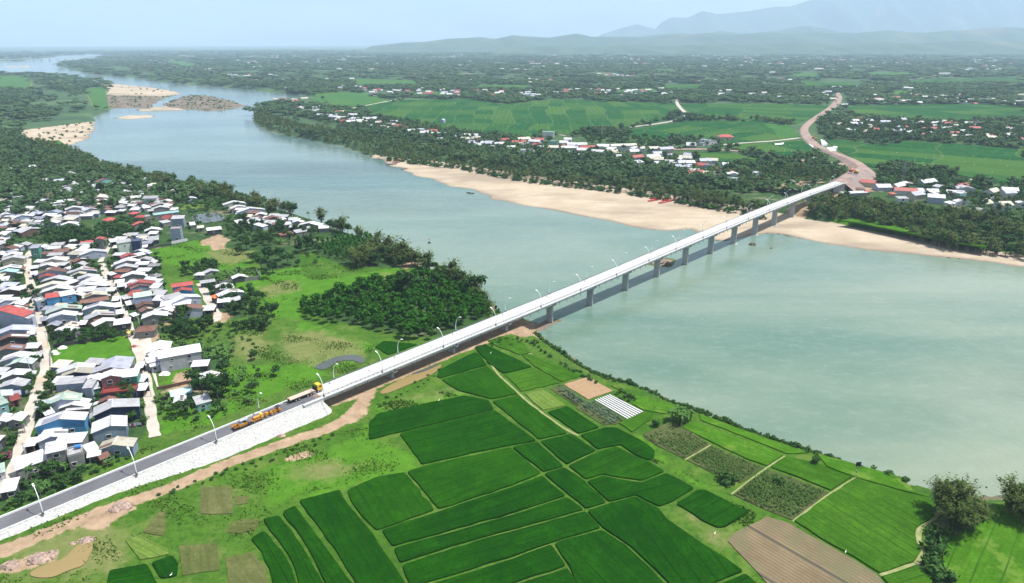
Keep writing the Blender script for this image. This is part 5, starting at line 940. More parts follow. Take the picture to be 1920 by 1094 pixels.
def t_banana(rs, n=0):
    V = []; b = MB()
    for i in range(rs.integers(4, 7)):
        x, y = rs.normal(0, 1.1, 2); h = rs.uniform(1.6, 2.9); b.tube([(x, y, -.3), (x, y, h)], [.16, .09], 6)
        for j in range(8): frond(V, (x, y, h), 6.28 * j / 8 + rs.normal(0, .25), rs.uniform(1.5, 2.3), .34, rs.uniform(.5, 1.1), rs, 4, rs.uniform(.5, 1.2))
    q = len(V) // 4; return (np.array(V), np.arange(4 * q), np.full(q, 4)), b, 'banana_leaves', 'banana_stem'
def t_bush(rs, n=170):
    lobes = [((rs.normal(0, .7), rs.normal(0, .7), rs.uniform(.5, 1.3)), (rs.uniform(.7, 1.15),) * 2 + (rs.uniform(.55, .9),)) for i in range(4)]
    b = MB(); 
    for i in range(4): a = rs.uniform(0, 6.28); b.tube([(0, 0, -.3), (math.cos(a) * .7, math.sin(a) * .7, 1.1)], [.07, .03], 4)
    return leaves(lobes, n, .36, rs), b, 'bush_leaves', 'bark'
KINDS = dict(broad=(t_broad, 7, 'broadleaf_tree', 'tree', 1), acacia=(t_acacia, 5, 'plantation_tree', 'tree', 1), bamboo=(t_bamboo, 6, 'bamboo_clump', 'bamboo', 1), palm=(t_palm, 4, 'palm_tree', 'palm', 1), banana=(t_banana, 4, 'banana_plant', 'banana plant', 1), bush=(t_bush, 5, 'bush', 'bush', 1), bigbamboo=(t_bigbamboo, 3, 'bamboo_clump', 'bamboo', 1))
VAR = {}
for k, (fn, n, nm, cat, _) in KINDS.items():
    VAR[k] = []
    for i in range(n):
        rs = np.random.default_rng(100 + i + 13 * len(VAR)); (v, f, l), tb, lm, tm = fn(rs); VAR[k].append((npmesh(nm + '_crown', v, f, l, [lm]), tb.mesh(nm + '_trunk', tm)))
JOIN = {}
def joined(k, i):      # crown and trunk in one mesh, for trees too far off to show their parts
    if (k, i) not in JOIN:
        c, t = VAR[k][i]; bm = bmesh.new(); bm.from_mesh(c); n = len(bm.faces); bm.from_mesh(t); bm.faces.ensure_lookup_table()
        for f in bm.faces[n:]: f.material_index = 1
        me = bpy.data.meshes.new(KINDS[k][2]); bm.to_mesh(me); bm.free(); me.materials.append(c.materials[0]); me.materials.append(t.materials[0]); JOIN[k, i] = me
    return JOIN[k, i]
TR = np.random.default_rng(5); PLACED = []
REQ = []
def plant(kind, p, label, group=None, scale=1.0, far=False, z=None, mat=None, sz=None):
    REQ.append([kind, float(p[0]), float(p[1]), label, group, scale * TR.uniform(.85, 1.15), far, TR.uniform(0, 6.28), TR.uniform(.92, 1.12), int(TR.integers(KINDS[kind][1]))])
def plant_all():
    zs = land_h(np.array([r[1] for r in REQ]), np.array([r[2] for r in REQ]))[0]; by = {}
    for r, z in zip(REQ, zs):
        if z > .3: by.setdefault(r[0], []).append(r + [float(z)])
    for kind, rows in by.items():
        rows.sort(key=lambda r: (0 if r[4] is None else 1, math.hypot(r[1], r[2]))); nm, cat = KINDS[kind][2:4]
        stem, crown = ('stem', 'leaves') if kind in ('banana', 'bush', 'bamboo', 'bigbamboo') else ('trunk', 'crown'); cap = 285
        for k_, x, y, label, group, s, far, rz, sz, i, z in rows[:cap]:
            if far: o = link(nm, joined(kind, i)); tag(o, label, cat, group)
            else:
                o = empty(nm, label=label, cat=cat, group=group); c, t = VAR[kind][i]; link(crown, c, o); link(stem, t, o)
            o.location = (x, y, z - .05); o.rotation_euler = (0, 0, rz); o.scale = (s, s, s * sz)
        rest = rows[cap:]
        if not rest: continue
        V, Fl, Lt, k = [], [], [], 0; lod = []
        for i in range(4): rs = np.random.default_rng(900 + i); lod.append(LOD[kind](rs))
        for j, (k_, x, y, label, group, s, far, rz, sz, i, z) in enumerate(rest):
            v, f, l = lod[j % 4]; c, q = math.cos(rz), math.sin(rz); M = np.array([[c, -q, 0], [q, c, 0], [0, 0, sz]]) * s; V.append(v @ M.T + np.array([x, y, z])); Fl.append(f + k); Lt.append(l); k += len(v)
        me = npmesh(MASS[kind], np.concatenate(V), np.concatenate(Fl), np.concatenate(Lt), [VAR[kind][0][0].materials[0]]); tag(link(MASS[kind], me), kind='stuff')
LOD = dict(broad=lambda rs: t_broad(rs, 150)[0], acacia=lambda rs: t_acacia(rs, 120)[0], bamboo=lambda rs: t_bamboo(rs, culms=14, per=11)[0], palm=lambda rs: t_palm(rs)[0], banana=lambda rs: t_banana(rs)[0], bush=lambda rs: t_bush(rs, 80)[0])
MASS = dict(broad='woodland', acacia='plantation', bamboo='bamboo_thicket', palm='palm_grove', banana='banana_grove', bush='scrub')
OCC = {}
def occ_add(x, y, r):
    for i in range(int((x - r) // 8), int((x + r) // 8) + 1):
        for j in range(int((y - r) // 8), int((y + r) // 8) + 1): OCC.setdefault((i, j), []).append((x, y, r))
def occ_free(x, y, r): return all(math.hypot(x - a, y - b) > (r + c) for a, b, c in OCC.get((int(x // 8), int(y // 8)), []))
HB = []
for i, (x, y, r) in enumerate(HOUSE_XY): pass
for o in [o for o in COL.objects if o.name.startswith(('house', 'shed', 'outbuilding')) and o.parent is None]:
    w_ = next(c for c in o.children if c.name.startswith('roof')); xs = [v[0] for v in w_.bound_box]; L0, L1_ = min(xs), max(xs); n = max(1, int((L1_ - L0) / 3))
    for k in range(n + 1):
        q = o.matrix_basis @ Vector((L0 + (L1_ - L0) * k / n, 0, 0)); occ_add(q.x, q.y, 2.0)
for ob in [o for o in COL.objects if o.name.startswith('lane')]:
    for v in list(ob.data.vertices)[::3]: occ_add(v.co.x, v.co.y, 1.2)
for s in np.arange(-420, 300, 3): q = bridge_pt(s, 0, 0); occ_add(q[0], q[1], 5.5)
def scatter(P, spacing, n=9999, seed=0, pad=1.2, occ=True, tries=12):
    rs = np.random.default_rng(seed); lo, hi = P.min(0), P.max(0); A = []; cell = {}; area = np.prod(hi - lo); N_ = int(area / spacing ** 2 * tries)
    xs = rs.uniform(lo[0], hi[0], N_); ys = rs.uniform(lo[1], hi[1], N_); ok = inside(P, xs, ys)
    for x, y in zip(xs[ok], ys[ok]):
        i, j = int(x // spacing), int(y // spacing)
        if any(math.hypot(x - a, y - b) < spacing for di in (-1, 0, 1) for dj in (-1, 0, 1) for a, b in cell.get((i + di, j + dj), [])): continue
        if occ and not occ_free(x, y, pad): continue
        cell.setdefault((i, j), []).append((x, y)); A.append((x, y))
        if len(A) >= n: break
    return np.array(A).reshape(-1, 2)
def offset_line(pts, d0, d1, z=0):
    """belt between two distances inland of a shoreline given in photo pixels at water level"""
    A = smooth_line(np.array([atz(x, y, z)[:2] for x, y in pts]), 1); T = np.gradient(A, axis=0); T /= np.linalg.norm(T, axis=1)[:, None]; Nn = np.stack([-T[:, 1], T[:, 0]], 1)
    return np.concatenate([A + Nn * d0, (A + Nn * d1)[::-1]])
# planted grove by the bridge
gp = poly([(562,584),(600,568),(650,552),(700,541),(760,530),(800,522),(845,520),(885,548),(905,570),(915,590),(880,606),(835,622),(800,640),(760,636),(700,618),(650,606),(610,606),(575,598)])
for p in scatter(gp, 3.7, 300, 1, .5, True, 14): plant('acacia', p, 'slender bright green tree planted in the dense grove beside the bridge', 'planted grove trees beside the bridge', TR.uniform(.78, 1.08))
gp2 = poly([(585,462),(640,448),(690,440),(700,455),(690,470),(650,490),(610,482)])
for p in scatter(gp2, 3.4, 110, 2): plant('acacia', p, 'slender bright tree of the small plantation behind the riverside sheds', 'small plantation behind the riverside sheds', TR.uniform(.5, .7))
for P_ in ([(690,470),(760,478),(800,505),(760,500),(720,492),(672,505),(660,495)], [(800,505),(860,530),(905,562),(920,585),(905,580),(870,548),(810,520)], [(620,432),(690,450),(660,440),(610,428)]):
    for p in scatter(poly(P_), 5, 30, 12, .5): plant('bamboo' if TR.random() < .6 else 'broad', p, 'olive bamboo or tree in the dense river edge above the grove', 'river edge above the grove', TR.uniform(.9, 1.25))
gl = 'feathery olive bamboo clump in the belt along the near village bank'
SH = [(100,276),(140,290),(167,301),(200,321),(260,334),(320,348),(380,360),(435,373),(500,391),(560,408)]
bl = offset_line(SH, -2, -24)
for p in scatter(bl, 4.4, 260, 3, .5): plant('bamboo' if TR.random() < .7 else 'broad', p, gl if TR.random() < 2 else '', 'river belt of the near bank', TR.uniform(.85, 1.1), True)
for x, y, k, s, lb in ((548,402,'broad',1.25,'rounded pale green tree standing alone in the bamboo gap by the river'), (603,420,'bamboo',1.49,'arching olive bamboo clump at the river end of the sheds'), (640,438,'bamboo',1.42,'dark green bamboo clump above the thicket at the water'), (625,432,'broad',.9,'dark broadleaf tree between two bamboo clumps at the water'),
    (580,412,'palm',.8,'small palm between the bamboo clumps behind the sheds'), (708,470,'bamboo',1.55,'tall light olive bamboo beside the pale blossoming tree'), (730,478,'bamboo',1.49,'darker bamboo clump right of the tall light olive one'), (690,490,'bamboo',1.42,'olive bamboo at the left of the riverside clearing'), (676,500,'bamboo',1.28,'low dark bamboo at the front of the riverside clearing'),
    (755,490,'bamboo',1.55,'large olive bamboo overhanging the water above the clearing'), (775,500,'bamboo',1.35,'bamboo clump right of the clearing'), (742,500,'broad',.8,'grey green blossoming tree in the middle of the bamboo'), (710,497,'broad',.8,'pale green tree beside the small path in the bamboo'), (800,512,'bamboo',1.28,'bamboo clump at the corner above the grove'), (830,524,'bamboo',1.22,'yellow green bamboo above the far grove edge'), (850,530,'bamboo',1.28,'yellowish bamboo beside the river above the grove'),
    (870,540,'bamboo',1.22,'brownish bamboo clump beside the river above the grove'), (890,556,'broad',1.35,'dark tree at the outer corner of the grove'), (905,572,'bamboo',.7,'low yellowish bamboo at the water near the bridge'), (765,560,'broad',1.76,'large grey green tree rising from the planted grove'), (790,548,'broad',1.49,'dark tree above the planted grove centre'), (820,540,'broad',1.35,'dark tree near the river edge of the planted grove'),
    (490,505,'broad',1.15,'tall grey green tree left of the meadow path'), (505,492,'broad',1.35,'tall loose tree in the middle of the meadow grove'), (525,488,'broad',1.4,'tallest dark tree of the meadow grove'), (540,498,'broad',1.2,'dark tree on the right of the meadow grove'), (512,512,'broad',1.1,'dark low tree at the front of the meadow grove'), (475,492,'broad',1.0,'thin grey tree on the left of the meadow grove'), (500,522,'broad',.8,'small dark tree at the foot of the meadow grove'), (560,500,'broad',.7,'small dark tree right of the meadow grove'),
    (462,470,'broad',1.1,'grey green tree behind the pale meadow'), (480,462,'broad',1.1,'loose grey tree between sheds and meadow'), (448,478,'broad',.9,'grey shrubby tree at the left end of the meadow'), (510,594,'broad',1.2,'dark round tree alone at the path end of the lane'), (480,585,'broad',1.0,'dark tree between the houses and the lone round tree'), (450,590,'broad',.9,'dark tree over the end house of the short lane'), (397,552,'broad',1.0,'dense round tree at the fork of the short lane'),
    (515,706,'broad',.62,'small dark round tree alone in the meadow by the road'), (350,600,'broad',1.25,'large dark round tree below the maroon roofed house'), (340,625,'broad',1.1,'big dark tree above the banana patch'), (380,742,'broad',1.15,'dark tree beside the white roof near the road'), (410,752,'broad',1.3,'largest dark tree over the teal shed near the road'), (425,735,'broad',1.1,'olive tree behind the largest dark tree near the road'), (420,700,'broad',1.0,'feathery tree right of the white roofed block'),
    (1788,975,'bigbamboo',1.3,'tallest olive bamboo clump on the lower right river bank'), (1790,1002,'bigbamboo',1.0,'lowest front bamboo clump of the lower right river bank'), (1762,962,'bigbamboo',1.05,'left part bamboo of the lower right bank group'), (1815,992,'bigbamboo',1.1,'front bamboo of the lower right bank group'), (1830,965,'bush',2.2,'broad leaved bush between the two lower right bamboo groups'), (1893,962,'bigbamboo',1.1,'bamboo clump at the right edge of the lower right bank'), (1915,978,'bigbamboo',1.15,'bamboo cut by the right image edge on the lower bank'),
    (1278,790,'banana',1.35,'round banana clump between the corn and the bright riverside strips'), (1268,786,'banana',1.2,'left banana plant of the round clump by the corn'), (1290,787,'banana',1.2,'right banana plant of the round clump by the corn'), (1461,908,'bush',1.2,'lone dark round bush inside the corn plot'), (1365,908,'bush',1.7,'light green spreading bush at the left corner of the corn plot'), (1232,800,'bush',1.3,'dark bush beside the banana clump'),
    (1768,1012,'bush',1.6,'leafy bush on the small path below the bamboo'), (1755,1040,'bush',1.9,'grey green shrub at the bend of the pale path'), (1748,1066,'bush',1.6,'dark shrub below the pale path bend'), (1760,1082,'bush',1.5,'bush at the bottom edge beside the bright corner field'), (1755,1000,'bush',1.3,'dark thorny shrub left of the leafy bush'), (1530,868,'bush',1.2,'lone shrub in the crop strips left of the dark signboard'),
    (1648,352,'broad',1.0,'small tree in front of the bridge end'), (1588,352,'palm',1.2,'lone palm at the far bridge end'), (941,192,'broad',1.3,'isolated dark tree standing in the far green plain'), (605,188,'broad',1.0,'round tree on the pale field near the bend')):
    q = at(x, y); plant(k, q[:2], lb, None, s, y < 420)
# thin strips of bushes on the near bank
bk = [(1010,622),(1030,645),(1060,662),(1090,684),(1120,704),(1150,718),(1200,729),(1250,749),(1280,767),(1330,784),(1400,808),(1450,828),(1520,848),(1580,871),(1640,889),(1700,908)]
bb = offset_line(bk, 0.5, -6)
bb2 = offset_line(bk, -.5, 6)
cand = [p for p in scatter(np.concatenate([smooth_line(np.array([atz(x, y, 3)[:2] for x, y in bk]), 1) + np.array([.2, 1.2]), (smooth_line(np.array([atz(x, y, 3)[:2] for x, y in bk]), 1) + np.array([-2.2, -3.2]))[::-1]]), 1.7, 230, 4, 0, False)]
for p in cand: plant('bush', p, 'low green bush in the hedge along the river edge of the fields', 'bank hedge bushes beside the fields', TR.uniform(.5, 1.05))
for (pts, n, s) in (([(985,642),(1005,640),(1030,665),(1060,690),(1100,712),(1120,722),(1100,704),(1050,680)], 26, .9), ([(1150,738),(1172,735),(1192,752),(1175,757)], 10, .8)):
    for p in scatter(poly(pts), 2.2, n, 6, 0, False): plant('bush', p, 'grey green shrub on the weedy strip beside the tilled riverside plots', 'weedy strip shrubs', TR.uniform(.5, .95) * s)
# village trees
def fill(pts, mixk, spacing, n, seed, label, group, far, smin=.6, smax=1.0, pad=1.0):
    for p in scatter(poly(pts), spacing, n, seed, pad):
        k = TR.choice(list(mixk), p=list(mixk.values())); nm = dict(broad='dark broadleaf tree', palm='small palm', banana='banana plant', bush='green shrub', bamboo='olive bamboo clump', acacia='slender tree')[k]
        plant(k, p, f'{nm} {label}', group + ' ' + k, TR.uniform(smin, smax), far)
VM = dict(broad=.42, palm=.14, banana=.2, bush=.24)
fill([(-20,520),(300,480),(330,610),(240,640),(90,640),(-20,640)], VM, 3.6, 110, 21, 'in a gap between the packed houses of the lane rows', 'trees between the packed houses', False, .45, .75)
fill([(-10,650),(80,640),(70,720),(60,760),(50,830),(20,900),(-20,920)], VM, 4.0, 30, 22, 'in a yard left of the left lane', 'yard trees left of the left lane', False, .4, .7)
fill([(88,640),(250,618),(250,632),(105,652)], dict(broad=.4, bush=.6), 2.6, 26, 23, 'along the wall behind the playing field', 'trees behind the playing field', False, .45, .75, .6)
fill([(90,700),(110,745),(160,745),(100,800),(70,790)], dict(bush=.6, broad=.2, banana=.2), 2.6, 16, 24, 'beside the left lane near the garage', 'shrubs by the left lane', False, .5, .8, .5)
fill([(185,735),(270,740),(275,800),(180,770)], VM, 3.0, 16, 25, 'around the navy house', 'trees around the navy house', False, .4, .7, .5)
fill([(40,890),(120,872),(180,858),(230,850),(260,850),(150,905),(40,960),(0,970)], dict(bush=.55, banana=.25, broad=.12, palm=.08), 2.6, 75, 26, 'on the overgrown slope between the front houses and the road', 'roadside thicket below the front houses', False, .5, .85, .3)
fill([(295,640),(330,645),(440,660),(430,680),(370,672),(330,660)], dict(banana=.7, bush=.3), 2.6, 40, 27, 'in the banana patch behind the long silver warehouse', 'banana patch behind the warehouse', False, .7, 1.0, .3)
fill([(295,745),(330,750),(420,745),(430,775),(380,790),(300,790)], dict(banana=.35, bush=.5, broad=.15), 2.8, 34, 28, 'around the teal shed near the road', 'plants around the teal shed', False, .5, .85, .4)
fill([(400,515),(470,508),(480,520),(400,536)], dict(banana=.7, bush=.3), 3.0, 34, 29, 'in the garden behind the walled yard', 'garden plants behind the walled yard', False, .7, 1.0, .4)
fill([(340,505),(400,500),(410,512),(345,520)], dict(broad=.8, bush=.2), 4.0, 12, 30, 'at the meadow end of the short lane', 'trees at the meadow end of the short lane', False, .6, .9, .4)
fill([(430,540),(470,545),(500,590),(430,590),(425,575)], VM, 3.4, 34, 31, 'by the last houses of the short lane', 'trees by the last houses of the short lane', False, .5, .9, .5)
fill([(290,600),(340,600),(400,612),(500,610),(520,600),(500,622),(420,640),(330,650),(290,640)], dict(broad=.35, bush=.5, banana=.15), 3.2, 50, 32, 'on the scrubby edge between houses and meadow', 'scrub between houses and meadow', False, .5, .95, .6)
fill([(200,420),(260,405),(300,440),(250,450),(180,470),(160,440)], dict(banana=.3, broad=.5, bush=.2), 3.6, 120, 33, 'in the big garden around the red roofed houses', 'garden trees round the red roofs', True, .55, .9, .6)
fill([(80,440),(160,430),(165,460),(100,470)], dict(broad=.9, palm=.1), 4.2, 34, 34, 'in the dark clump at the end of the left lane', 'dark clump at the end of the left lane', True, .7, 1.0, .5)
fill([(-10,400),(80,400),(110,440),(60,470),(-10,470)], VM, 4.2, 80, 35, 'among the upper left houses', 'trees among the upper left houses', True, .5, .85, .5)
fill([(-10,370),(150,380),(300,360),(330,390),(200,400),(-10,395)], VM, 4.6, 100, 36, 'among the upper village roofs', 'trees among the upper village roofs', True, .5, .85, .4)
fill([(0,330),(110,340),(115,365),(60,372),(-10,360)], dict(banana=.4, broad=.3, bamboo=.3), 4.2, 90, 37, 'above the upper left roofs', 'trees above the upper left roofs', True, .6, .9, .4)
fill([(270,345),(400,372),(460,385),(430,400),(330,395),(290,370)], dict(broad=.5, banana=.35, palm=.15), 4.2, 120, 38, 'between the upper village and the river bamboo', 'trees behind the river bamboo', True, .55, .95, .4)
fill([(330,400),(430,390),(440,425),(330,432)], dict(palm=.65, broad=.2, banana=.15), 5, 34, 39, 'around the fish pond', 'palms around the fish pond', True, .45, .7, .3)
fill([(430,405),(560,425),(600,440),(560,460),(450,460),(420,440)], dict(broad=.45, banana=.35, bush=.2), 4.5, 80, 40, 'on the slope behind the riverside sheds', 'trees behind the riverside sheds', True, .6, 1.0, .4)
fill([(550,450),(600,470),(600,500),(560,480)], dict(bush=.7, broad=.3), 4.5, 14, 41, 'on the meadow rim by the thicket', 'shrubs by the thicket', True, .7, 1.2, .4)
fill([(-60,285),(110,285),(220,325),(330,350),(250,350),(130,325),(-60,330)], dict(broad=.7, bamboo=.3), 5.2, 330, 42, 'in the dark wood above the upper village', 'dark wood above the upper village', True, .8, 1.15, .4)
fill([(440,625),(480,640),(490,700),(470,760),(440,740),(450,700),(465,670),(430,640)], dict(banana=.3, bush=.6, broad=.1), 4.2, 26, 43, 'in the straggling row across the meadow', 'straggling meadow row', False, .5, .95, .4)
fill([(420,882),(530,846),(626,813),(632,822),(535,858),(430,892),(300,936),(290,930)], dict(bush=1.), 2.6, 60, 44, 'in the weedy line below the dirt track', 'weeds below the dirt track', False, .3, .55, .2)
fill([(870,640),(905,632),(960,635),(1000,640),(960,648),(900,655)], dict(bush=1.), 2.4, 18, 45, 'on the bank edge under the bridge', 'bushes under the bridge', False, .4, .7, 0)
fill([(700,760),(760,728),(830,690),(835,697),(765,738),(715,765)], dict(bush=1.), 2.6, 16, 46, 'beside the brown pond', 'weeds beside the brown pond', False, .25, .5, 0)
fill([(910,590),(935,585),(930,600),(915,606)], dict(bush=1.), 2.4, 16, 47, 'at the water behind the bridge', 'bushes behind the bridge', False, .6, 1.0, .2)
# right bank belts
RB = [(1440,402),(1400,393),(1346,385),(1279,374),(1211,363),(1130,351),(1048,342),(994,334),(940,325),(900,318),(850,308),(800,302),(750,296),(701,290),(650,279),(568,265),(514,252),(476,234)]
W_ = np.array([at(x, y)[:2] for x, y in RB]); W2 = np.array([at(x, y)[:2] for x, y in [(1440,385),(1400,378),(1346,368),(1279,355),(1211,345),(1130,333),(1048,322),(994,313),(940,305),(900,297),(850,287),(800,279),(750,270),(701,262),(650,252),(568,238),(514,222),(478,212)]])
bp = np.concatenate([W_, W2[::-1]])
for p in scatter(bp, 4.8, 900, 50, 0, False): plant('bamboo' if TR.random() < .75 else 'broad', p, 'bushy bamboo clump in the long belt between far village and sand', 'far bank tree belt', TR.uniform(.85, 1.15), True)
bp2 = poly([(1512,400),(1560,405),(1600,410),(1660,425),(1700,435),(1760,450),(1820,460),(1880,468),(1930,475),(1930,425),(1850,415),(1760,405),(1680,395),(1600,385),(1540,378)])
for p in scatter(bp2, 4.9, 400, 51, 0, False): plant('broad' if TR.random() < .6 else 'bamboo', p, 'dense tree in the belt right of the far bridge end', 'right bank trees by the bridge end', TR.uniform(.95, 1.3), True)
fill([(1640,330),(1700,325),(1760,330),(1830,345),(1930,365),(1930,410),(1800,385),(1700,360),(1650,350)], dict(broad=.6, bamboo=.2, banana=.2), 5, 240, 52, 'around the houses right of the far bridge end', 'trees round the right bank houses', True, .7, 1.1, 0)
fill([(1380,335),(1440,320),(1500,318),(1580,325),(1590,340),(1540,345),(1470,345),(1400,360)], dict(broad=.6, bamboo=.4), 5, 220, 53, 'between the haul road and the far bridge end', 'trees left of the far bridge end', True, .8, 1.1, 0)
fill([(545,202),(600,212),(700,232),(820,255),(960,272),(1080,275),(1200,290),(1290,300),(1400,325),(1400,365),(1250,345),(1100,325),(960,300),(800,270),(650,240),(550,220)], dict(broad=.75, palm=.15, banana=.1), 6.3, 470, 54, 'among the houses of the far riverside village', 'far riverside village trees', True, .55, .95, 0)
fill([(1080,250),(1150,252),(1240,262),(1290,285),(1200,290),(1100,272)], dict(broad=1.), 6, 120, 55, 'in the dark grove behind the mast', 'dark grove behind the mast', True, .9, 1.3, 0)
fill([(1530,235),(1560,215),(1640,225),(1750,230),(1930,235),(1930,275),(1760,262),(1640,265),(1560,258)], dict(broad=.8, bamboo=.2), 7, 520, 56, 'in the hamlet right of the earthworks', 'hamlet trees right of the earthworks', True, .9, 1.4, 0)

edge = np.array([at(x, y)[:2] for x, y in RB])
for p, q in zip(edge, edge[1:]):
    for k in range(int(np.linalg.norm(q - p) / 3.2)): plant('bush', p + (q - p) * TR.random() + TR.normal(0, 2.0, 2), 'low shrub on the grassy rim between far trees and sand', 'far rim shrubs', TR.uniform(1.5, 2.5), True)
for P_, n in ((LOWS[0], 130), (MUD, 60), (SANDS[2], 50), (SANDS[1], 30)):
    for p in scatter(P_, 5, n, 33, 0, False): plant('bush', p, 'dark scrub clump on the river bars at the upper left', 'river bar scrub', TR.uniform(.8, 1.9), True)
plant_all()

# ------------------------------------------------------------------ far houses
FHM = ['w', 'w', 'w', 'l', 'r', 'c', 'b', 't']; FHW = ['W', 'L', 'C', 'K', 'W', 'G', 'T']
def far_house(x, y, label, group=None, ln=None, st=None, rf=None, wl=None, h=None, dp=None, rz=None, name='house', dz=0):
    q = np.array([x, y]); ln = ln or HR.uniform(8, 15); dp = dp or HR.uniform(6, 9); st = st or HR.choice('grrsh'); rf = rf or HR.choice(FHM); wl = wl or HR.choice(FHW)
    house_at((x, y, LZ), rz if rz is not None else HR.choice((0, .25, -.2, .5, 1.4)) + HR.uniform(-.1, .1), ln, dp, h or HR.choice((3.4, 3.6, 4, 6.2)), st, rf, wl, label, 'house', group, name, True)
FPL = []
for x, y, ln, st, rf, wl, h, dp, lb in ((1360,263,24,'h','r','C',6,16,'hall with a bright red roof alone between the rice plains'), (1327,271,40,'g','l','W',4.5,18,'long pale roofed sheds left of the red roofed hall'), (1295,276,26,'g','w','G',4,14,'low grey roofed house at the end of the lane before the red roofed hall'), (1168,283,40,'r','c','W',8,10,'long white school like building in the far village trees'), (1190,290,12,'g','w','W',9,9,'white gabled hall at the right end of the long school like building'),
    (1186,312,30,'s','w','W',5,9,'long white roofed building behind the belt of bamboo'), (1028,258,20,'f','t','W',9,12,'tall pale blue block beside the green plain'), (1038,275,9,'f','k','K',8,8,'narrow teal house in the far riverside village'), (985,281,14,'f','l','L',8,9,'grey white two storey house near the sand'), (1054,281,16,'h','r','W',6,10,'red roofed house beside the narrow teal house'), (985,292,14,'f','w','W',8,8,'white two storey house above the wide sand'), (1053,302,16,'h','r','W',5,9,'red roofed house right behind the bamboo belt'),
    (1329,322,13,'f','l','L',8,9,'lavender two storey house left of the bridge trees'), (1342,325,12,'g','r','W',5,8,'orange roofed house next to the lavender two storey house'), (1373,337,13,'g','w','W',7,9,'white gabled house among dense trees left of the bridge'), (1366,329,10,'h','r','C',5,8,'small red roofed house behind the white gabled house'), (1417,338,7,'g','w','W',9,6,'tall thin white house among the dark trees left of the bridge'),
    (893,270,16,'h','r','W',6,10,'red roofed house among the row behind the bamboo, centre'), (873,268,14,'r','c','W',7,9,'grey two storey house with pale gable in the row behind the bamboo'), (905,272,14,'f','l','L',8,9,'pale balconied house in the row behind the bamboo'), (690,238,14,'h','r','C',4,9,'red roofed house nearest the bend among the bamboo'), (560,206,14,'h','r','W',5,9,'pinkish roofed house at the river bend'), (566,213,13,'g','l','L',5,8,'lavender house at the river bend'), (612,206,16,'h','r','W',7,10,'large pink roofed house beside the pale lane'),
    (830,231,14,'r','l','L',6,8,'house under dark trees at the field edge, left'), (1480,362,13,'g','w','G',4,9,'white roofed shed left of the far bridge end'), (1482,347,10,'g','w','G',4,8,'small grey house between haul road and bridge'),
    (1600,368,40,'s','w','G',3.6,7,'very long white roofed shed right of the far bridge end'), (1612,361,12,'h','b','T',3.8,8,'brown roofed house behind the very long shed'), (1622,366,9,'h','r','T',3.8,7,'small brick red roof at the end of the very long shed'), (1672,370,9,'h','o','T',4,7,'bright orange roofed house in the trees right of the bridge'), (1700,352,24,'g','w','W',4,12,'wide white roofed house by the tall antenna tower'), (1705,352,9,'h','b','W',5,8,'brown roofed house behind the wide white roof'),
    (1805,365,24,'g','w','M',7,12,'large grey gabled building on the right bank'), (1797,375,16,'f','w','K',7,9,'teal walled house in front of the large grey gabled building'), (1760,358,17,'g','w','K',5,9,'pale teal house left of the large grey gabled building'), (1755,372,22,'s','w','W',4,9,'low white roofed house in front of the pale teal house'), (1800,385,16,'g','w','W',4,10,'white roofed house lowest in the right bank village'), (1780,388,14,'s','w','W',3.6,8,'white shed beside the lowest white roofed house'), (1832,400,17,'g','w','G',3.6,10,'white roof half hidden in the trees, low on the right bank'),
    (1845,378,14,'g','w','W',4,9,'white roofed house under palms at right'), (1912,388,14,'g','w','W',4,9,'white roofed house at the right image edge'), (1690,378,14,'s','w','W',3.5,8,'white roofed shed in the trees right of the orange roof'), (1725,370,12,'s','w','G',3.5,8,'grey shed in the middle of the right bank village'),
    (1697,243,16,'h','r','W',5,10,'red roofed house in the hamlet right of the earthworks'), (1750,247,16,'h','r','C',6,10,'red roofed house in the middle of the right hamlet'), (1790,262,26,'g','c','W',5,10,'long cream house at the front of the right hamlet'), (1760,235,20,'g','w','W',5,11,'white roofed house at the back of the right hamlet'), (1830,233,14,'h','r','W',5,9,'reddish roof at the right end of the hamlet'), (1862,260,14,'h','r','C',5,9,'red roofed house at the right front of the hamlet'), (1635,244,16,'g','c','W',4,10,'cream roofed house at the left of the right hamlet'), (1875,237,15,'h','r','W',5,9,'pink roofed house at the right back of the hamlet')):
    q = at(x, y); far_house(q[0], q[1], lb, None, ln * (.82 if x < 1590 or y < 300 else .62), st, rf, wl, h * .85, dp * (.85 if x < 1590 or y < 300 else .68)); FPL.append(q[:2])
def far_fill(pts, n, sp, seed, label, group):
    P = poly(pts)
    for p in scatter(P, sp, n, seed, 0, False, 20):
        if any(math.hypot(p[0] - q[0], p[1] - q[1]) < 15 for q in FPL): continue
        rf = HR.choice(FHM); FPL.append(p); far_house(p[0], p[1], f'small {RC[rf][0]} roofed house {label}', f'{RC[rf][0]} roofs {group}', rf=rf)
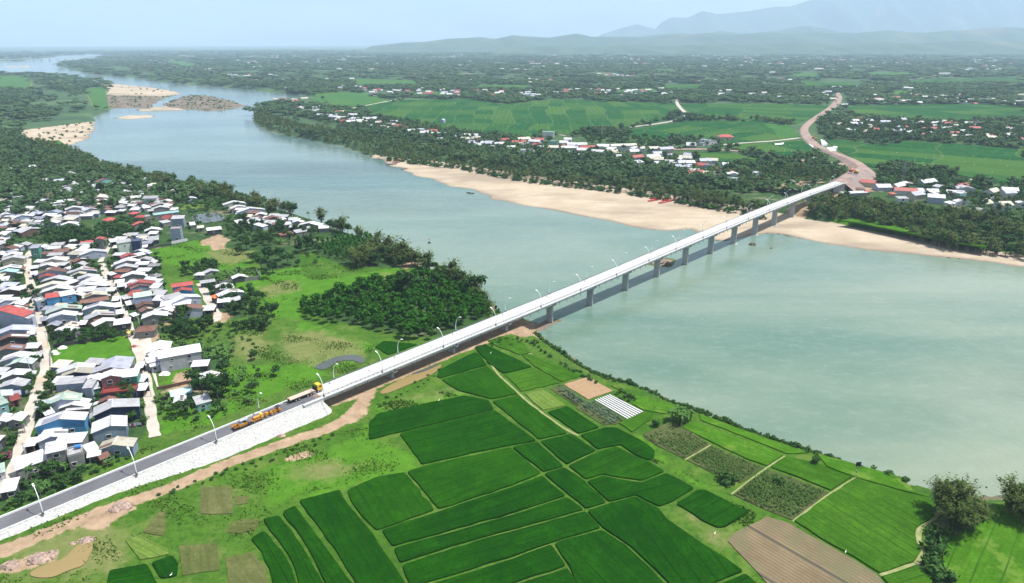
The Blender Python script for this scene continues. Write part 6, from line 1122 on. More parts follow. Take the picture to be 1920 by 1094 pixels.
# ------------------------------------------------------------------ distant woods and roofs (too many to count)
def blocked(x, y):
    b = np.zeros(x.shape, bool)
    for pts, *_ in FAR: b |= inside(poly(pts), x, y)
    for o in [o for o in COL.objects if o.name.startswith(('path', 'dirt_road'))]:
        v = np.array([c.co[:2] for c in o.data.vertices]); 
        if np.hypot(*v.mean(0)) < 480: continue
        c = v.reshape(-1, 4, 2).mean(1); b |= seg_dist(c, x, y, False) < np.linalg.norm(v[0] - v[3]) / 2 + 5
    return b
def canopy(rs, n, leaf):
    k = rs.integers(2, 4); lobes = [((rs.normal(0, .28), rs.normal(0, .28), rs.uniform(.35, .7)), (rs.uniform(.35, .55),) * 2 + (rs.uniform(.28, .42),)) for _ in range(k)]
    return leaves(lobes, n, leaf, rs, up=.8)
WV, WF, WL = [], [], []
def woods(name, r0, r1, sp, size, hgt, n, leaf, seed, dens):
    rs = np.random.default_rng(seed); nn = int((r1 ** 2 - r0 ** 2) * R(84) / 2 / sp ** 2); a = rs.uniform(R(-42), R(42), nn); r = np.sqrt(rs.uniform(r0 ** 2, r1 ** 2, nn)); x, y = np.sin(a) * r, np.cos(a) * r
    pat = np.sin(x / 130 + 2 * np.sin(y / 300)) * np.sin(y / 90 + 1.4 * np.sin(x / 210)) + .6 * np.sin(x / 47 + y / 61) + .5 * np.sin(y / 260 + x / 700); k = pat + rs.normal(0, .45, nn) > dens; x, y = x[k], y[k]
    dl = np.maximum(sdf(BCL, x, y, 90), sdf(BCR, x, y, 90)); ds = np.maximum.reduce([sdf(p, x, y, 60) for p in SANDS + [MUD]]); k = (dl > 6) & (ds < -4) & ~blocked(x, y); x, y = x[k], y[k]
    V, Fl, Lt, q = [], [], [], 0; var = [canopy(np.random.default_rng(seed * 10 + i), n, leaf) for i in range(6)]
    for j in range(len(x)):
        v, f, l = var[j % 6]; c, s = math.cos(j * 2.4), math.sin(j * 2.4); z = size * rs.uniform(.7, 1.3); h = hgt * rs.uniform(.6, 1.25); V.append(np.stack([(v[:, 0] * c - v[:, 1] * s) * z + x[j], (v[:, 0] * s + v[:, 1] * c) * z + y[j], v[:, 2] * h + LZ - .3], 1)); Fl.append(f + q); Lt.append(l); q += len(v)
    o = sum(len(v) for v in WV); WV.extend(V); WF.extend(f + o for f in Fl); WL.extend(Lt)
woods('woodland', 640, 1300, 8.5, 10, 9, 60, .16, 71, -.25); woods('woodland', 1300, 2600, 17, 21, 10, 44, .17, 72, -.15); woods('woodland', 2600, 6000, 46, 52, 13, 30, .2, 73, -.1); woods('woodland', 6000, 12500, 130, 150, 17, 24, .22, 74, .0)
me = npmesh('woodland', np.concatenate(WV), np.concatenate(WF), np.concatenate(WL), ['far_leaves']); tag(link('woodland', me), kind='stuff')
DH = MB()
def add_roofs(xs, ys, rs, k=1.0):
    for x, y in zip(xs, ys):
        m = rs.choice(4, p=[.56, .16, .12, .16]); ln, dp, h = rs.uniform(9, 18) * k, rs.uniform(6.5, 10) * k, rs.uniform(4, 7.5); rz = rs.uniform(-.5, .6); c, s = math.cos(rz), math.sin(rz); z = LZ - .4 + rs.uniform(0, 2.5) + (k - 1) * 8; e = .6
        L_ = [(-ln / 2, -dp / 2, -5), (ln / 2, -dp / 2, -5), (ln / 2, dp / 2, -5), (-ln / 2, dp / 2, -5), (-ln / 2, -dp / 2, h - 2), (ln / 2, -dp / 2, h - 2), (ln / 2, dp / 2, h - 2), (-ln / 2, dp / 2, h - 2), (-ln / 2, 0, h), (ln / 2, 0, h)]
        T = lambda L: [(x + u * c - v * s, y + u * s + v * c, z + w_) for u, v, w_ in L]
        DH.add(T(L_), [(0, 1, 5, 4), (2, 3, 7, 6), (1, 2, 6, 9, 5), (3, 0, 4, 8, 7)], 4 + int(rs.integers(3)))
        DH.add(T([(-ln / 2 - e, -dp / 2 - e, h - 2.3), (ln / 2 + e, -dp / 2 - e, h - 2.3), (ln / 2 + e, 0, h + .1), (-ln / 2 - e, 0, h + .1), (ln / 2 + e, dp / 2 + e, h - 2.3), (-ln / 2 - e, dp / 2 + e, h - 2.3)]), [(0, 1, 2, 3), (3, 2, 4, 5)], int(m))
def roofs(r0, r1, n, seed, k):
    rs = np.random.default_rng(seed); a = rs.uniform(R(-38), R(42), n); r = np.sqrt(rs.uniform(r0 ** 2, r1 ** 2, n)); x, y = np.sin(a) * r, np.cos(a) * r
    cl = np.sin(x / 120 + 1.7 * np.sin(y / 170)) + np.sin(y / 75 + np.sin(x / 240)) + rs.normal(0, .35, n); q = cl > 1.3; x, y = x[q], y[q]; dl = sdf(BCR, x, y, 90); q = (dl > 25) & ~blocked(x, y); add_roofs(x[q], y[q], rs, k)
for pts, n, sp, seed in (([(552,204),(620,208),(700,228),(800,246),(860,258),(980,270),(1060,268),(1120,276),(1120,300),(1000,292),(860,272),(760,252),(660,235),(570,216)], 125, 12, 61), ([(1120,278),(1230,285),(1330,300),(1400,330),(1420,350),(1340,340),(1220,318),(1120,300)], 40, 14, 62),
        ([(1600,350),(1650,350),(1740,345),(1840,362),(1925,375),(1925,398),(1800,390),(1680,378),(1600,372)], 28, 13, 63), ([(1560,232),(1640,228),(1740,232),(1860,238),(1925,245),(1925,268),(1800,262),(1680,255),(1580,250)], 60, 17, 64), ([(670,178),(900,182),(1100,185),(1280,182),(1500,185),(1560,192),(1560,176),(1300,170),(1000,172),(700,170)], 130, 18, 65), ([(1590,196),(1925,200),(1925,180),(1600,178)], 50, 20, 66)):
    A = [p for p in scatter(poly(pts), sp, n, seed, 0, False, 20) if not any(math.hypot(p[0] - q[0], p[1] - q[1]) < 13 for q in FPL)]; add_roofs([p[0] for p in A], [p[1] for p in A], np.random.default_rng(seed))
roofs(1300, 3200, 3400, 81, .95); roofs(3200, 7500, 4200, 82, 1.35)
tag(DH.build('distant_houses', ['roof_white', 'roof_red', 'roof_cream', 'roof_pale_lavender', 'wall_white', 'wall_lavender', 'wall_cream']), kind='stuff')

# ------------------------------------------------------------------ machines, boats and small things
def paint(name, c, rough=.4): return plain(name, c, rough, .12, 1.2)
paint('yellow_paint', (.62, .40, .03)); paint('orange_paint', (.40, .17, .015)); paint('red_paint', (.55, .04, .04)); paint('black_rubber', (.02, .02, .021), .8); paint('grey_paint', (.33, .34, .35)); paint('flatbed_wood', (.48, .36, .29), .85); paint('hull_wood', (.16, .11, .08), .7); paint('white_paint', (.75, .75, .74)); paint('blue_paint', (.04, .13, .48)); paint('rebar_steel', (.25, .24, .24))
plain('tarp_white', (.74, .75, .77), .5, .06, .3); plain('rubble', (.30, .22, .18), .95, .5, 1.2, .8); plain('flag_red', (.60, .03, .04), .7, .1)
def box_part(nm, m, par, *boxes, bev=0):
    b = MB()
    for c, d, *k in boxes: b.box(c, d, *(k or ()))
    o = b.build(nm, m, par)
    if bev: md = o.modifiers.new('bevel', 'BEVEL'); md.width = bev; md.segments = 2; md.limit_method = 'ANGLE'
    return o
def wheel(par, x, y, r=.52, w=.34):
    b = MB(); b.tube([(x, y - w / 2, r), (x, y + w / 2, r)], r, 16); t = b.build('wheel', 'black_rubber', par); b = MB(); b.tube([(x, y - w / 2 - .02, r), (x, y + w / 2 + .02, r)], r * .55, 12); b.build('rim', 'grey_paint', t)
def on_road(s, n): p = bridge_pt(s, n, deck_z(s) + .01); return p
# flatbed truck, heading for the bridge
t = empty('flatbed_truck', on_road(-248.8, -1.45), AX, 'long flatbed lorry with yellow cab at the bridge start', 'lorry')
box_part('chassis', 'black_rubber', t, ((-1.2, 0, .95), (13.2, .95, .35)), ((-7.6, 0, .75), (.15, 2.3, .5))); box_part('flatbed', 'flatbed_wood', t, ((-2.6, 0, 1.32), (10.4, 2.5, .22)), bev=.03); box_part('headboard', 'black_rubber', t, ((2.75, 0, 2.0), (.2, 2.45, 1.5)))
for y in (-1.27, 1.27): box_part('side_rail', 'hull_wood', t, ((-2.6, y, 1.32), (10.4, .06, .3)))
for y in (-.9, .9): box_part('loading_ramp', 'hull_wood', t, ((-7.95, y, 1.75), (.14, .7, 1.3), 0, 0, R(-20)))
cb = MB(); cb.v = []; pr = [(3.35, .75), (5.55, .75), (5.6, 1.6), (5.25, 2.95), (5.0, 3.15), (3.45, 3.2), (3.35, 3.0)]
cb.add([(x, -1.2, z) for x, z in pr] + [(x, 1.2, z) for x, z in pr], [tuple(range(7)), tuple(range(13, 6, -1))] + [(i, (i + 1) % 7, 7 + (i + 1) % 7, 7 + i) for i in range(7)]); cab = cb.build('cab', 'yellow_paint', t); md = cab.modifiers.new('bevel', 'BEVEL'); md.width = .06; md.segments = 2
b = MB(); b.add([(5.60, -1.0, 1.75), (5.60, 1.0, 1.75), (5.29, .95, 2.85), (5.29, -.95, 2.85)], [(0, 1, 2, 3)]); ws = b.build('windscreen', 'window_dark', cab); ws.modifiers.new('s', 'SOLIDIFY').thickness = .03
for y in (-1.215, 1.215): box_part('side_window', 'window_dark', cab, ((4.6, y, 2.35), (.95, .03, .7)))
for y in (-.85, .85): box_part('headlight', 'glass_lens', cab, ((5.57, y, 1.1), (.1, .4, .22)))
box_part('bumper', 'grey_paint', t, ((5.62, 0, .72), (.2, 2.4, .35))); box_part('fuel_tank', 'grey_paint', t, ((1.9, -1.0, .75), (1.4, .5, .55)), bev=.08)
for x in (4.7, 3.6, .6, -.7): 
    for y in (-1.05, 1.05): wheel(t, x, y)
for x in (-4.2, -5.5):
    for y in (-1.0, 1.0): wheel(t, x, y, .5, .6)
# asphalt paver
s0 = s_at(461, 1.5)
t = empty('asphalt_paver', on_road(s0 - 1.2, 1.5), AX + math.pi, 'orange asphalt paver with grey canopy, leftmost machine on the road', 'paver')
box_part('body', 'orange_paint', t, ((-.4, 0, 1.25), (3.6, 2.3, 1.3)), bev=.06); box_part('engine_cover', 'grey_paint', t, ((.2, 0, 2.0), (1.6, 2.0, .3)), bev=.05)
for y in (-1.15, 1.15): box_part('hopper_wing', 'orange_paint', t, ((2.6, y, 1.3), (2.3, .14, 1.1), 0, 0, 0, R(22 if y < 0 else -22)))
box_part('hopper', 'black_rubber', t, ((2.5, 0, .85), (2.2, 2.1, .35)), ((3.7, 0, .6), (.35, 2.6, .45)))
for y in (-1.1, 1.1): box_part('crawler_track', 'black_rubber', t, ((-.3, y, .45), (3.6, .45, .85)), bev=.2)
box_part('screed', 'black_rubber', t, ((-3.0, 0, .5), (1.0, 3.0, .55)), ((-2.2, -1.2, .9), (1.7, .15, .15)), ((-2.2, 1.2, .9), (1.7, .15, .15))); box_part('canopy', 'grey_paint', t, ((-1.0, 0, 3.35), (3.4, 2.4, .14)), bev=.04)
for x in (-2.4, .4):
    for y in (-1.0, 1.0): box_part('canopy_post', 'grey_paint', t, ((x, y, 2.6), (.09, .09, 1.5)))
for y in (-.6, .6): box_part('seat', 'black_rubber', t, ((-1.5, y, 2.2), (.5, .5, .5)))
# tanker with a grey drum, next in line
t = empty('spray_tanker', on_road(s0 + 4.3, 1.55), AX + math.pi, 'orange bitumen sprayer on wheels between paver and rollers', 'machine')
b = MB(); b.tube([(-1.6, 0, 1.75), (-1.4, 0, 1.75), (1.6, 0, 1.75), (1.8, 0, 1.75)], [.5, .75, .75, .5], 16); b.build('drum', 'orange_paint', t); box_part('frame', 'orange_paint', t, ((0, 0, .95), (5.2, 1.9, .4))); box_part('cab', 'yellow_paint', t, ((-2.0, 0, 2.0), (1.1, 1.9, 1.6)), bev=.08); box_part('cab_window', 'window_dark', t, ((-2.57, 0, 2.35), (.05, 1.5, .6)))
for x in (-1.9, 1.7):
    for y in (-.95, .95): wheel(t, x, y, .5, .34)
def roller(s, n, lb, canopy):
    t = empty('road_roller', on_road(s, n), AX + math.pi, lb, 'roller')
    for x in (1.25, -1.25):
        b = MB(); b.tube([(x, -.85, .6), (x, .85, .6)], .6, 20); b.build('drum', 'grey_paint', t); box_part('yoke', 'orange_paint', t, ((x, 0, 1.28), (1.1, 1.9, .16)), ((x, -.95, .9), (.7, .1, .8)), ((x, .95, .9), (.7, .1, .8)))
    box_part('body', 'orange_paint', t, ((.75, 0, 1.65), (1.5, 1.3, .65)), ((-.9, 0, 1.55), (1.2, 1.3, .45)), ((0, 0, 1.0), (1.2, .8, .6)), bev=.05); box_part('seat', 'black_rubber', t, ((-.45, 0, 2.0), (.5, .55, .55))); b = MB(); b.tube([(.15, 0, 1.9), (-.05, 0, 2.35)], .04, 6); b.build('steering_column', 'black_rubber', t)
    if canopy:
        box_part('canopy', 'black_rubber', t, ((-.4, 0, 3.1), (2.0, 1.6, .1)))
        for x in (-1.3, .4):
            for y in (-.7, .7): box_part('canopy_post', 'black_rubber', t, ((x, y, 2.4), (.07, .07, 1.4)))
roller(s0 + 8.6, 1.5, 'small orange tandem roller without canopy behind the sprayer', False); roller(s0 + 11.7, 1.5, 'orange tandem roller with dark canopy, nearest the lorry', True)
for o in [o for o in COL.objects if o.name.startswith(('asphalt_paver', 'spray_tanker', 'road_roller'))]: o.scale = (.8, .8, .8)
# excavator on the far approach
q = at(1602, 343); t = empty('excavator', (q[0], q[1], LZ + 9), R(150), 'yellow excavator working on the pink earth at the far bridge end', 'excavator')
for y in (-1.2, 1.2): box_part('crawler_track', 'black_rubber', t, ((0, y, .5), (4.2, .6, .95)), bev=.2)
box_part('body', 'yellow_paint', t, ((-.5, 0, 1.9), (3.6, 2.7, 1.3)), bev=.08); box_part('cab', 'yellow_paint', t, ((.8, .8, 2.6), (1.5, 1.1, 1.7)), bev=.06); box_part('cab_window', 'window_dark', t, ((1.57, .8, 2.8), (.05, .9, .9)))
b = MB(); b.tube([(1.1, -.3, 2.2), (3.4, -.3, 5.6), (5.2, -.3, 5.8)], [.35, .35, .25], 6); am = b.build('boom', 'yellow_paint', t); b = MB(); b.tube([(5.1, -.3, 5.9), (6.2, -.3, 2.4)], [.24, .2], 6); b.build('stick', 'yellow_paint', am); box_part('bucket', 'black_rubber', am, ((6.0, -.3, 1.9), (1.1, 1.2, .9), 0, 0, R(30)))
q = at(1594, 341); t = empty('dump_truck', (q[0], q[1], LZ + 9.3), R(40), 'dump truck beside the excavator at the far bridge end', 'lorry')
box_part('skip', 'red_paint', t, ((-1.2, 0, 1.9), (4.4, 2.4, 1.4)), bev=.05); box_part('cab', 'white_paint', t, ((2.3, 0, 1.9), (1.7, 2.3, 2.0)), bev=.1); box_part('chassis', 'black_rubber', t, ((0, 0, .9), (6.4, 1.2, .4))); box_part('windscreen', 'window_dark', t, ((3.17, 0, 2.3), (.05, 1.9, .8)))
for x in (2.2, -1.4, -2.7):
    for y in (-1, 1): wheel(t, x, y, .5, .4)
# boats
def boat(name, loc, rz, ln, w_, lb, hull='hull_wood', deck=None, group=None, thw=6):
    t = empty(name, loc, rz, lb, 'boat', group); b = MB(); st = []; N_ = 15
    for i in range(N_):
        u = i / (N_ - 1) * 2 - 1; ww = w_ / 2 * (1 - abs(u) ** 2.6) + .04; sh = .45 * abs(u) ** 3; h = .75 + sh; ib = .08
        st.append([(u * ln / 2, -ww, h), (u * ln / 2, -ww * .8, .18 + sh * .7), (u * ln / 2, 0, sh * .7), (u * ln / 2, ww * .8, .18 + sh * .7), (u * ln / 2, ww, h), (u * ln / 2, max(.01, ww - ib), h), (u * ln / 2, 0, .16 + sh * .7), (u * ln / 2, -max(.01, ww - ib), h)])
    for r_ in st: b.v += r_
    for i in range(N_ - 1):
        for j in range(8): b.f.append((8 * i + j, 8 * i + (j + 1) % 8, 8 * i + 8 + (j + 1) % 8, 8 * i + 8 + j)); b.mi.append(0)
    b.f += [tuple(range(8)), tuple(range(8 * (N_ - 1), 8 * N_))[::-1]]; b.mi += [0, 0]; b.build('hull', hull, t)
    for i in range(thw): x = ((i + .5) / thw - .5) * ln * .8; box_part('thwart', 'flatbed_wood', t, ((x, 0, .68), (.25, w_ * (1 - abs(2 * x / ln) ** 2.6) * .92, .06)))
    return t
def beach(x, y): p = at(x, y); q = atz(x, y, 1.9); return (q[0], q[1], terrain_z(q))
a_, c_ = beach(1233, 383), beach(1273, 375); rz = math.atan2(c_[1] - a_[1], c_[0] - a_[0])
for (x, y, ln, lb) in ((1253, 380, 23, 'long racing boat full of red flags on the sand, nearer one'), (1230, 377, 19, 'long racing boat with red flags behind the nearer one on the sand')):
    p = beach(x, y); t = boat('racing_boat', p, rz, ln * 1.15, 2.4, lb, 'red_paint', thw=10)
    for i in range(14):
        u = ((i + .5) / 14 - .5) * ln * .86; sg = 1 if i % 2 else -1; b = MB(); b.tube([(u, sg * .5, .4), (u, sg * .5, 2.7)], .04, 5); f = b.build('flagpole', 'white_paint', t); b = MB(); b.add([(u, sg * .5, 1.3), (u + 1.25, sg * .5 + .15, 1.35), (u + 1.2, sg * .5 - .1, 2.55), (u, sg * .5, 2.65)], [(0, 1, 2, 3)]); k = b.build('flag', 'flag_red', f); k.modifiers.new('s', 'SOLIDIFY').thickness = .03
for x, y, ln, w_, lb, rr in ((734, 310, 13, 3.2, 'dark wooden boat moored at the tip of the sand bank', .3), (742, 307, 10, 2.8, 'boat with a red canopy at the sand tip, left one', .5), (752, 303, 10, 2.8, 'boat with a red canopy at the sand tip, right one', .4), (758, 318, 7, 1.8, 'small dark boat by the sand edge below the moored boats', .2), (882, 363, 8, 1.7, 'small dark sampan floating off the middle of the sand bank', -.4), (1240, 497, 5, 1.4, 'tiny boat beside the rubble mound between two piers', .6)):
    q = atz(x, y, 0); t = boat('boat', (q[0], q[1], -.12 if terrain_z(q) < .1 else terrain_z(q)), rr, ln, w_, lb, thw=3)
    if 'canopy' in lb:
        b = MB(); b.box((0, 0, 2.2), (ln * .5, w_ * .9, .12)); b.build('canopy', 'red_paint', t)
        for u in (-1, 1):
            for v in (-1, 1): box_part('canopy_post', 'white_paint', t, ((u * ln * .23, v * w_ * .4, 1.45), (.08, .08, 1.5)))
    elif ln > 7.5: box_part('cabin', 'grey_paint', t, ((-ln * .12, 0, 1.2), (ln * .3, w_ * .6, 1.1)), bev=.08)
q = atz(805, 456, 0); t = empty('buoy', (q[0], q[1], -.3), 0, 'dark navigation buoy alone in the river left of the bridge', 'buoy')
b = MB(); b.tube([(0, 0, 0), (0, 0, .3), (0, 0, .9), (0, 0, 1.0)], [.7, 1.0, 1.0, .6], 16); b.build('float', 'black_rubber', t)
for k in range(3): a = k * 2.09; b = MB(); b.tube([(.7 * math.cos(a), .7 * math.sin(a), .9), (.15 * math.cos(a), .15 * math.sin(a), 3.2)], .07, 5); b.build('leg', 'rebar_steel', t)
b = MB(); b.tube([(0, 0, 3.1), (0, 0, 3.3), (0, 0, 3.9)], [.15, .4, .1], 8); b.build('topmark', 'red_paint', t)
for x, y, s, lb in ((1411, 460, 1.6, 'dark rock standing in the water right of the bridge'), (1446, 466, .7, 'small dark rock out in the water right of the bridge'), (1252, 497, 1.3, 'dark rock on the mound between two piers')):
    q = atz(x, y, 0); rs = np.random.default_rng(int(x)); bm = bmesh.new(); bmesh.ops.create_icosphere(bm, subdivisions=3, radius=s)
    for v in bm.verts: k = 1 + .35 * math.sin(v.co.x * 3 / s + x) * math.sin(v.co.y * 4 / s) + rs.normal(0, .05); v.co = Vector((v.co.x * k * 1.3, v.co.y * k, v.co.z * k * .9))
    me = bpy.data.meshes.new('rock'); bm.to_mesh(me); bm.free(); me.materials.append(MATS['hull_wood']); o = link('rock', me); o.location = (q[0], q[1], max(0, terrain_z(q)) + s * .2); tag(o, lb, 'rock')
# masts, poles, sign
def lattice(name, x, y, h, w_, lb, m='rebar_steel', dish=False):
    q = at(x, y); t = empty(name, q, .3, lb, 'tower')
    for sx in (-1, 1):
        for sy in (-1, 1): b = MB(); b.tube([(sx * w_ / 2, sy * w_ / 2, -.3), (sx * w_ * .2, sy * w_ * .2, h)], .09, 5); b.build('leg', m, t)
    n = int(h / (w_ * 1.3)); b = MB()
    for i in range(n):
        z0, z1 = h * i / n, h * (i + 1) / n; a0, a1 = w_ / 2 * (1 - .6 * z0 / h), w_ / 2 * (1 - .6 * z1 / h)
        for p, r_ in (((-1, -1), (1, -1)), ((1, -1), (1, 1)), ((1, 1), (-1, 1)), ((-1, 1), (-1, -1))): b.tube([(p[0] * a0, p[1] * a0, z0), (r_[0] * a1, r_[1] * a1, z1)], .06, 4, cap=False); b.tube([(p[0] * a1, p[1] * a1, z1), (r_[0] * a1, r_[1] * a1, z1)], .05, 4, cap=False)
    tag(b.build('bracing', m, t), kind='stuff'); b = MB(); b.tube([(0, 0, h - .5), (0, 0, h + 3)], .06, 5); b.build('antenna', m, t)
lattice('radio_mast', 1128, 262, 36, 1.6, 'tall thin lattice mast rising behind the far riverside village'); lattice('lattice_tower', 1690, 346, 21, 3.0, 'lattice tower in the trees right of the far bridge end')
q = at(1604, 897); t = empty('signboard', q, 0, 'dark square signboard on a striped post in the bank strip', 'sign'); b = MB()
for i in range(7): b = MB(); b.tube([(0, 0, i * .65 - .3 * (i == 0)), (0, 0, i * .65 + .65)], .09, 8); b.build('post_band', 'black_rubber' if i % 2 else 'white_paint', t)
box_part('panel', 'black_rubber', t, ((0, -.12, 5.2), (1.7, .08, 1.5), R(8)))
PL = 0
for x, y, h, lb in ((53, 871, 8, 'concrete pole before the front grey house at the lane mouth'), (91, 651, 8, 'leaning concrete pole at the wall corner of the playing field'), (76, 582, 7, 'thin pole on the terrace of the blue walled house'), (262, 612, 7, 'pole by the maroon roofed house on the right lane'), (245, 575, 6.5, 'pole in front of the tall lavender house'), (202, 508, 7, 'pole at the top of the right lane'), (549, 413, 8, 'grey pole among the riverside sheds'), (444, 380, 7, 'thin pole by the riverside white house'), (204, 450, 7, 'pale pole by the small grass plot of the upper village'), (20, 325, 9, 'pale pole in the dark wood, upper left'), (58, 700, 7, 'wooden pole on the left lane by the pale green roof'), (284, 745, 7, 'pole on the right lane below the balconied house')):
    q = at(x, y); t = empty('utility_pole', q, .2, lb, 'pole', None); b = MB(); b.tube([(0, 0, -.5), (0, 0, h)], [.16, .1], 8); b.build('pole', 'concrete', t); box_part('crossarm', 'rebar_steel', t, ((0, 0, h - .5), (1.5, .1, .1)))
    for k in (-.6, 0, .6): b = MB(); b.tube([(k, 0, h - .45), (k, 0, h - .2)], .06, 6); b.build('insulator', 'white_paint', t)
# walls
def wall(pts, h, th, m, lb, name='yard_wall'):
    A = [at(*p) for p in pts]; b = MB()
    for p, q in zip(A, A[1:]): d = q - p; b.box(((p + q) / 2)[:2].tolist() + [float(p[2]) + h / 2 - .2], (float(np.hypot(d[0], d[1])), th, h + .4), math.atan2(d[1], d[0]))
    tag(b.build(name, m), lb, 'wall')
wall([(412, 536), (440, 531), (488, 524)], 2.4, .2, 'wall_grey', 'long bare grey block wall round the garden yard'); wall([(488, 523.4), (481, 511)], 2.2, .2, 'wall_grey', 'short end wall of the bare grey garden yard'); wall([(100, 652), (160, 643), (240, 627)], 1.6, .18, 'wall_dark', 'dark low wall behind the playing field'); wall([(94, 660), (95, 690), (93, 712)], 1.2, .18, 'wall_grey', 'low wall between the left lane and the playing field'); wall([(295, 732), (330, 725), (357, 719)], 1.4, .2, 'wall_brown', 'brown wall behind the bare house platform'); wall([(230, 806), (272, 797)], 1.6, .18, 'wall_dark', 'dark yard wall beside the bluish grey house'); wall([(264, 471), (300, 463), (322, 460)], 1.2, .2, 'wall_dark', 'dark wall at the meadow edge of the upper village'); wall([(322, 458), (352, 452)], 1.8, .2, 'wall_white', 'white balustrade wall before the tall slate house')
# heaps, tarpaulins and little yard things
def heap(x, y, n, s, m, lb, name='rubble_heap', cat='heap', h=.5):
    q = at(x, y); rs = np.random.default_rng(int(x * 7 + y)); b = MB(); b.add([(0, 0, s * h)] + [(s * math.cos(k * .7854) * rs.uniform(.8, 1.15), s * .7 * math.sin(k * .7854) * rs.uniform(.8, 1.15), -.1) for k in range(8)] + [(s * .55 * math.cos(k * .7854), s * .4 * math.sin(k * .7854), s * h * rs.uniform(.5, .8)) for k in range(8)], [(1 + k, 1 + (k + 1) % 8, 9 + (k + 1) % 8, 9 + k) for k in range(8)] + [(9 + k, 9 + (k + 1) % 8, 0) for k in range(8)])
    for i in range(n): a, r_ = rs.uniform(0, 6.28), s * rs.random() ** .6 * 1.1; k = rs.uniform(.12, .3) * s ** .5; b.box((r_ * math.cos(a), r_ * .75 * math.sin(a), max(.05, s * h * (1 - r_ / s)) + k * .2), (k, k * .8, k * .6), rs.uniform(0, 3), 0, rs.uniform(-.5, .5))
    o = b.build(name, m); o.location = q; tag(o, lb, cat); return o
for a in ((228, 950, 40, 3.2, 'rubble', 'brick rubble heap where the drain meets the dirt track'), (215, 957, 25, 2.2, 'rubble', 'reddish earth heap just below the drain rubble'), (72, 1048, 50, 3.0, 'rubble', 'long heap of stone rubble left of the muddy pool'), (95, 1041, 12, 2.4, 'rubble', 'smooth brown earth heap next to the stone rubble'), (20, 1062, 14, 2.8, 'rubble', 'brown earth heap at the left bottom edge'), (162, 1014, 40, 2.2, 'rubble', 'pile of broken bricks at the upper tip of the muddy pool'), (136, 1020, 4, 1.0, 'rubble', 'single grey stone lump above the muddy pool'), (528, 818, 14, 1.6, 'rubble', 'dark debris at the toe of the stone slope'), (310, 702, 4, 2.6, 'tarp_white', 'pale sand heap beside the blue tarpaulin shed'),
        (102, 660, 3, 1.6, 'tarp_white', 'white wrapped bundle at the left of the playing field'), (117, 653, 2, 2.2, 'tarp_white', 'largest white wrapped bundle in the corner of the playing field'), (106, 664, 3, 1.7, 'tarp_white', 'low white bundle in front of the largest one'), (252, 651, 25, 1.8, 'roof_red', 'pile of red tiles on the concrete by the right lane')): heap(*a)
q = at(243, 633); t = empty('playground_slide', q, .4, 'yellow and blue playground slide at the far corner of the playing field', 'slide')
for x in (-.6, .6):
    for y in (-.6, .6): box_part('post', 'blue_paint', t, ((x, y, 1.3), (.12, .12, 2.6)))
box_part('platform', 'yellow_paint', t, ((0, 0, 1.3), (1.4, 1.4, .12))); b = MB(); b.add([(-.85, -.85, 2.6), (.85, -.85, 2.6), (.85, .85, 2.6), (-.85, .85, 2.6), (0, 0, 3.4)], [(0, 1, 4), (1, 2, 4), (2, 3, 4), (3, 0, 4), (3, 2, 1, 0)]); b.build('roof', 'yellow_paint', t); box_part('chute', 'yellow_paint', t, ((-1.6, 0, .7), (2.3, .7, .1), 0, 0, R(-32)))
for x, y, h, m, lb in ((146, 841, 4.9, 'tank_blue', 'blue water tank lying on the flat roofed block'), (258, 447, 8.2, 'tank_steel', 'steel water tank on the slate roof of the upper village'), (24, 729, 0, 'tank_steel', 'steel water tank behind the bluish grey house left of the lane')):
    q = at(x, y, h); t = empty('water_tank', q, .3, lb, 'water tank'); b = MB(); b.tube([(-.9, 0, .75), (-.8, 0, .75), (.8, 0, .75), (.9, 0, .75)], [.35, .55, .55, .35], 14); b.build('tank', m, t)
    for k in (-.5, .5): box_part('cradle', 'rebar_steel', t, ((k, 0, .12), (.12, .9, .3)))
for i, (x, y, c, lb) in enumerate(((247, 803, 'flag_red', 'red washing on a line beside the bluish grey house'), (257, 801, 'tarp_white', 'pale washing on a line beside the red washing'))):
    q = at(x, y); t = empty('washing_line', q, .15, lb, 'washing')
    for k in (-1.6, 1.6): box_part('post', 'rebar_steel', t, ((k, 0, .9), (.08, .08, 1.9)))
    for k in range(4): box_part('cloth', c if k % 2 == i % 2 else 'tarp_white', t, ((-1.2 + .8 * k, 0, 1.2), (.65, .05, .95)))
for x, y, lb in ((12, 860, 'magenta flowering bougainvillea in the yard at the lane mouth'), (20, 766, 'reddish bougainvillea in front of the pale green roof left of the lane')):
    q = at(x, y); t = empty('bougainvillea', q, 0, lb, 'flowering bush'); c, s_ = VAR['bush'][1]; link('leaves', c, t); link('stem', s_, t); rs = np.random.default_rng(3); v, f, l = leaves([((0, 0, 1.3), (1.1, 1.0, .7)), ((.5, -.4, .9), (.8, .7, .5))], 120, .3, rs, core=False); link('flowers', npmesh('flowers', v, f, l, ['flower_leaves']), t); t.scale = (1.5, 1.5, 1.3)
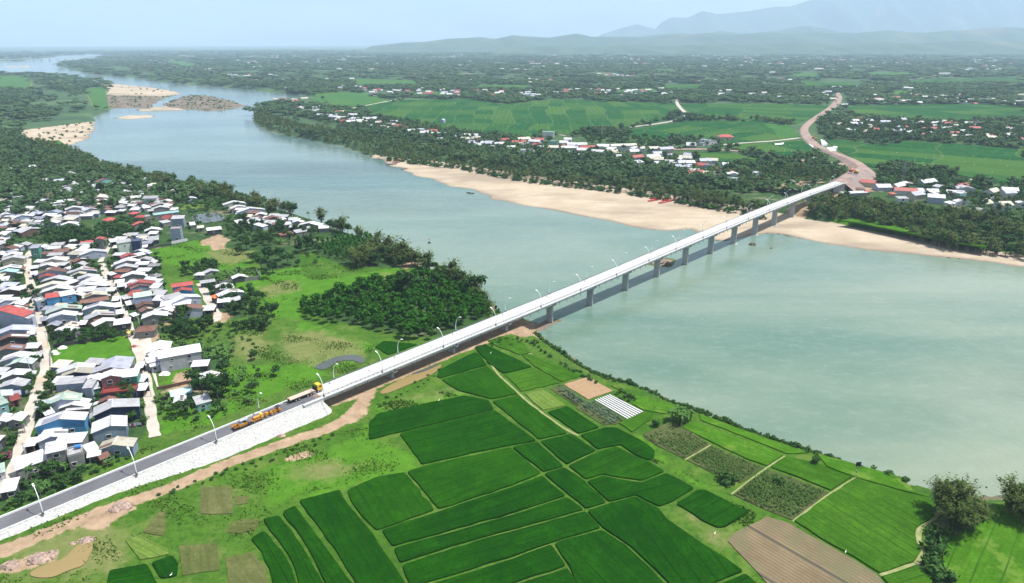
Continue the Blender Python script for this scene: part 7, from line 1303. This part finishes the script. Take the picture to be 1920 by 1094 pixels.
# sheets on the far earthworks
for x0, y0, x1, y1, x2, y2, x3, y3, lb in ((1516,271,1522,270,1529,276,1523,277,'white sheet over the cutting in the earthworks'), (1521,298,1531,293,1536,292,1536,300,'white sheet beside the haul road junction'), (1536,291,1541,293,1541,300,1537,300,'narrow white sheet next to the one at the junction'), (1538,265,1546,268,1551,274,1541,275,'grey slab strip at the upper end of the earthworks'), (1549,281,1560,280,1568,286,1556,287,'pale slab on the right edge of the earthworks'), (1562,278,1570,279,1567,281,1561,280,'thin white sheet at the field edge right of the earthworks'), (1452,271,1470,269,1468,272,1454,273,'white sheet lying in the rice block left of the earthworks')):
    A = [at(*p) for p in ((x0,y0),(x1,y1),(x2,y2),(x3,y3))]; b = MB(); z = LZ + 2.6 if x0 > 1535 else LZ + .9; b.prism([(a[0], a[1]) for a in A], LZ, z); tag(b.build('cover_sheet', 'tarp_white'), lb, 'sheet')
for x, y in ((1524,262),(1529,265),(1567,193),(1570,199)):
    q = at(x, y); t = empty('dump_truck', (q[0], q[1], LZ + 1.6), 1.2, f"{ {1524:'left lorry of a pair where the lane crosses the earthworks', 1529:'right lorry of a pair where the lane crosses the earthworks', 1567:'farther lorry on the distant end of the earthworks', 1570:'nearer lorry on the distant end of the earthworks'}[x] }", 'lorry')
    box_part('skip', 'orange_paint', t, ((-1.2, 0, 1.9), (4.6, 2.4, 1.6))); box_part('cab', 'red_paint', t, ((2.3, 0, 1.9), (1.7, 2.3, 2.2))); box_part('wheels', 'black_rubber', t, ((0, 0, .6), (6.2, 2.2, .8)))
# distant bridge
q0, q1 = atz(-60, 117.5, 0), atz(158, 113.2, 0); d = q1 - q0; L_ = float(np.hypot(d[0], d[1])); t = empty('distant_bridge', (q0[0], q0[1], 0), math.atan2(d[1], d[0]), 'low grey bridge far upstream at the upper left', 'bridge')
box_part('deck', 'concrete', t, ((L_ / 2, 0, 15), (L_, 14, 2.6)))
for k in range(14): b = MB(); b.box((L_ * (k + .5) / 14, 0, 6), (5, 10, 17)); b.build('pier', 'pier_concrete', t)
for k in (-1, 1): box_part('parapet', 'concrete', t, ((L_ / 2, k * 6.9, 16.8), (L_, .5, 1.2)))
# egrets in the paddies
b = MB(); b.tube([(-.35, 0, .42), (-.1, 0, .5), (.18, 0, .52), (.3, 0, .72), (.34, 0, .9), (.5, 0, .9)], [.03, .16, .13, .05, .05, .02], 7); eg = b.mesh('body', 'white_paint'); b = MB(); b.tube([(0, -.05, 0), (0, -.05, .45)], .02, 4); b.tube([(.05, .05, 0), (.05, .05, .45)], .02, 4); el = b.mesh('legs', 'black_rubber')
ER = np.random.default_rng(17)
for pts, n, wh, far in (([(700,205),(900,192),(1250,200),(1230,228),(1000,250),(800,232)], 70, 'in the broad rice plain behind the far village', 1), ([(1180,248),(1420,235),(1440,255),(1300,260)], 24, 'in the rice between the lane and the red roofed hall', 1), ([(1600,285),(1900,290),(1900,335),(1660,312)], 26, 'in the wide rice plain right of the earthworks', 1), ([(1390,275),(1500,270),(1515,290),(1420,285)], 14, 'in the rice block left of the earthworks', 1)):
    for p in scatter(poly(pts), 5, n, 90 + n, 0, False): o = link('egret', eg); o.location = (p[0], p[1], LZ + .45); o.rotation_euler = (0, 0, ER.uniform(0, 6)); s = ER.uniform(1.1, 1.5); o.scale = (s, s, s); tag(o, f'white egret {wh}', 'bird', f'egrets {wh}')
for x, y, lb in ((920, 664, 'white egret in the dark paddy just below the bridge'), (823, 753, 'white egret at the edge of the wide dark paddy'), (321, 1081, 'white egret on the bund of the small dark plot at the bottom left'), (1340, 1003, 'white egret on the bare grass by the separate ringed paddy'), (1585, 1038, 'white egret on the edge of the ploughed field')):
    q = at(x, y, .4); o = empty('egret', q, 1, lb, 'bird'); link('body', eg, o); link('legs', el, o)
# grass tufts on the rough meadows
def tufts(pts, n, sz, seed):
    P = poly(pts); rs = np.random.default_rng(seed); lo, hi = P.min(0), P.max(0); x = rs.uniform(lo[0], hi[0], n * 3); y = rs.uniform(lo[1], hi[1], n * 3); cl = np.sin(x * .23 + 1.7 * np.sin(y * .19)) + np.sin(y * .31 + x * .12) + rs.normal(0, .6, n * 3); k = inside(P, x, y) & (cl > .75); x, y = x[k][:n], y[k][:n]
    s = sz * rs.uniform(.5, 1.4, len(x)); an = rs.uniform(0, 6.28, len(x)); z = base_z(x, y) + .05; c, q = np.cos(an), np.sin(an); ln = rs.normal(0, .5, (2, len(x))) * s; h = s * rs.uniform(.4, .9, len(x))
    return np.stack([np.stack([x - c * s * .6, y - q * s * .6, z - .1], 1), np.stack([x + c * s * .6, y + q * s * .6, z - .1], 1), np.stack([x + c * s * .4 + ln[0], y + q * s * .4 + ln[1], z + h], 1), np.stack([x - c * s * .4 + ln[0], y - q * s * .4 + ln[1], z + h], 1)], 1).reshape(-1, 3)
TV = [tufts(p, n, s, i) for i, (p, n, s) in enumerate((([(260,950),(560,830),(690,800),(690,830),(760,830),(790,880),(560,930),(480,1000),(330,1060),(240,1000)], 7000, .38), ([(0,1080),(200,1000),(240,1060),(190,1094),(0,1094)], 900, .35), ([(400,700),(520,625),(700,650),(690,690),(600,720),(480,760),(300,815),(300,790)], 7000, .4), ([(480,640),(560,560),(560,530),(700,515),(650,480),(560,500),(430,545),(420,620)], 6000, .5), ([(285,470),(370,450),(480,480),(470,500),(340,510)], 3000, .45), ([(1215,860),(1260,870),(1420,965),(1400,1000),(1330,1000),(1290,960),(1310,915),(1240,880)], 2600, .4), ([(700,760),(830,735),(860,742),(720,780),(700,800)], 2200, .45), ([(20,1000),(220,905),(330,860),(420,840),(350,890),(240,935),(60,1015)], 1200, .4), ([(0,965),(140,915),(290,830),(440,770),(400,790),(250,860),(60,955)], 1500, .5)))]
TV = np.concatenate(TV); me = npmesh('grass', TV, np.arange(len(TV)), np.full(len(TV) // 4, 4), ['tuft_leaves']) if 'tuft_leaves' in MATS else None
leaf_mat('tuft_leaves', (.045, .115, .010), (.045, .115, .010), (.12, .20, .03), .9); me = npmesh('grass', TV, np.arange(len(TV)), np.full(len(TV) // 4, 4), ['tuft_leaves']); tag(link('grass', me), kind='stuff')
